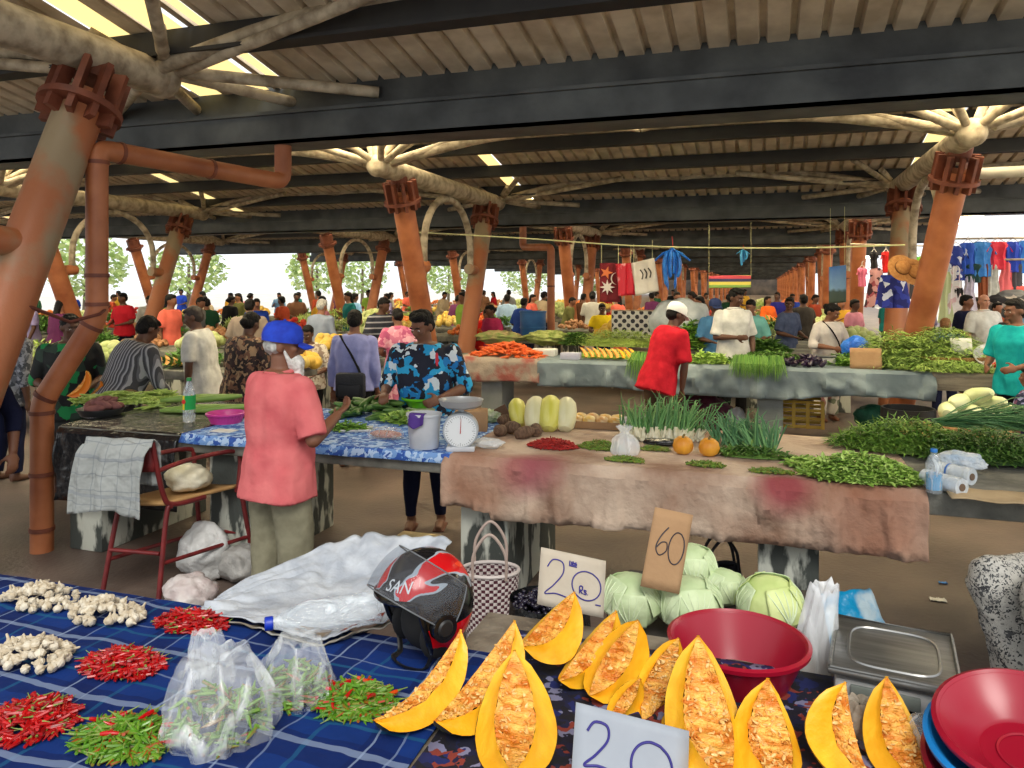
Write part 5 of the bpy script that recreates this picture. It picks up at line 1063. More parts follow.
# ================================================================ chair, towel and things on the floor
M_cred = mat('red_tube_paint', S(118, 34, 34), .45, S(92, 26, 28), 12, .1); M_seat = mat('worn_plywood', S(190, 150, 96), .7, S(168, 128, 80), 5, .1)
cA = W(163, d=4.56, z=0); wdir = camdir(-.33, .07); ddir = camdir(.32, .46)
chair = thing('high_chair', 'tall red tubular chair with plywood seat in front of the counter', 'chair', cA + (wdir + ddir) / 2); oc = chair.location
def cp(a, b, z): p = cA + wdir * a + ddir * b - oc; return V((p.x, p.y, z))     # a: 0 near picture right .. 1 left; b: 0 back .. 1 front
zs = .575
MB().grid(lambda u, v: cp(u * .96 + .02, v * .92 + .04, zs + .012 - .01 * sin(pi * u)), 8, 8).build('seat', M_seat, chair, solid=.02)
for a in (0, 1):
    s_ = -.08 if a == 0 else .08
    MB().tube(bez([cp(a + s_, -.10, 0), cp(a, .04, zs - .06), cp(a, .10, zs - .01)], 8), .0155, 12).build('leg', M_cred, chair)
    MB().tube(bez([cp(a + s_, 1.10, 0), cp(a, .98, zs - .06), cp(a, .90, zs - .01)], 8), .0155, 12).build('leg', M_cred, chair)
    MB().tube(bez([cp(a, .5, zs - .005), cp(a, .12, zs), cp(a, .0, zs + .08), cp(a, -.12, zs + .40)], 8), .0155, 12).build('back_post', M_cred, chair)
    MB().tube(bez([cp(a, -.07, zs + .22), cp(a, .3, zs + .25), cp(a, .82, zs + .25), cp(a, .95, zs + .2), cp(a, .93, zs)], 8), .0145, 12).build('armrest', M_cred, chair)
    MB().tube([cp(a + s_ * .5, -.02, .24), cp(a + s_ * .5, 1.03, .24)], .0125, 10).build('stretcher', M_cred, chair)
MB().tube([cp(0, -.04, .3), cp(1, -.04, .3)], .0125, 10).build('stretcher', M_cred, chair); MB().tube([cp(0, 1.05, .26), cp(1, 1.05, .26)], .0125, 10).build('stretcher', M_cred, chair)
MB().grid(lambda u, v: cp(u, -.09 - .02 * v - .06 * sin(pi * u), zs + .22 + .18 * v), 10, 5).build('backrest', M_cred, chair, solid=.012)
M_tow = plaid_like('towel_check', S(168, 172, 170), [(0, .09, 0, .006, S(110, 116, 124), .5), (2, .09, .02, .006, S(110, 116, 124), .5), (2, .22, .0, .02, S(120, 126, 134), .5)], .4)
def tow(u, v):
    s = (v - .42) * .75; off = .035 + .012 * nz((u * 5, v * 2, 3)) + .02 * abs(sin(u * 11 + 2)) * min(1, abs(s) * 5)
    sg = 1 if s > 0 else -1; hang = abs(s); pz = zs + .415 - max(0, hang - .03) + .012 * nz((u * 4, 2)); fy = -.16 - sg * (off * 2.2 + .0) * min(1, hang * 14)
    wd = 1.25 + .25 * v; return cp((u - .5) * wd + .62 + .05 * nz((v * 3, u)), fy - .12 * (hang if sg > 0 else -hang * .6), pz - (.08 * abs(u - .5) if sg > 0 else 0)) + oc
tag(MB().grid(lambda u, v: tow(u, v), 50, 44).build('towel', M_tow, solid=.006), 'grey-white checked towel draped over the back of the tall red chair', 'towel')
def lump(name, label, cat, c, rx, ry, h, m, seed, amp=.14, n=(40, 26), rz=0, freq=2.0):
    mb = MB().ball((0, 0, 0), 1, n[0], n[1]); out = []
    for p in mb.v:
        k = 1 + amp * (nz((p.x * freq, p.y * freq, p.z * freq), 1, seed) + .35 * nz((p.x * freq * 2.7, p.y * freq * 2.7, p.z * freq * 2.7), 1, seed)); out.append(V((p.x * rx * k, p.y * ry * k, h * .5 + max(-.5, p.z * .52) * h * k)))
    mb.v = out; o = mb.build(name, m, None, c); o.data.attributes.remove(o.data.attributes['sharp_edge']) if 'sharp_edge' in o.data.attributes else None; return tag(o, label, cat)
o = lump('bundle', 'cream plastic bag stuffed soft, lying on the seat of the tall chair', 'bag', oc + V((0, 0, zs + .02)) + camdir(.03, .02), .15, .12, .17, mat('cream_bag', S(206, 196, 160), .5, S(224, 218, 196), 6, .6, 16), 3, .16)
lump('plastic_bag', 'white plastic bag on the floor under the tall red chair', 'bag', W(205, z=0, d=4.95), .17, .14, .34, mat('white_bag', S(178, 178, 176), .5, S(206, 206, 204), 9, .9, 16), 5, .25)
lump('plastic_bag', 'pale pinkish plastic bag on the floor behind the blue plaid table', 'bag', W(190, z=0, d=4.45), .16, .12, .2, mat('pinkish_bag', S(186, 170, 168), .5, S(208, 202, 198), 9, .9, 16), 8, .25)
lump('plastic_bag', 'grey plastic bag on the floor beside the legs of the blue cap man', 'bag', W(240, z=0, d=4.9), .14, .12, .22, mat('grey_bag', S(140, 138, 134), .5, S(170, 168, 164), 9, .9, 16), 9, .25)
tag(MB().rbox((-.17, -.06, 0), (.17, .06, .05), .02).build('cloth_roll', mat('cream_cloth', S(196, 178, 136), .9, S(170, 152, 116), 8, .4), None, W(420, 541, 0)), 'folded cream cloth on the floor below the blue leaf blouse', 'cloth')
# ================================================================ goods on the long counter
G = lambda px, py, dz=0.0: W(px, py, T1) + V((0, 0, .012 + dz))
ISL = lambda n, *c: mat(n, c[0], .6, None, island=c[1:])
M_leafA = ISL('leaf_mid', S(60, 104, 30), S(104, 152, 50), S(146, 184, 76), S(40, 80, 24)); M_leafB = ISL('leaf_dark', S(44, 84, 28), S(76, 118, 42), S(108, 146, 60), S(32, 64, 24)); M_leafC = ISL('leaf_light', S(112, 152, 50), S(158, 192, 84), S(186, 212, 116), S(80, 126, 40)); M_leafD = ISL('leaf_bluegreen', S(60, 108, 66), S(96, 146, 96), S(120, 168, 104), S(44, 92, 54))
def foliage(name, label, cat, c, rx, ry, h, n, ll, lw, m, seed, ang=YAW * 0, up=.4, kind='stuff', stalks=True):
    rg = random.Random(seed); mb = MB(); ca, sa = cos(ang), sin(ang)
    for k in range(n):
        rr = rg.random() ** .5; a = rg.uniform(0, 6.28); x, y = rx * rr * cos(a), ry * rr * sin(a); z = h * max(.03, 1 - rr ** 2) * rg.random() ** .4
        p = V((x * ca - y * sa, x * sa + y * ca, z + .01)); d = V((rg.uniform(-1, 1), rg.uniform(-1, 1), rg.uniform(-.3, 1) * up)).normalized(); s = d.cross(V((rg.uniform(-.4, .4), rg.uniform(-.4, .4), 1))).normalized(); L_ = ll * rg.uniform(.6, 1.3); w = lw * rg.uniform(.7, 1.2); nn = s.cross(d)
        q1 = p + d * L_ * .5 + nn * L_ * .08; q2 = p + d * L_ - nn * L_ * .12
        for q in (q1, q2): q.z = max(q.z, .004)
        mb.add([p, q1 + s * w, q2, q1 - s * w], [(0, 1, 2, 3)])
    mb.ball((0, 0, 0), (rx * .8, ry * .8, h * .5), 20, 10); 
    for v in mb.v[-(21 - 1) * 11:]:
        v.z = max(v.z, .002); x, y = v.x, v.y; v.x, v.y = x * ca - y * sa, x * sa + y * ca
    o = mb.build(name, m, None, c, smooth=False); tag(o, label, cat, None, kind); return o
# cucumbers and courgettes before the woman
def bend(L_, r, b, n=10, m=12, taper=.55, lob=0):
    mb = MB(); pts = [V(((i / n - .5) * L_, b * ((i / n - .5) ** 2) * 4 * L_ * .25, 0)) for i in range(n + 1)]; rr = [r * max(.22, (1 - abs(2 * i / n - 1) ** 3.2)) ** taper for i in range(n + 1)]
    mb.tube(pts, rr, m); return mb
M_cuc = mat('cucumber_skin', S(44, 82, 28), .4, S(104, 140, 62), 16, .15, 40, contrast=(.4, .65), stretch=(.4, 2, 2)); M_okra = mat('gourd_skin', S(104, 140, 56), .5, S(146, 174, 86), 10, .1, 30, stretch=(.3, 3, 3))
cu = [bend(.17, .021, b).mesh('cucumber', M_cuc) for b in (.1, .25, -.1)]
heap('cucumber', cu, 'green cucumber in the heap before the woman in the leaf blouse', 'cucumber', 'cucumbers before the blue leaf blouse', G(374, 416), .34, .24, .12, 70, lie, 12, 0, (.8, 1.1), lift=.012, centre=.6)
foliage('coriander', 'loose green leafy herbs in front of the cucumbers', 'herbs', G(345, 432), .16, .07, .04, 260, .05, .012, M_leafA, 4)
foliage('leafy_greens', 'bright leafy greens heaped behind the green plastic bowl', 'greens', G(405, 424), .16, .12, .06, 200, .06, .02, M_leafC, 5)
M_foam = mat('white_foam', S(206, 206, 202), .6)
t = thing('foam_tray', 'white foam tray lying beside the cucumbers', 'tray', G(357, 432), YAW * 0 + .4)
MB().rbox((-.1, -.075, 0), (.1, .075, .012), .004).build('base', M_foam, t); MB().tube([(-.1, -.075, .012), (.1, -.075, .012), (.1, .075, .012), (-.1, .075, .012), (-.1, -.075, .012)], .006, 6).build('rim', M_foam, t)
bag('clear bag of reddish dried goods on the blue printed cloth', G(386, 440), .13, .07, .07, 41, None, (0, 0), .8, crinkle=.15, name='plastic_bag')
lump('dried_goods', 'reddish dried goods inside the clear bag by the white bucket', 'dried food', G(386, 440, .004), .11, .055, .045, mat('dried_red', S(150, 84, 66), .8, S(186, 132, 110), 40, .8, 60), 3, .1)
M_lime = mat('lime_plastic', S(110, 196, 30), .35)
basin('lime green plastic bowl in front of the blue leaf blouse', G(421, 416, .06), .085, .135, .07, M_lime, name='bowl')
lump('onion_net', 'pile of pale vegetables supporting the lime green bowl', 'vegetables', G(421, 416), .12, .10, .075, mat('pale_veg', S(170, 180, 130), .7, S(200, 204, 170), 20, .4), 4, .15)
bu = thing('white_bucket', 'white plastic bucket with a purple cloth over its rim', 'bucket', G(424, 450))
mwp = mat('white_plastic', S(204, 206, 210), .35, S(186, 190, 196), 6)
MB().lathe([(0, .003), (.085, .003), (.09, .01), (.105, .2), (.112, .2), (.112, .215), (.102, .215), (.084, .012), (0, .012)], 32, None, 0, 0, False, .85).build('body', mwp, bu)
tag(MB().grid(lambda u, v: V((.10 * (u - .55) + .005 * nz((u * 4, v * 4)), -.096 - .012 * v - .008 * sin(u * 7), .222 - .09 * v * (1 - .6 * abs(u - .4))) if v > .15 else (.10 * (u - .55), -.06 - .25 * v, .222)), 12, 10).build('purple_cloth', mat('purple_cloth', S(74, 44, 128), .8), None, bu.location, solid=.004), 'small purple cloth hanging on the white bucket', 'cloth')
# dial scale with pan
M_pan = mat('bright_pan', S(176, 178, 180), .35, metal=.35)
ds = thing('dial_scale', 'white dial scale with a steel pan on the brown cloth', 'scale', G(461, 452), YAW)
MB().rbox((-.085, -.06, 0), (.085, .08, .03), .008).build('base', mwp, ds)
MB().lathe([(0, -.035), (.10, -.035), (.106, -.028), (.106, .05), (.10, .055), (0, .055)], 40, Matrix.Translation((0, .0, .125)) @ Matrix.Rotation(R(90), 4, 'X')).build('housing', mat('scale_grey', S(170, 176, 182), .4), ds)
fa = MB().lathe([(0, 0), (.095, 0)], 40, Matrix.Translation((0, -.058, .125)) @ Matrix.Rotation(R(90), 4, 'X')).build('dial', mat('dial_white', S(222, 226, 228), .4), ds)
tk = MB()
for i in range(40):
    a = 2 * pi * i / 40; l = .02 if i % 5 == 0 else .01; tk.tube([(.09 * sin(a), -.0595, .125 + .09 * cos(a)), ((.09 - l) * sin(a), -.0595, .125 + (.09 - l) * cos(a))], .001, 4)
tk.build('tick_marks', mat('tick_ink', S(60, 60, 70), .6), fa)
MB().tube([(0, -.061, .11), (.004, -.061, .2)], [.003, .001], 6).build('needle', mat('needle_red', S(180, 40, 40), .5), fa)
MB().tube([(0, .01, .2), (0, .01, .26)], .018, 12).build('post', mat('scale_grey', S(170, 176, 182), .4), ds)
MB().lathe([(0, .262), (.09, .262), (.115, .275), (.13, .305), (.136, .306), (.122, .272), (.092, .256), (0, .256)], 36).build('pan', M_pan, ds)
t = thing('card_box', 'brown card box holding onions behind the dial scale', 'box', G(470, 432), YAW); MB().rbox((-.1, -.07, 0), (.12, .09, .14), .006).build('box', M_kraft, t)
lump('cauliflower', 'whitish cauliflower florets beside the dial scale', 'cauliflower', G(489, 424), .09, .07, .09, mat('cauli', S(206, 210, 190), .8, S(150, 170, 120), 26, .9, 40), 6, .3, freq=4)
lump('plastic_bag', 'crumpled clear grey bag on the cloth right of the dial scale', 'bag', G(488, 450), .10, .06, .06, filmmat('grey_film', (.75, .78, .8, 1), .5, .3, 12), 12, .3)
# taro, melons
M_taro = mat('taro_skin', S(84, 62, 48), .9, S(120, 94, 74), 22, .6, 50, contrast=(.35, .65), stretch=(1, 1, 3))
ta = []
for i in range(3):
    mb = MB().lathe([(.004, -.075), (.03, -.065), (.047, -.02), (.045, .025), (.03, .06), (.02, .075), (.004, .078)], 18)
    for p in mb.v: p *= 1 + .1 * nz(p * 14, 1, i)
    ta.append(mb.mesh('taro', M_taro))
for k, (px, py, dz, lb) in enumerate([(500, 438, .04, 'leftmost'), (512, 436, .05, 'second'), (524, 440, .04, 'third'), (536, 437, .04, 'rightmost'), (517, 428, .09, 'topmost'), (506, 428, .05, 'rear')]):
    o = link('taro_root', ta[k % 3]); o.location = G(px, py, dz - .005); o.rotation_euler = (1.35, .3 * k, k * 1.1); o.scale = (.9,) * 3; tag(o, '%s brown taro root in the pile left of the yellow melons' % lb, 'taro', 'taro roots')
t = thing('card_scrap', 'dark brown card propped behind the taro roots', 'card', G(507, 425)); MB().box((-.05, -.004, 0), (.05, .004, .13), Matrix.Rotation(-.5, 4, 'Y')).build('card', mat('dark_card', S(96, 70, 52), .9), t)
me_m = [mat('melon_yellow', S(206, 200, 76), .45, S(222, 218, 130), 6, .05, stretch=(3, 3, .5)), mat('melon_cream', S(214, 208, 160), .45, S(226, 222, 186), 6, stretch=(3, 3, .5))]
mlm = [MB().lathe([(.003, -.135), (.035, -.128), (.055, -.10), (.064, -.04), (.066, .03), (.058, .09), (.036, .125), (.003, .134)], 24, None, 10, .015).mesh('melon', m) for m in me_m]
for k, (px, py, lb, sc, mi) in enumerate([(518, 428, 'small yellow melon standing behind the taro pile', .82, 0), (535, 431, 'cream oval melon, second from the left', .95, 1), (550, 432, 'tallest yellow melon', 1.0, 0), (566, 432, 'pale cream melon at the right end of the melon row', .95, 1)]):
    o = link('melon', mlm[mi]); o.location = G(px, py, .115 * sc); o.rotation_euler = (R(-42), R(14 if k else -6), YAW + .1); o.scale = (sc * 1.18, sc * 1.18, sc); tag(o, lb + ' on the brown cloth', 'melon', 'oval melons')
# tiny chilli heaps past the three hundred larger ones
def tiny(name, label, c, rx, ry, h, n, m, seed, ln=.018, cat='chillies'):
    rg = random.Random(seed); mb = MB()
    for k in range(n):
        rr = rg.random() ** .5; a = rg.uniform(0, 6.28); p = V((rx * rr * cos(a), ry * rr * sin(a), h * (1 - rr * rr) * rg.random() ** .4 + .005)); d = V((rg.uniform(-1, 1), rg.uniform(-1, 1), rg.uniform(-.3, .3))).normalized() * ln; mb.tube([p - d, p, p + d], [.0035, .0042, .001], 5)
    return tag(mb.build(name, m, None, c), label, cat, None, 'stuff')
M_tr = ISL('tiny_red', S(140, 14, 16), S(176, 34, 26), S(110, 14, 14)); M_tg = ISL('tiny_green', S(70, 110, 30), S(110, 148, 48), S(130, 120, 50), S(52, 90, 26))
tiny('red_chillies', 'heap of tiny red chillies on the brown cloth', G(553, 449), .155, .085, .05, 620, M_tr, 3)
tiny('green_chillies', 'heap of tiny green chillies beside the tiny red ones', G(601, 450), .14, .08, .04, 520, M_tg, 4)
tiny('green_chillies', 'low heap of green chillies in front of the small clear bag', G(625, 463), .11, .045, .02, 240, M_tg, 5)
tiny('green_chillies', 'low heap of green chillies below the left orange pumpkin', G(706, 468), .10, .04, .02, 220, M_tg, 6)
tiny('green_chillies', 'low heap of green chillies nearest the cloth edge, below the leek bunch', G(771, 475), .11, .035, .02, 220, M_tg, 7)
tiny('green_chillies', 'thin strip of green chillies behind the small clear bag', G(655, 452), .09, .04, .02, 160, M_tg, 8)
bag('small knotted clear bag standing among the tiny chillies', G(625, 457), .085, .07, .17, 51, M_film2, (.0, .0), .3, crinkle=.2)
# cardboard tray of snack packets
t = thing('card_tray', 'open cardboard tray of yellow snack packets beyond the tiny green chillies', 'tray', G(598, 428), .05)
MB().rbox((-.20, -.12, 0), (.20, .14, .012), .004).build('base', M_kraft, t)
for a, b in (((-.2, -.12), (.2, -.112)), ((-.2, .13), (.2, .138)), ((-.2, -.12), (-.192, .14)), ((.192, -.12), (.2, .14))): MB().box((a[0], a[1], .01), (b[0], b[1], .05)).build('side', M_kraft, t)
tr_ = t.location
for k in range(8):
    pm_ = mat('packet_gold_%d' % (k % 3), [S(206, 150, 50), S(216, 176, 80), S(190, 130, 60)][k % 3], .35, S(224, 210, 170), 16, .4, 20)
    o = lump('snack_packet', '%s snack packet in the cardboard tray' % ('golden', 'pale gold', 'amber')[k % 3], 'packet', tr_ + V((-.14 + .09 * (k % 4), -.06 + .11 * (k // 4), .012)), .05, .045, .07, pm_, k, .12, (16, 10)); o['group'] = 'snack packets of kind %d' % (k % 3)
lump('grey_packets', 'pile of grey and violet printed packets behind the snack tray', 'packets', G(638, 431), .13, .10, .09, mat('violet_packets', S(150, 146, 160), .5, S(214, 212, 216), 18, .6), 5, .2)
# spring onions
M_bl = ISL('onion_leaf', S(60, 112, 56), S(98, 150, 84), S(130, 172, 100), S(46, 96, 60)); M_bulb = mat('onion_bulb', S(206, 200, 168), .6, S(226, 222, 200), 20)
def onion_bunch(label, c, n, ln, seed, lean=(0, 1), spread=.09, m=None, group=None, bulb=True, name='spring_onion_bunch', cat='spring onions', r0=.0045, up=.8):
    rg = random.Random(seed); t = thing(name, label, cat, c, 0, group); mb = MB(); wb = MB()
    for k in range(n):
        x = rg.uniform(-spread, spread); b = V((x, rg.uniform(-.02, .02), rg.uniform(.005, .05))); d = V((lean[0] + x * 2.2 + rg.uniform(-.35, .35), lean[1] + rg.uniform(-.3, .3), up + rg.uniform(-.3, .3))).normalized(); l = ln * rg.uniform(.7, 1.1)
        p1 = b + d * l * .4; p2 = b + d * l * .75 + V((0, 0, -l * .06)); p3 = b + d * l + V((rg.uniform(-.05, .05), rg.uniform(-.03, .03), -l * rg.uniform(.1, .3)))
        for p in (p2, p3): p.z = max(p.z, .006)
        if bulb: wb.tube([b - d * .03, b - d * .015, b, b + d * .05], [.003, .01, .009, .006], 6)
        mb.tube([b + (d * .04 if bulb else V()), p1, p2, p3], [r0, r0, r0 * .8, .001], 4, True, .6)
    for v in mb.v: v.z = max(v.z, .003)
    for v in wb.v: v.z = max(v.z, .003)
    tag(mb.build('leaves', m or M_bl, t, smooth=False), kind='stuff')
    if bulb: tag(wb.build('bulbs', M_bulb, t), kind='stuff')
    return t
onm = ['leftmost', 'second', 'third', 'fourth', 'fifth', 'rightmost']
for k, (px, py) in enumerate([(632, 441), (647, 443), (662, 443), (677, 444), (692, 443), (668, 438)]):
    onion_bunch('%s bunch of spring onions with white bulbs behind the orange pumpkins' % (onm[k] if k < 5 else 'rear'), G(px, py), 42, .36, k, (rng.uniform(-.2, .2), .8), .07, None, 'spring onion bunches', up=.75)
for k, (px, py) in enumerate([(728, 450), (745, 452), (762, 455)]):
    onion_bunch('%s bunch of dark green leek leaves right of the orange pumpkins' % ('left', 'middle', 'right')[k], G(px, py), 60, .26, k + 9, (rng.uniform(-.2, .2), .6), .08, M_leafD, 'leek leaf bunches', False, 'leek_bunch', 'leeks', .006, .6)
foliage('herb_bed', 'dark green herbs spread in front of the leek bunches', 'herbs', G(752, 459), .22, .07, .05, 500, .05, .008, M_leafB, 8)
lump('black_bag', 'flat black plastic bag between the chillies and the orange pumpkins', 'bag', G(662, 447), .11, .05, .04, m_black, 7, .3)
for k, (px, py, lb) in enumerate([(683, 456, 'left small round orange pumpkin on the brown cloth'), (709, 458, 'right small round orange pumpkin on the brown cloth')]):
    t = thing('small_pumpkin', lb, 'pumpkin', G(px, py)); MB().lathe([(0, .004), (.03, .003), (.052, .02), (.06, .05), (.052, .082), (.03, .1), (.008, .096), (0, .094)], 40, None, 9, .03).build('skin', mat('orange_pumpkin', S(206, 128, 24), .45, S(222, 160, 50), 9, .1, 30), t); MB().tube([(0, 0, .094), (.003, .002, .108), (.01, .0, .116)], [.008, .006, .007], 8).build('stem', mat('pumpkin_stem', S(120, 106, 60), .9), t)
# herbs on the right end
foliage('purslane_heap', 'bright green leafy heap spilling at the right end of the brown cloth', 'herbs', W(862, 484, T1) + V((0, .06, .012)), .30, .15, .12, 3000, .034, .010, M_leafC, 11)
foliage('purslane_sprig', 'trailing green sprigs left of the bright leafy heap', 'herbs', W(812, 470, T1) + V((0, .02, .012)), .14, .07, .04, 300, .045, .013, M_leafC, 12)
foliage('thyme_heap', 'feathery dark green herbs heaped behind the bright leafy heap', 'herbs', W(905, 452, T1) + V((0, .02, .012)), .42, .20, .17, 3600, .07, .0055, M_leafA, 13)
foliage('thyme_heap', 'feathery dark green herbs behind the water bottle', 'herbs', W(988, 462, T1) + V((0, .0, .012)), .36, .18, .16, 3000, .07, .0055, M_leafB, 14)
for k in range(3): onion_bunch('%s long bunch of green onion stalks lying behind the dark herbs' % ('left', 'middle', 'right')[k], W(945 + 26 * k, 446, T1) + V((0, .1, .1)), 60, .42, k + 20, (.9, -.1), .06, M_leafD, 'long green onion stalks', False, 'green_onion_stalks', 'green onions', .006, .25)
bottle('clear water bottle with blue cap and blue band on the bare counter end', W(934, 494, T1) + V((0, 0, .004)), .038, .21, M_pet, mat('cap_blue', S(40, 120, 200), .4), water=.45)
M_roll = filmmat('roll_film', (.8, .88, .96, 1), .35, .25, 16)
for k, (a, b, lb) in enumerate([((925, 486), (962, 497), 'clear plastic roll lying in front beside the water bottle'), ((940, 478), (972, 486), 'clear plastic roll lying behind the front one')]):
    p, q = W(*a, T1) + V((0, 0, .045)), W(*b, T1) + V((0, 0, .045)); t = thing('plastic_roll', lb, 'roll', p); dv = q - p
    MB().tube([V(), dv], .042, 20).build('roll', M_roll, t); MB().tube([dv * .99, dv * 1.02], .018, 16).build('core', mat('roll_core', S(110, 90, 74), .9), t); MB().tube([dv * .3, dv * .36], .0432, 20, False).build('print_band', mat('print_blue', S(70, 120, 200), .5), t)
lump('plastic_bag', 'crumpled pale blue plastic bag behind the plastic rolls', 'bag', W(962, 476, T1) + V((0, .06, .012)), .12, .09, .10, mat('paleblue_bag', S(176, 196, 216), .4, S(210, 218, 226), 12, .9), 13, .25)
tag(MB().grid(lambda u, v: (.5 * (u - .3), .22 * (v - .3), .012 + .01 * nz((u * 4, v * 3))), 16, 8).build('cardboard_sheet', mat('flat_card', S(178, 156, 122), .9, S(158, 136, 104), 6, .2), None, W(985, 500, T1), solid=.006), 'flat brown cardboard sheet on the bare counter end', 'cardboard')
# ---- left end of the counter
be = []
M_bean = ISL('bean_green', S(96, 128, 50), S(140, 168, 78), S(160, 184, 96), S(80, 112, 44)); M_bean1 = mat('bean_skin', S(132, 160, 66), .5, S(176, 198, 104), 20)
for i, b in enumerate((.2, .5, -.3, .1)): be.append(bend(.15, .0088, b, 8, 6, .4).mesh('green_bean', M_bean1))
heap('green_bean', be, 'green bean in the heap behind the pan of sweet potatoes', 'bean', 'beans on the left counter end', G(118, 406), .46, .17, .11, 150, lie, 5, 0, (.8, 1.2), lift=.006, centre=.6)
heap('green_bean', be, 'green bean in the drift right of the sweet potatoes', 'bean', 'beans beside the soda bottle', G(160, 401), .24, .14, .07, 80, lie, 6, .0, (.9, 1.3), lift=.006, centre=.6)
gm = [bend(.42, .028, b, 12, 12, .5).mesh('ridge_gourd', M_okra) for b in (.05, .12)]
for k in range(9):
    o = link('snake_gourd', gm[k % 2]); o.location = G(188 + (k % 5) * 9, 414 - (k // 5) * 5, .03 + .045 * (k // 5)); o.rotation_euler = (0, -.06, .45 + .05 * (k % 3)); tag(o, 'long pale green gourd lying behind the soda bottle', 'gourd', 'long gourds on the left counter')
t = thing('soda_bottle', 'clear soda bottle with green and yellow wrapper standing at the black plastic edge', 'bottle', G(189, 424))
bt = bottle('x', (0, 0, 0), .045, .32, M_pet, mat('cap_green', S(30, 130, 60), .4), lab=stripemat('green_wrapper', [(0, S(24, 150, 70)), (.62, S(24, 150, 70)), (.8, S(226, 206, 50))], .11, 0), lab_z=(.3, .62))
for c in list(bt.children): c.parent = t
bpy.data.objects.remove(bt)
MB().lathe([(0, 0), (.016, 0), (.016, .003), (0, .003)], 20, Matrix.Translation((-.005, -.047, .155)) @ Matrix.Rotation(R(90), 4, 'X')).build('red_mark', mat('mark_red', S(206, 40, 40), .5), t)
t = thing('dark_pan', 'dark metal pan heaped with sweet potatoes on the black plastic', 'pan', G(101, 416)); MB().lathe([(0, .004), (.13, .004), (.165, .05), (.17, .052), (.17, .046), (.138, 0), (0, 0)], 36).build('pan', mat('dark_metal', S(60, 62, 64), .4, metal=.6), t)
sp_ = [MB().lathe([(.003, -.07), (.018, -.06), (.033, -.02), (.032, .02), (.02, .055), (.004, .075)], 14).mesh('sweet_potato', mat('sweet_potato_skin', S(104, 62, 62), .8, S(132, 84, 78), 16, .3)) for _ in range(2)]
rg = random.Random(3)
for k in range(12):
    a = k * 2.4; o = link('sweet_potato', sp_[k % 2]); q = .1 * (k / 12) ** .5 + .01; o.location = G(101, 416) + V((q * cos(a), q * sin(a), .05 + .06 * (1 - k / 12))); o.rotation_euler = (1.4 + rg.uniform(-.3, .3), rg.uniform(-.4, .4), rg.uniform(0, 6)); o.scale = (.95,) * 3; tag(o, 'purplish sweet potato in the dark metal pan', 'sweet potato', 'sweet potatoes in the pan')
t = basin('pink plastic basket tray with ribbed sides beside the soda bottle', G(226, 424), .10, .125, .07, mat('hot_pink', S(196, 60, 140), .4), name='basket_tray'); mb = MB()
for i in range(36): a = 2 * pi * i / 36; mb.tube([V((.105 * cos(a), .105 * sin(a), .008)), V((.131 * cos(a), .131 * sin(a), .064))], .003, 5)
mb.build('ribs', mat('hot_pink', S(196, 60, 140), .4), t)
tag(MB().rbox((-.08, -.05, 0), (.08, .05, .006), .002).build('paper_sheet', M_foam, None, G(224, 433)), 'white card lying before the pink tray', 'card')
for k, (px, py, lb, pa) in enumerate([(83, 402, 'cut orange pumpkin piece standing by the striped shirt', .10), (98, 401, 'small orange pumpkin piece right of the cut one', .06)]):
    c = G(px, py, .02); wedge(lb, c + V((-pa * 1.1, 0, .0)), c + V((pa * .8, .02, pa * 2.2)), camdir(-.4, -.6, .5), pa * 1.1, R(35), .5, mat('orange_pumpkin', S(206, 128, 24), .45), 1, 60 + k, 10, mat('deep_flesh', S(226, 120, 20), .5))
lump('brown_sack', 'brown sack lump behind the green beans', 'sack', G(124, 401), .13, .1, .10, mat('jute', S(112, 94, 60), .95, S(136, 116, 78), 20, .6), 3, .12)
# ================================================================ goods on the second row
G2 = lambda px, py, dz=0: W(px, py, T2) + V((0, .06, .015 + dz))
ca_ = [MB().tube([(-.07, 0, 0), (-.06, 0, 0), (0, .004, 0), (.08, 0, 0)], [.006, .014, .011, .002], 8).mesh('carrot', mat('carrot_skin', S(206, 84, 28), .5, S(220, 110, 44), 14)) for _ in range(2)]
heap('carrot', ca_, 'orange carrot in the long heap left of the pumpkin slices', 'carrot', 'carrots on the second counter', WY(508, Y2 + .27, T2 + .015), .5, .24, .2, 200, lie, 5, 0, (1, 1.5), centre=.6)
foliage('salad_greens', 'low salad greens along the counter between the two chive groups', 'greens', WY(850, Y2 + .55, T2 + .01), .35, .25, .12, 600, .08, .02, M_leafA, 77)
foliage('parsley_row', 'row of dark parsley behind the drooping chives', 'greens', WY(770, Y2 + .5, T2 + .01), .5, .22, .14, 900, .07, .015, M_leafB, 78)
foliage('bean_strip', 'strip of loose beans behind the pumpkin slices on the tarpaulin', 'beans', WY(610, Y2 + .55, T2 + .01), .5, .25, .1, 700, .12, .008, M_leafC, 79, up=.1)
for k in range(6):
    c = WY(140 + 8 * k, 7.55, .91); wedge('pumpkin slice number %s of the row on the dark left counter' % ('one', 'two', 'three', 'four', 'five', 'six')[k], c + V((-.05, .12, .11)), c + V((.05, -.02, .0)), camdir(-.75, -.3, .5), .07, R(20), .4, mat('rind_dark', S(52, 40, 28), .6), 1, k + 40, 0, mat('pale_flesh', S(216, 164, 84), .5), 'pumpkin_slice', 'pumpkin slices on the dark left counter')
t = thing('foam_box', 'white foam box behind the carrots', 'box', WY(545, Y2 + .55, T2 + .01), 0); MB().rbox((-.16, -.1, 0), (.16, .1, .1), .01).build('box', M_foam, t)
tag(MB().rbox((-.13, -.02, 0), (.13, .12, .09), .01).build('price_box', mat('lilac_card', S(176, 176, 196), .7), None, WY(570, Y2 + .12, T2 + .01)), 'pale lilac box between the carrots and the pumpkin slices', 'box')
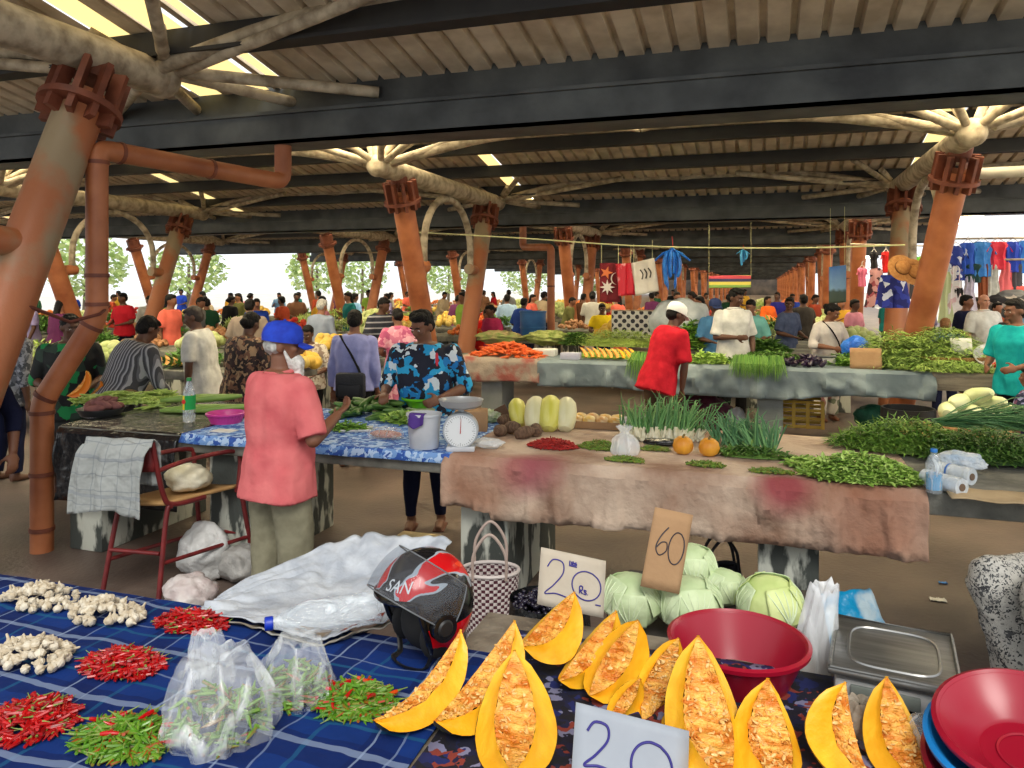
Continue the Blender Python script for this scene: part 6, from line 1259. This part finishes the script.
for k in range(9):
    px = 584 + k * 6.2; c = WY(px, Y2 + .16, T2 + .035); wedge('pale pumpkin slice number %s of the row above the grey tarpaulin' % ('one', 'two', 'three', 'four', 'five', 'six', 'seven', 'eight', 'nine')[k], c + V((-.06, .12, .12)), c + V((.05, -.02, .0)), camdir(-.75, -.3, .5), .075, R(20), .4, mat('rind_dark', S(52, 40, 28), .6), 1, k, 0, mat('pale_flesh', S(216, 164, 84), .5) if k < 6 else M_flesh, 'pumpkin_slice', 'pumpkin slices on the second counter')
bb_ = W(615, 346, .9); mbh = dict(ll=.12, lw=.006)
foliage('pale_bean_heap', 'long heap of pale green beans behind the pumpkin slices', 'beans', WY(618, 12.6, .90), .95, .32, .26, 2200, .13, .009, ISL('pale_bean', S(130, 158, 66), S(168, 188, 92), S(186, 204, 116), S(108, 140, 56)), 21, up=.15)
foliage('dark_pepper_heap', 'dark green vegetables left of the pale beans', 'vegetables', WY(575, 12.6, .90), .3, .25, .2, 700, .10, .03, M_leafB, 22, up=.15)
lump('green_cabbage_heap', 'yellow-green cauliflowers heaped left of the dark green vegetables', 'cauliflowers', WY(548, 12.6, .89), .4, .25, .24, mat('cauli_green', S(120, 140, 60), .8, S(176, 180, 110), 9, .9, 20), 9, .3, freq=4)
lump('ginger_heap', 'buff ginger and greens heaped behind the carrots', 'ginger', WY(500, 12.4, .9), .4, .22, .22, mat('ginger', S(160, 140, 100), .8, S(120, 140, 70), 7, .9, 20), 10, .3, freq=4)
for k, (px, lb) in enumerate([(640, 'small bunch of chives hanging behind the red T-shirt'), (742, 'left bunch of chives drooping over the grey tarpaulin'), (758, 'middle bunch of chives drooping over the grey tarpaulin'), (774, 'right bunch of chives drooping over the grey tarpaulin')]):
    rg = random.Random(k); c = WY(px, Y2 + .05, T2 + .03); mb = MB()
    for j in range(130):
        x = rg.uniform(-.16, .16) * rg.uniform(.5, 1); f = rg.uniform(.02, .2); dz = rg.uniform(.0, .2 if k else .34) * (1 - abs(x) * 3); mb.tube([(x * .5, .22 * rg.random() + .1, .03), (x * .8, .0, .07 + .05 * rg.random()), (x, -.10 - f * .4, .02), (x * 1.25, -.14 - f * .5, -dz)], [.004, .004, .0035, .001], 4)
    t = thing('chive_bunch', lb, 'chives', c); tag(mb.build('blades', ISL('chive', S(56, 104, 40), S(96, 142, 58), S(126, 164, 76), S(44, 88, 36)), t, smooth=False), kind='stuff')
foliage('lettuce_heap', 'flat light greens between the white polo and the red T-shirt', 'greens', WY(705, Y2 + .25, T2 + .01), .3, .2, .12, 600, .08, .02, M_leafC, 31)
foliage('greens_behind', 'tall dark greens standing left of the white polo man', 'greens', WY(692, 12.4, .9), .32, .2, .42, 700, .12, .03, M_leafA, 32)
foliage('greens_right', 'mixed greens right of the white polo man', 'greens', WY(765, 12.0, .9), .3, .2, .2, 600, .12, .03, M_leafB, 33)
M_egg = mat('aubergine_skin', S(36, 18, 44), .25, spec=.6); em = [MB().lathe([(.003, -.07), (.03, -.06), (.038, -.02), (.03, .03), (.018, .06), (.006, .07)], 14).mesh('aubergine', M_egg)]
heap('aubergine', em, 'dark purple aubergine in the pile before the white blouse', 'aubergine', 'aubergines on the second counter', WY(806, Y2 + .18, T2 + .015), .26, .12, .1, 34, tumble, 4, 0, (.7, .9), lift=.03)
t = thing('silver_scale', 'flat silver weighing scale left of the white blouse woman', 'scale', WY(822, Y2 + .5, T2 + .01)); MB().rbox((-.15, -.1, 0), (.15, .1, .09), .01).build('body', M_scale, t); MB().rbox((-.16, -.11, .1), (.16, .11, .115), .004).build('platter', M_steel, t)
lump('blue_bag', 'bright blue plastic bag held beside the white blouse', 'bag', W(855, 362, d=9.5), .16, .12, .32, mat('bluebag', S(16, 90, 200), .35, S(40, 120, 220), 6, .6), 4, .2)
tag(MB().grid(lambda u, v: (.34 * (u - .5), .05 * v, .24 * v), 4, 4).build('blank_card', M_kraft, None, WY(866, Y2 + .1, T2 + .012), solid=.006), 'blank brown cardboard propped at the foot of the green bean mound', 'card')
def bean_mound(label, c, rx, ry, h, n, seed, grp):
    foliage('bean_mound', label, 'beans', c, rx, ry, h, 2600, .15, .009, M_bean, seed, up=.12)
    heap('green_bean', be, 'green bean on top of the ' + label.replace('green bean ', ''), 'bean', grp, c, rx * .9, ry * .9, h * 1.0, n, lie, seed, 0, (1.0, 1.4), lift=.01, centre=.5)
ZW = .93
bean_mound('green bean mound behind the blank cardboard', WY(897, Y2 + .5, ZW), .5, .38, .42, 60, 3, 'beans behind the blank cardboard')
t = thing('wicker_basket', 'wide shallow wicker basket of beans at the right of the leaning column', 'basket', WY(942, Y2 + .75, ZW)); MB().lathe([(0, .01), (.42, .01), (.52, .14), (.54, .15), (.54, .13), (.45, 0), (0, 0)], 36).build('weave', mat('wicker', S(130, 96, 56), .9, S(160, 124, 76), 30, .8, 60), t)
bean_mound('green bean heap in the wicker basket', WY(942, Y2 + .75, ZW + .12), .5, .45, .34, 40, 4, 'beans in the wicker basket')
bean_mound('low green bean heap at the front of the wooden stall', WY(950, Y2 + .14, ZW), .48, .16, .10, 15, 8, 'beans at the front of the wooden stall')
tag(MB().grid(lambda u, v: (.22 * (u - .5), .05 * v, .2 * v), 3, 3).build('white_card', M_foam, None, WY(962, Y2 + .42, ZW + .16), solid=.004), 'white card stuck in the wicker basket of beans', 'card')
basin('wide steel pan tilted on the wooden stall near the tomatoes', WY(999, Y2 + .35, ZW + .10), .18, .25, .08, M_pan, (R(30), 0, 0), name='steel_pan')
tm_ = [MB().lathe([(0, .002), (.02, .002), (.036, .02), (.036, .04), (.02, .058), (0, .054)], 18).mesh('tomato', mat('tomato_skin', S(196, 34, 22), .3))]
heap('tomato', tm_, 'red tomato in the pile at the right edge of the wooden stall', 'tomato', 'tomatoes on the wooden stall', WY(1022, Y2 + .2, ZW), .3, .16, .14, 46, tumble, 6, centre=.6, lift=.04)
# gourds in a low basket, the crate beneath
t = thing('low_crate', 'low wooden crate carrying the pale gourds', 'crate', W(968, z=0, d=7.3), 0); MB().rbox((-.55, -.3, .0), (.55, .35, .46), .02).build('crate', mat('crate_dark', S(64, 56, 48), .9, S(90, 78, 64), 6), t)
MB().rbox((-.6, -.34, .46), (.6, .38, .52), .02).build('rim', mat('wicker', S(130, 96, 56), .9), t)
M_gourd = mat('pale_gourd', S(196, 206, 146), .45, S(216, 222, 178), 5, .05); gdm = [MB().lathe([(.004, -.15), (.04, -.145), (.08, -.09), (.085, -.02), (.068, .06), (.05, .12), (.03, .15), (.004, .155)], 22).mesh('gourd', M_gourd)]
for k, (px, py, rz, rx_, lb) in enumerate([(948, 410, 2.9, 1.45, 'leftmost pale gourd, end facing out'), (962, 402, 2.3, 1.4, 'pale gourd leaning up at the back left'), (972, 412, 3.0, 1.5, 'middle pale gourd, end facing out'), (978, 396, .7, 1.2, 'topmost pale gourd'), (990, 404, .8, 1.3, 'long pale gourd sloping down to the right'), (990, 414, 3.1, 1.5, 'small pale gourd at the front right'), (1003, 412, .9, 1.4, 'rightmost pale gourd')]):
    o = link('bottle_gourd', gdm[0]); o.location = W(px, py, d=7.25 - .02 * k) ; o.location.z = max(o.location.z, .60); o.rotation_euler = (rx_, 0, rz); tag(o, lb + ' on the low crate', 'gourd', 'pale gourds')
t = thing('dark_drum', 'dark drum beside the pale gourds', 'drum', W(908, z=0, d=8.0)); MB().lathe([(0, 0), (.26, 0), (.27, .3), (.26, .62), (.24, .62), (.24, .05), (0, .05)], 30).build('drum', M_dark, t)
t = thing('yellow_crate', 'yellow plastic crate under the second counter', 'crate', WY(800, Y2 + .5, .16)); 
for z in (0, .1, .2, .3): MB().tube([(-.25, -.18, z + .02), (.25, -.18, z + .02), (.25, .18, z + .02), (-.25, .18, z + .02), (-.25, -.18, z + .02)], .02, 6).build('slat', mat('yellow_plastic', S(196, 160, 60), .5), t)
for a in (-.25, -.08, .08, .25): MB().box((a - .02, -.2, 0), (a + .02, -.18, .34)).build('upright', mat('yellow_plastic', S(196, 160, 60), .5), t)
lump('green_sack', 'dark green sack on the floor under the bean stall', 'sack', WY(872, Y2 + .5, .16), .2, .15, .3, mat('green_sack', S(26, 84, 60), .6, S(40, 110, 80), 8, .6), 4, .2)
lump('maroon_sack', 'maroon sack under the counter behind the red T-shirt', 'sack', WY(700, Y2 + .45, 0), .4, .25, .5, mat('maroon_sack', S(76, 24, 44), .7, S(96, 36, 56), 6, .6), 6, .2)
lump('white_sack', 'white sack on the floor under the white polo man', 'sack', WY(735, Y2 + .4, 0), .14, .12, .35, mat('white_bag', S(178, 178, 176), .5), 7, .2)
# ================================================================ heaps on the deeper counters
heap_kinds = [('cabbage_heap', 'cream cabbages', S(190, 196, 140), S(160, 176, 104), .09), ('tomato_heap', 'red tomatoes', S(196, 40, 30), S(206, 70, 36), .05), ('greens_heap', 'leafy greens', S(60, 104, 36), S(96, 140, 56), 0), ('carrot_heap', 'orange roots', S(206, 100, 36), S(220, 140, 60), .05), ('bean_heap', 'pale beans', S(140, 164, 76), S(170, 190, 104), 0), ('onion_heap', 'brown onions', S(150, 104, 70), S(176, 130, 90), .05), ('squash_heap', 'yellow squashes', S(214, 170, 60), S(206, 186, 110), .08)]
hk = {}
for i, (nm, wd, c1, c2, r) in enumerate(heap_kinds):
    rg = random.Random(i); mb = MB()
    if r:
        for k in range(46): a = rg.uniform(0, 6.28); q = rg.random() ** .5; mb.ball((.42 * q * cos(a), .3 * q * sin(a), .02 + r * .6 + .2 * (1 - q * q) * rg.random() ** .4), r * rg.uniform(.8, 1.1), 8, 6)
    else:
        for k in range(420):
            a = rg.uniform(0, 6.28); q = rg.random() ** .5; p = V((.45 * q * cos(a), .3 * q * sin(a), .02 + .24 * (1 - q * q) * rg.random() ** .4)); d = V((rg.uniform(-1, 1), rg.uniform(-1, 1), rg.uniform(-.1, .7))).normalized() * .13; s = d.cross(V((rg.uniform(-.4, .4), 0, 1))).normalized() * (.03 if nm == 'greens_heap' else .012)
            mb.add([p, p + d * .5 + s, p + d, p + d * .5 - s], [(0, 1, 2, 3)])
    hk[nm] = (mb.mesh(nm, mat(nm + '_m', c1, .6, None, island=[c2, c1]), smooth=bool(r)), wd)
q = 0; rg = random.Random(17)
for (y, a, b) in far_counters:
    if y == 12.3: continue
    n = int((b - a) / 1.05)
    for i in range(n):
        x = a + .5 + i * (b - a - .6) / max(1, n - 1) if n > 1 else (a + b) / 2
        if y == 14.2 and a == -4.6 and abs(x - WY(533, 14.6).x) < .55: continue
        nm = heap_kinds[(q * 3 + rg.randrange(2)) % 7][0]; q += 1; me, wd = hk[nm]
        o = link(nm, me); o.location = (x, y + .5, .885); sc = rg.uniform(.85, 1.2); o.scale = (sc, 1.1, sc)
        near_ = {7.4: 'dark left counter near the white tee', 9.6: 'counter beside the seated woman', 11.6: 'left counter beyond the seated woman', 14.2: 'counter line of the blue barrel', 17.0: 'counter just past the blue barrel'}.get(y, 'counters far back in the hall')
        tag(o, 'heap of %s on the %s' % (wd, near_), 'produce heap', 'heaps of %s on the %s' % (wd, near_), 'stuff')
bl_ = WY(533, 14.6, .88)
t = thing('blue_barrel', 'tall blue plastic barrel on the grey counter', 'barrel', bl_); MB().lathe([(0, .0), (.24, .0), (.25, .04), (.26, .3), (.262, .48), (.275, .49), (.275, .52), (.25, .52), (.24, .04), (0, .04)], 32).build('body', mat('barrel_blue', S(30, 84, 140), .4, S(44, 100, 156), 5), t)
MB().lathe([(.256, .17), (.268, .18), (.268, .2), (.258, .21)], 32).build('hoop', mat('barrel_blue', S(30, 84, 140), .4), t)
dots, nt, b = newmat('dotted_cloth'); N = nt.nodes.new; L = nt.links.new; tc = N('ShaderNodeTexCoord'); mp = N('ShaderNodeMapping'); mp.inputs['Rotation'].default_value = (0, R(45), 0); L(tc.outputs['Object'], mp.inputs[0])
v = N('ShaderNodeTexVoronoi'); v.inputs['Scale'].default_value = 9; v.inputs['Randomness'].default_value = 0; L(mp.outputs[0], v.inputs['Vector']); lt = N('ShaderNodeMath'); lt.operation = 'LESS_THAN'; lt.inputs[1].default_value = .36; L(v.outputs['Distance'], lt.inputs[0]); mx = N('ShaderNodeMixRGB'); L(lt.outputs[0], mx.inputs[0]); mx.inputs[1].default_value = S(206, 204, 198); mx.inputs[2].default_value = S(40, 40, 46); L(mx.outputs[0], b.inputs['Base Color'])
c0, c1 = WY(612, 13.9, 1.42), WY(654, 13.9, 1.42); ww = (c1 - c0).length
dc = thing('dotted_screen', 'white cloth screen with black dots behind the pale beans', 'screen', (c0 + c1) / 2 - V((0, 0, 1.42)))
MB().grid(lambda u, v: (ww * (u - .5), .012 * sin(u * 25), 1.44 - .62 * v), 40, 6).build('cloth', dots, dc, solid=.005)
for sx in (-.5, .5): MB().tube([(ww * sx, .03, 0), (ww * sx, .03, 1.46)], .018, 8).build('post', M_tube, dc)
MB().tube([(-ww * .5, .03, 1.45), (ww * .5, .03, 1.45)], .014, 8).build('rail', M_tube, dc)
lump('plastic_cover', 'grey-white plastic sheet covering a mound beside the denim shirt', 'plastic sheet', WY(680, 12.8, .88), .5, .4, .8, mat('cover_plastic', S(150, 160, 168), .4, S(186, 192, 198), 4, .8, 8), 3, .16)
# ---- things hung on the cord and between the columns
def hung(name, label, cat, tl, tr, bl, d, m, th=.02, sag=.02, nu=14, nv=14, up=.3):
    TL, TR, BL = W(*tl, d=d), W(*tr, d=d), W(*bl, d=d); u, v = TR - TL, BL - TL; w = u.cross(v).normalized()
    o = MB().grid(lambda a, b: u * (a - .5) + v * b + w * (sag * sin(a * 11 + b * 2)), nu, nv).build(name, m, None, TL + u / 2, solid=th)
    for f in (-.42, .42): MB().tube([u * f, u * f + V((0, 0, up))], .004, 5).build('string', mat('yellow_cord', S(200, 200, 150), .8), o)
    return tag(o, label, cat), TL, u, v, w
maro = mat('maroon_towel', S(92, 16, 28), .9, S(120, 24, 36), 5, .3); o, TL, u, v, w = hung('starred_towel', 'maroon hanging towel with a pale star and crescent', 'towel', (600, 263), (620, 263), (600, 302), 12.6, maro)
if w.dot(CAMV(TL)) < 0: w = -w
def star(name, cx, cy, r, m, n=8, inner=.4):
    mb = MB(); pts = [TL + u * cx + v * cy + w * .035 + (u.normalized() * cos(pi * i / n) + v.normalized() * sin(pi * i / n)) * r * (1 if i % 2 == 0 else inner) - o.location for i in range(2 * n)]; k = [p + w * .008 for p in pts]
    mb.loft([pts, k]); return mb.build(name, m, o, smooth=False)
star('star', .35, .62, .13, mat('star_white', S(206, 196, 190), .8)); star('star', .3, .25, .11, mat('star_orange', S(206, 110, 60), .8), 5)
cres = MB().tube([TL + u * .85 + v * .4 + w * .04 + (u.normalized() * cos(a) + v.normalized() * sin(a)) * .10 - o.location for a in [R(100) + R(160) * i / 10 for i in range(11)]], [.004 + .022 * sin(pi * i / 10) for i in range(11)], 8, True, .4); cres.build('crescent', mat('star_white', S(206, 196, 190), .8), o)
hung('red_package', 'bright red packaged cloth hanging right of the starred towel', 'package', (617, 264), (632, 263), (619, 296), 12.5, mat('red_pack', S(190, 24, 44), .4, S(206, 150, 150), 6, contrast=(.58, .66)), .06)
o, TL, u, v, w = hung('white_package', 'white printed package tilted on the cord right of the red one', 'package', (632, 263), (654, 258), (636, 296), 12.4, mat('white_pack', S(206, 200, 192), .5, S(190, 182, 170), 5), .06)
if w.dot(CAMV(TL)) < 0: w = -w
mb = MB()
for k in range(3): mb.tube(bez([TL + u * (.3 + .18 * k) + v * .25 + w * .045 - o.location, TL + u * (.4 + .18 * k) + v * .4 + w * .045 - o.location, TL + u * (.33 + .18 * k) + v * .55 + w * .045 - o.location], 4), .012, 6)
mb.build('print', mat('pack_print', S(70, 64, 60), .8), o)
def bunch(label, px, py, d, s, m, nm='plastic_bag_bundle'):
    t = thing(nm, label, 'bag bundle', W(px, py, d=d)); rg = random.Random(px)
    MB().tube([(0, 0, .32 * s), (.02, 0, .1 * s)], .006, 5).build('tie', mat('tie_red', S(190, 60, 60), .7), t)
    mb = MB()
    for k in range(9):
        a = rg.uniform(0, 6.28); x = rg.uniform(-.2, .2) * s; mb.tube(bez([(0, 0, .12 * s), (x * .7, .05 * sin(a), .02 * s), (x, .08 * sin(a), -.2 * s), (x * .7, .06 * sin(a), -rg.uniform(.3, .62) * s)], 4), [.03 * s] * 4 + [.05 * s] * 4 + [.045 * s] * 4 + [.01], 8, True, .5)
    for sx in (-1, 1): mb.tube([(0, 0, .1 * s), (sx * .16 * s, 0, .02 * s), (sx * .3 * s, 0, -.1 * s)], [.03 * s, .05 * s, .03 * s], 8, True, .5)
    mb.build('bags', m, t); return t
mbb = mat('vivid_blue_bag', S(20, 90, 190), .35, S(50, 130, 216), 8, .5)
bunch('bundle of bright blue plastic bags tied on the cord', 672, 255, 12.3, .95, mbb); bunch('tiny light blue bag knotted on the cord far right', 743, 252, 12.0, .35, mat('light_blue_bag', S(70, 160, 210), .4))
fm = stripemat('four_band_flag', [(0, S(120, 160, 80)), (.25, S(206, 196, 90)), (.5, S(60, 54, 96)), (.75, S(190, 70, 84))], 1.0, 2)
FA, FB = W(709, 277, d=20), W(751, 274, d=20); fo_ = MB().grid(lambda a, b: ((FB - FA) * (a - .5)) + V((0, .04 * sin(a * 9), 0)) - V((0, 0, 1)) * 0 + V((0, 0, 1 - b)) * 1.0, 20, 12)
for p in fo_.v: pass
o = fo_.build('striped_flag', fm, None, (FA + FB) / 2 - V((0, 0, .33)), solid=.01); o.scale = (1, 1, .33)
for f in (-.5, .5): MB().tube([(FB - FA) * f + V((0, 0, .9)), (FB - FA) * f + V((0, 0, 5.2))], .004, 5).build('string', mat('yellow_cord', S(200, 200, 150), .8), o)
tag(o, 'flag of red, blue, yellow and green bands hung over the aisle', 'flag')
sky, nt, b = newmat('landscape_print'); N = nt.nodes.new; L = nt.links.new; tc = N('ShaderNodeTexCoord'); sp = N('ShaderNodeSeparateXYZ'); L(tc.outputs['Object'], sp.inputs[0]); n1 = N('ShaderNodeTexNoise'); n1.inputs['Scale'].default_value = 5; L(tc.outputs['Object'], n1.inputs['Vector'])
ad = N('ShaderNodeMath'); ad.operation = 'MULTIPLY_ADD'; ad.inputs[1].default_value = .3; L(n1.outputs['Fac'], ad.inputs[0]); L(sp.outputs[2], ad.inputs[2]); cr = N('ShaderNodeValToRGB'); e = cr.color_ramp.elements; L(ad.outputs[0], cr.inputs[0]); e[0].position = 0; e[0].color = S(120, 110, 96); e[1].position = 1; e[1].color = S(40, 100, 180)
mr_ = [(-.35, S(110, 90, 70)), ]
mrn = N('ShaderNodeMapRange'); mrn.inputs[1].default_value = -.9; mrn.inputs[2].default_value = .25; L(ad.outputs[0], mrn.inputs[0]); L(mrn.outputs[0], cr.inputs[0]); x = e.new(.3); x.color = S(70, 84, 60); x = e.new(.52); x.color = S(60, 80, 76); x = e.new(.58); x.color = S(130, 170, 206); L(cr.outputs[0], b.inputs['Base Color'])
hung('landscape_poster', 'hanging poster of a blue sky over a landscape', 'poster', (829, 267), (846, 265), (829, 304), 13.0, sky, .012, .004, up=1.0)
wb_ = cellmat('blue_white_floral', [S(30, 40, 130), S(206, 210, 226), S(40, 56, 160), S(24, 32, 110)], 12)
t = thing('hanging_shorts', 'blue and white floral shorts hung on the second right column', 'shorts', W(893, 275, d=10.6), YAW)
MB().loft([[V(((.17 + .05 * k) * cos(2 * pi * i / 16), .05 * sin(2 * pi * i / 16), -.22 * k)) for i in range(16)] for k in (0, .5, 1)]).build('waist', wb_, t)
for sx in (-1, 1): MB().loft([[V((sx * (.1 + .03 * k) + (.11 + .02 * k) * cos(2 * pi * i / 14), .05 * sin(2 * pi * i / 14), -.2 - .26 * k)) for i in range(14)] for k in (0, 1)]).build('leg', wb_, t)
for k, (px, py, lb) in enumerate([(902, 268, 'left tan straw hat hung by the right columns'), (914, 272, 'right tan straw hat hung by the right columns')]):
    t = thing('straw_hat', lb, 'hat', W(px, py, d=10.2)); M_ = Matrix.Rotation(YAW, 4, 'Z') @ Matrix.Rotation(R(70), 4, 'X'); MB().lathe([(.19, 0), (.1, .012), (.09, .05), (.06, .075), (0, .08)], 26, M_).build('hat', mat('straw', S(176, 120, 62), .9, S(196, 142, 84), 30, .4), t); MB().lathe([(.1, .014), (.094, .034)], 26, M_ @ Matrix.Scale(1.03, 4)).build('band', mat('hat_band', S(120, 80, 44), .9), t)
# ---- garments of the clothes sellers outside
def garment(label, px, py, d, wpx, hpx, m, kind='shirt', yaw=0):
    c = W(px, py, d=d); k = d / FPX; w_, h_ = wpx * k * .62, hpx * k * 1.15; t = thing('hanging_' + kind, label, kind, c, YAW + yaw); rg = random.Random(px * 31 + py)
    if kind == 'shirt':
        prof = [(.34, 0), (.82, -.04), (1.0, -.14), (.78, -.28), (.72, -.5), (.74, -.78), (.78, -1.0)]
    elif kind == 'trousers': prof = [(.7, 0), (.75, -.1), (.8, -.4), (.75, -.7), (.72, -1)]
    else: prof = [(.3, 0), (.55, -.08), (.5, -.25), (.62, -.45), (.85, -.8), (1, -1)]
    MB().loft([[V((w_ * x * math.copysign(abs(cos(2 * pi * i / 20)) ** .8, cos(2 * pi * i / 20)), .05 * sin(2 * pi * i / 20) * (1 + .4 * sin(i * 2.1 + px)) + .02 * sin(z * 9), h_ * z + .01 * sin(i * 3))) for i in range(20)] for x, z in prof]).build('fabric', m, t)
    if kind == 'shirt':
        for s in (-1, 1): MB().tube([(s * w_ * .7, 0, -h_ * .1), (s * w_ * 1.05, 0, -h_ * .36)], [w_ * .22, w_ * .26], 10, True, .35).build('sleeve', m, t)
    MB().tube(bez([(-w_ * .7, 0, -.02), (-w_ * .1, 0, .06), (w_ * .1, 0, .06), (w_ * .7, 0, -.02)], 4), .008, 5).build('hanger', mat('hanger_plastic', S(206, 196, 190), .5), t); MB().tube(bez([(0, 0, .06), (.0, 0, .12), (.03, 0, .15)], 4), .006, 5).build('hook', mat('hanger_plastic', S(206, 196, 190), .5), t)
    return t
gm_ = lambda n, c, c2=None: mat('garment_' + n, c, .85, c2 or c, 9, .4, 14)
GL = [('navy and white print shirt, first on the top rail', 956, 246, 18, 30, cellmat('garment_navy_print', [S(34, 44, 120), S(210, 214, 226), S(40, 60, 150)], 9), 'shirt'), ('blue shirt second on the top rail', 968, 243, 16, 27, gm_('b1', S(40, 84, 190)), 'shirt'), ('big sky blue shirt third on the top rail', 982, 242, 20, 30, gm_('b2', S(44, 116, 200), S(70, 140, 214)), 'shirt'), ('red shirt with yellow mark on the top rail', 998, 242, 20, 24, gm_('r', S(206, 34, 60), S(220, 60, 80)), 'shirt'), ('deep blue shirt right of the red one', 1013, 242, 18, 26, gm_('b3', S(34, 64, 180)), 'shirt'), ('sky blue shirt at the right edge of the top rail', 1026, 241, 18, 28, gm_('b4', S(50, 120, 206)), 'shirt'),
 ('white dress with pale print on the lower rail', 955, 266, 20, 42, cellmat('garment_wp', [S(214, 204, 206), S(206, 170, 176), S(220, 214, 214)], 12), 'dress'), ('pale green dress beside the leaning column', 946, 272, 14, 44, gm_('pg', S(186, 196, 150)), 'dress'), ('dark green shawl on the lower rail', 973, 264, 18, 16, gm_('dg', S(26, 64, 62)), 'shirt'), ('black trousers on the lower rail', 958, 288, 10, 26, gm_('bk', S(24, 22, 26)), 'trousers'), ('lilac print dress on the lower rail', 969, 276, 14, 32, gm_('ll', S(176, 166, 190), S(206, 200, 214)), 'dress'), ('rust brown trousers on the lower rail', 983, 264, 10, 32, gm_('rb', S(136, 70, 36)), 'trousers'), ('grey white dress on the lower rail', 993, 264, 14, 32, gm_('gw', S(176, 176, 170), S(206, 206, 202)), 'dress'), ('coral pink dress on the lower rail', 1006, 262, 16, 32, gm_('cp', S(222, 106, 112)), 'dress'), ('charcoal trousers on the lower rail', 1016, 264, 13, 24, gm_('ch', S(70, 66, 74)), 'trousers'), ('coral shirt at the right edge below the charcoal trousers', 1020, 286, 20, 16, gm_('cs', S(214, 86, 80)), 'shirt'),
 ('pink and black print dress left of the second right column', 876, 268, 20, 34, cellmat('garment_pb', [S(150, 70, 80), S(60, 30, 40), S(190, 140, 140)], 9), 'dress'), ('scarlet scarf shirt near the second right column', 886, 252, 8, 18, gm_('sc', S(206, 24, 24)), 'shirt'), ('lime green shirt behind the leaning column', 916, 257, 14, 18, gm_('lg', S(110, 200, 60)), 'shirt'), ('black shirt far left of the clothes', 874, 252, 7, 14, gm_('bk', S(24, 22, 26)), 'shirt'), ('dark grey trousers behind the straw hats', 909, 278, 10, 18, gm_('ch', S(70, 66, 74)), 'trousers'), ('pink top beside the print dress', 862, 268, 8, 16, gm_('pk', S(214, 110, 140)), 'shirt')]
for lb, px, py, w_, h_, m, kd in GL: garment(lb, px, py, 14.6 if px > 930 else 16.5, w_, h_, m, kd)
for z_py, lb in ((239, 'upper clothes rail outside the right columns'), (260, 'lower clothes rail outside the right columns')):
    a, b = W(930, z_py, d=14.8), W(1060, z_py, d=14.4); b.z = a.z; tag(MB().tube([a, b], .02, 8).build('clothes_rail', M_tube), lb, 'rail')
tag(MB().tube([W(850, 244, d=16.6), W(925, 246, d=16.4)], .015, 8).build('clothes_rail', M_tube), 'clothes rail behind the straw hats', 'rail')
lump('folded_clothes', 'pile of black and grey folded clothes below the coral shirt', 'clothes', W(1012, 318, d=14.4), .4, .3, .5, cellmat('dark_clothes', [S(30, 30, 34), S(90, 90, 90), S(160, 150, 140), S(40, 36, 40)], 5), 5, .2)
# pale canopies of the stalls outside
M_can = mat('pale_canopy', S(226, 210, 206), .7, S(236, 228, 224), 2)
for k, (x0, x1, y0, y1, z0, z1, lb) in enumerate([(5.6, 9.5, 11.5, 15.8, 2.75, 3.3, 'pale pink stall canopy beyond the leaning right column'), (5.6, 9.5, 16.4, 21, 2.7, 3.3, 'second pale canopy farther out on the right'), (5.6, 9.5, 21.6, 27, 2.7, 3.2, 'third pale canopy farther out on the right'), (5.6, 9.5, 28, 36, 2.7, 3.2, 'farthest pale canopy on the right')]):
    t = thing('stall_canopy', lb, 'canopy', ((x0 + x1) / 2, (y0 + y1) / 2, 0)); cx, cy = t.location.x, t.location.y
    MB().grid(lambda u, v: (x0 + (x1 - x0) * u - cx, y0 + (y1 - y0) * v - cy, z0 + (z1 - z0) * sin(pi * u) + .03 * sin(v * 9)), 14, 10).build('sheet', M_can, t, solid=.02)
    for a in (x0 + .1, x1 - .1):
        for b in (y0 + .1, y1 - .1): MB().tube([(a - cx, b - cy, 0), (a - cx, b - cy, z0 + .03)], .03, 8).build('post', mat('pale_tube', S(196, 190, 176), .5), t)
    for b in (y0 + .1, y1 - .1): MB().tube([(x0 - cx, b - cy, z0), (x1 - cx, b - cy, z0)], .025, 8).build('crossbar', mat('pale_tube', S(196, 190, 176), .5), t)
# trees and low walls beyond the open left side
M_tl = ISL('tree_leaf', S(140, 166, 96), S(180, 200, 130), S(206, 216, 160)); M_trunk = mat('bark', S(110, 96, 80), .9)
rg = random.Random(9)
for k, (x, y, r) in enumerate([(-44, 40, 2.6), (-46, 52, 3.0), (-40, 62, 2.6), (-50, 30, 2.8), (-36, 84, 3), (-42, 74, 2.8), (-30, 96, 3.2), (-22, 104, 3)]):
    t = thing('tree', 'sunlit green tree outside the open left side of the hall', 'tree', (x, y, -.2), 0, 'trees outside the hall'); mb = MB()
    for j in range(900):
        a, el = rg.uniform(0, 6.28), math.asin(rg.uniform(-1, 1)); q = r * rg.uniform(.7, 1.05); p = V((q * cos(el) * cos(a), q * cos(el) * sin(a), 3.6 + q * .8 * sin(el))); d = V((rg.uniform(-1, 1), rg.uniform(-1, 1), rg.uniform(-1, 1))).normalized() * .5; s = d.cross(V((0, .3, 1))).normalized() * .2; mb.add([p, p + d * .5 + s, p + d, p + d * .5 - s], [(0, 1, 2, 3)])
    tag(mb.build('crown', M_tl, t, smooth=False), kind='stuff'); MB().tube([(0, 0, 0), (.1, 0, 2), (0, .1, 4)], [.2, .16, .1], 8).build('trunk', M_trunk, t)
bpy.data.scenes.remove(bake_scene)
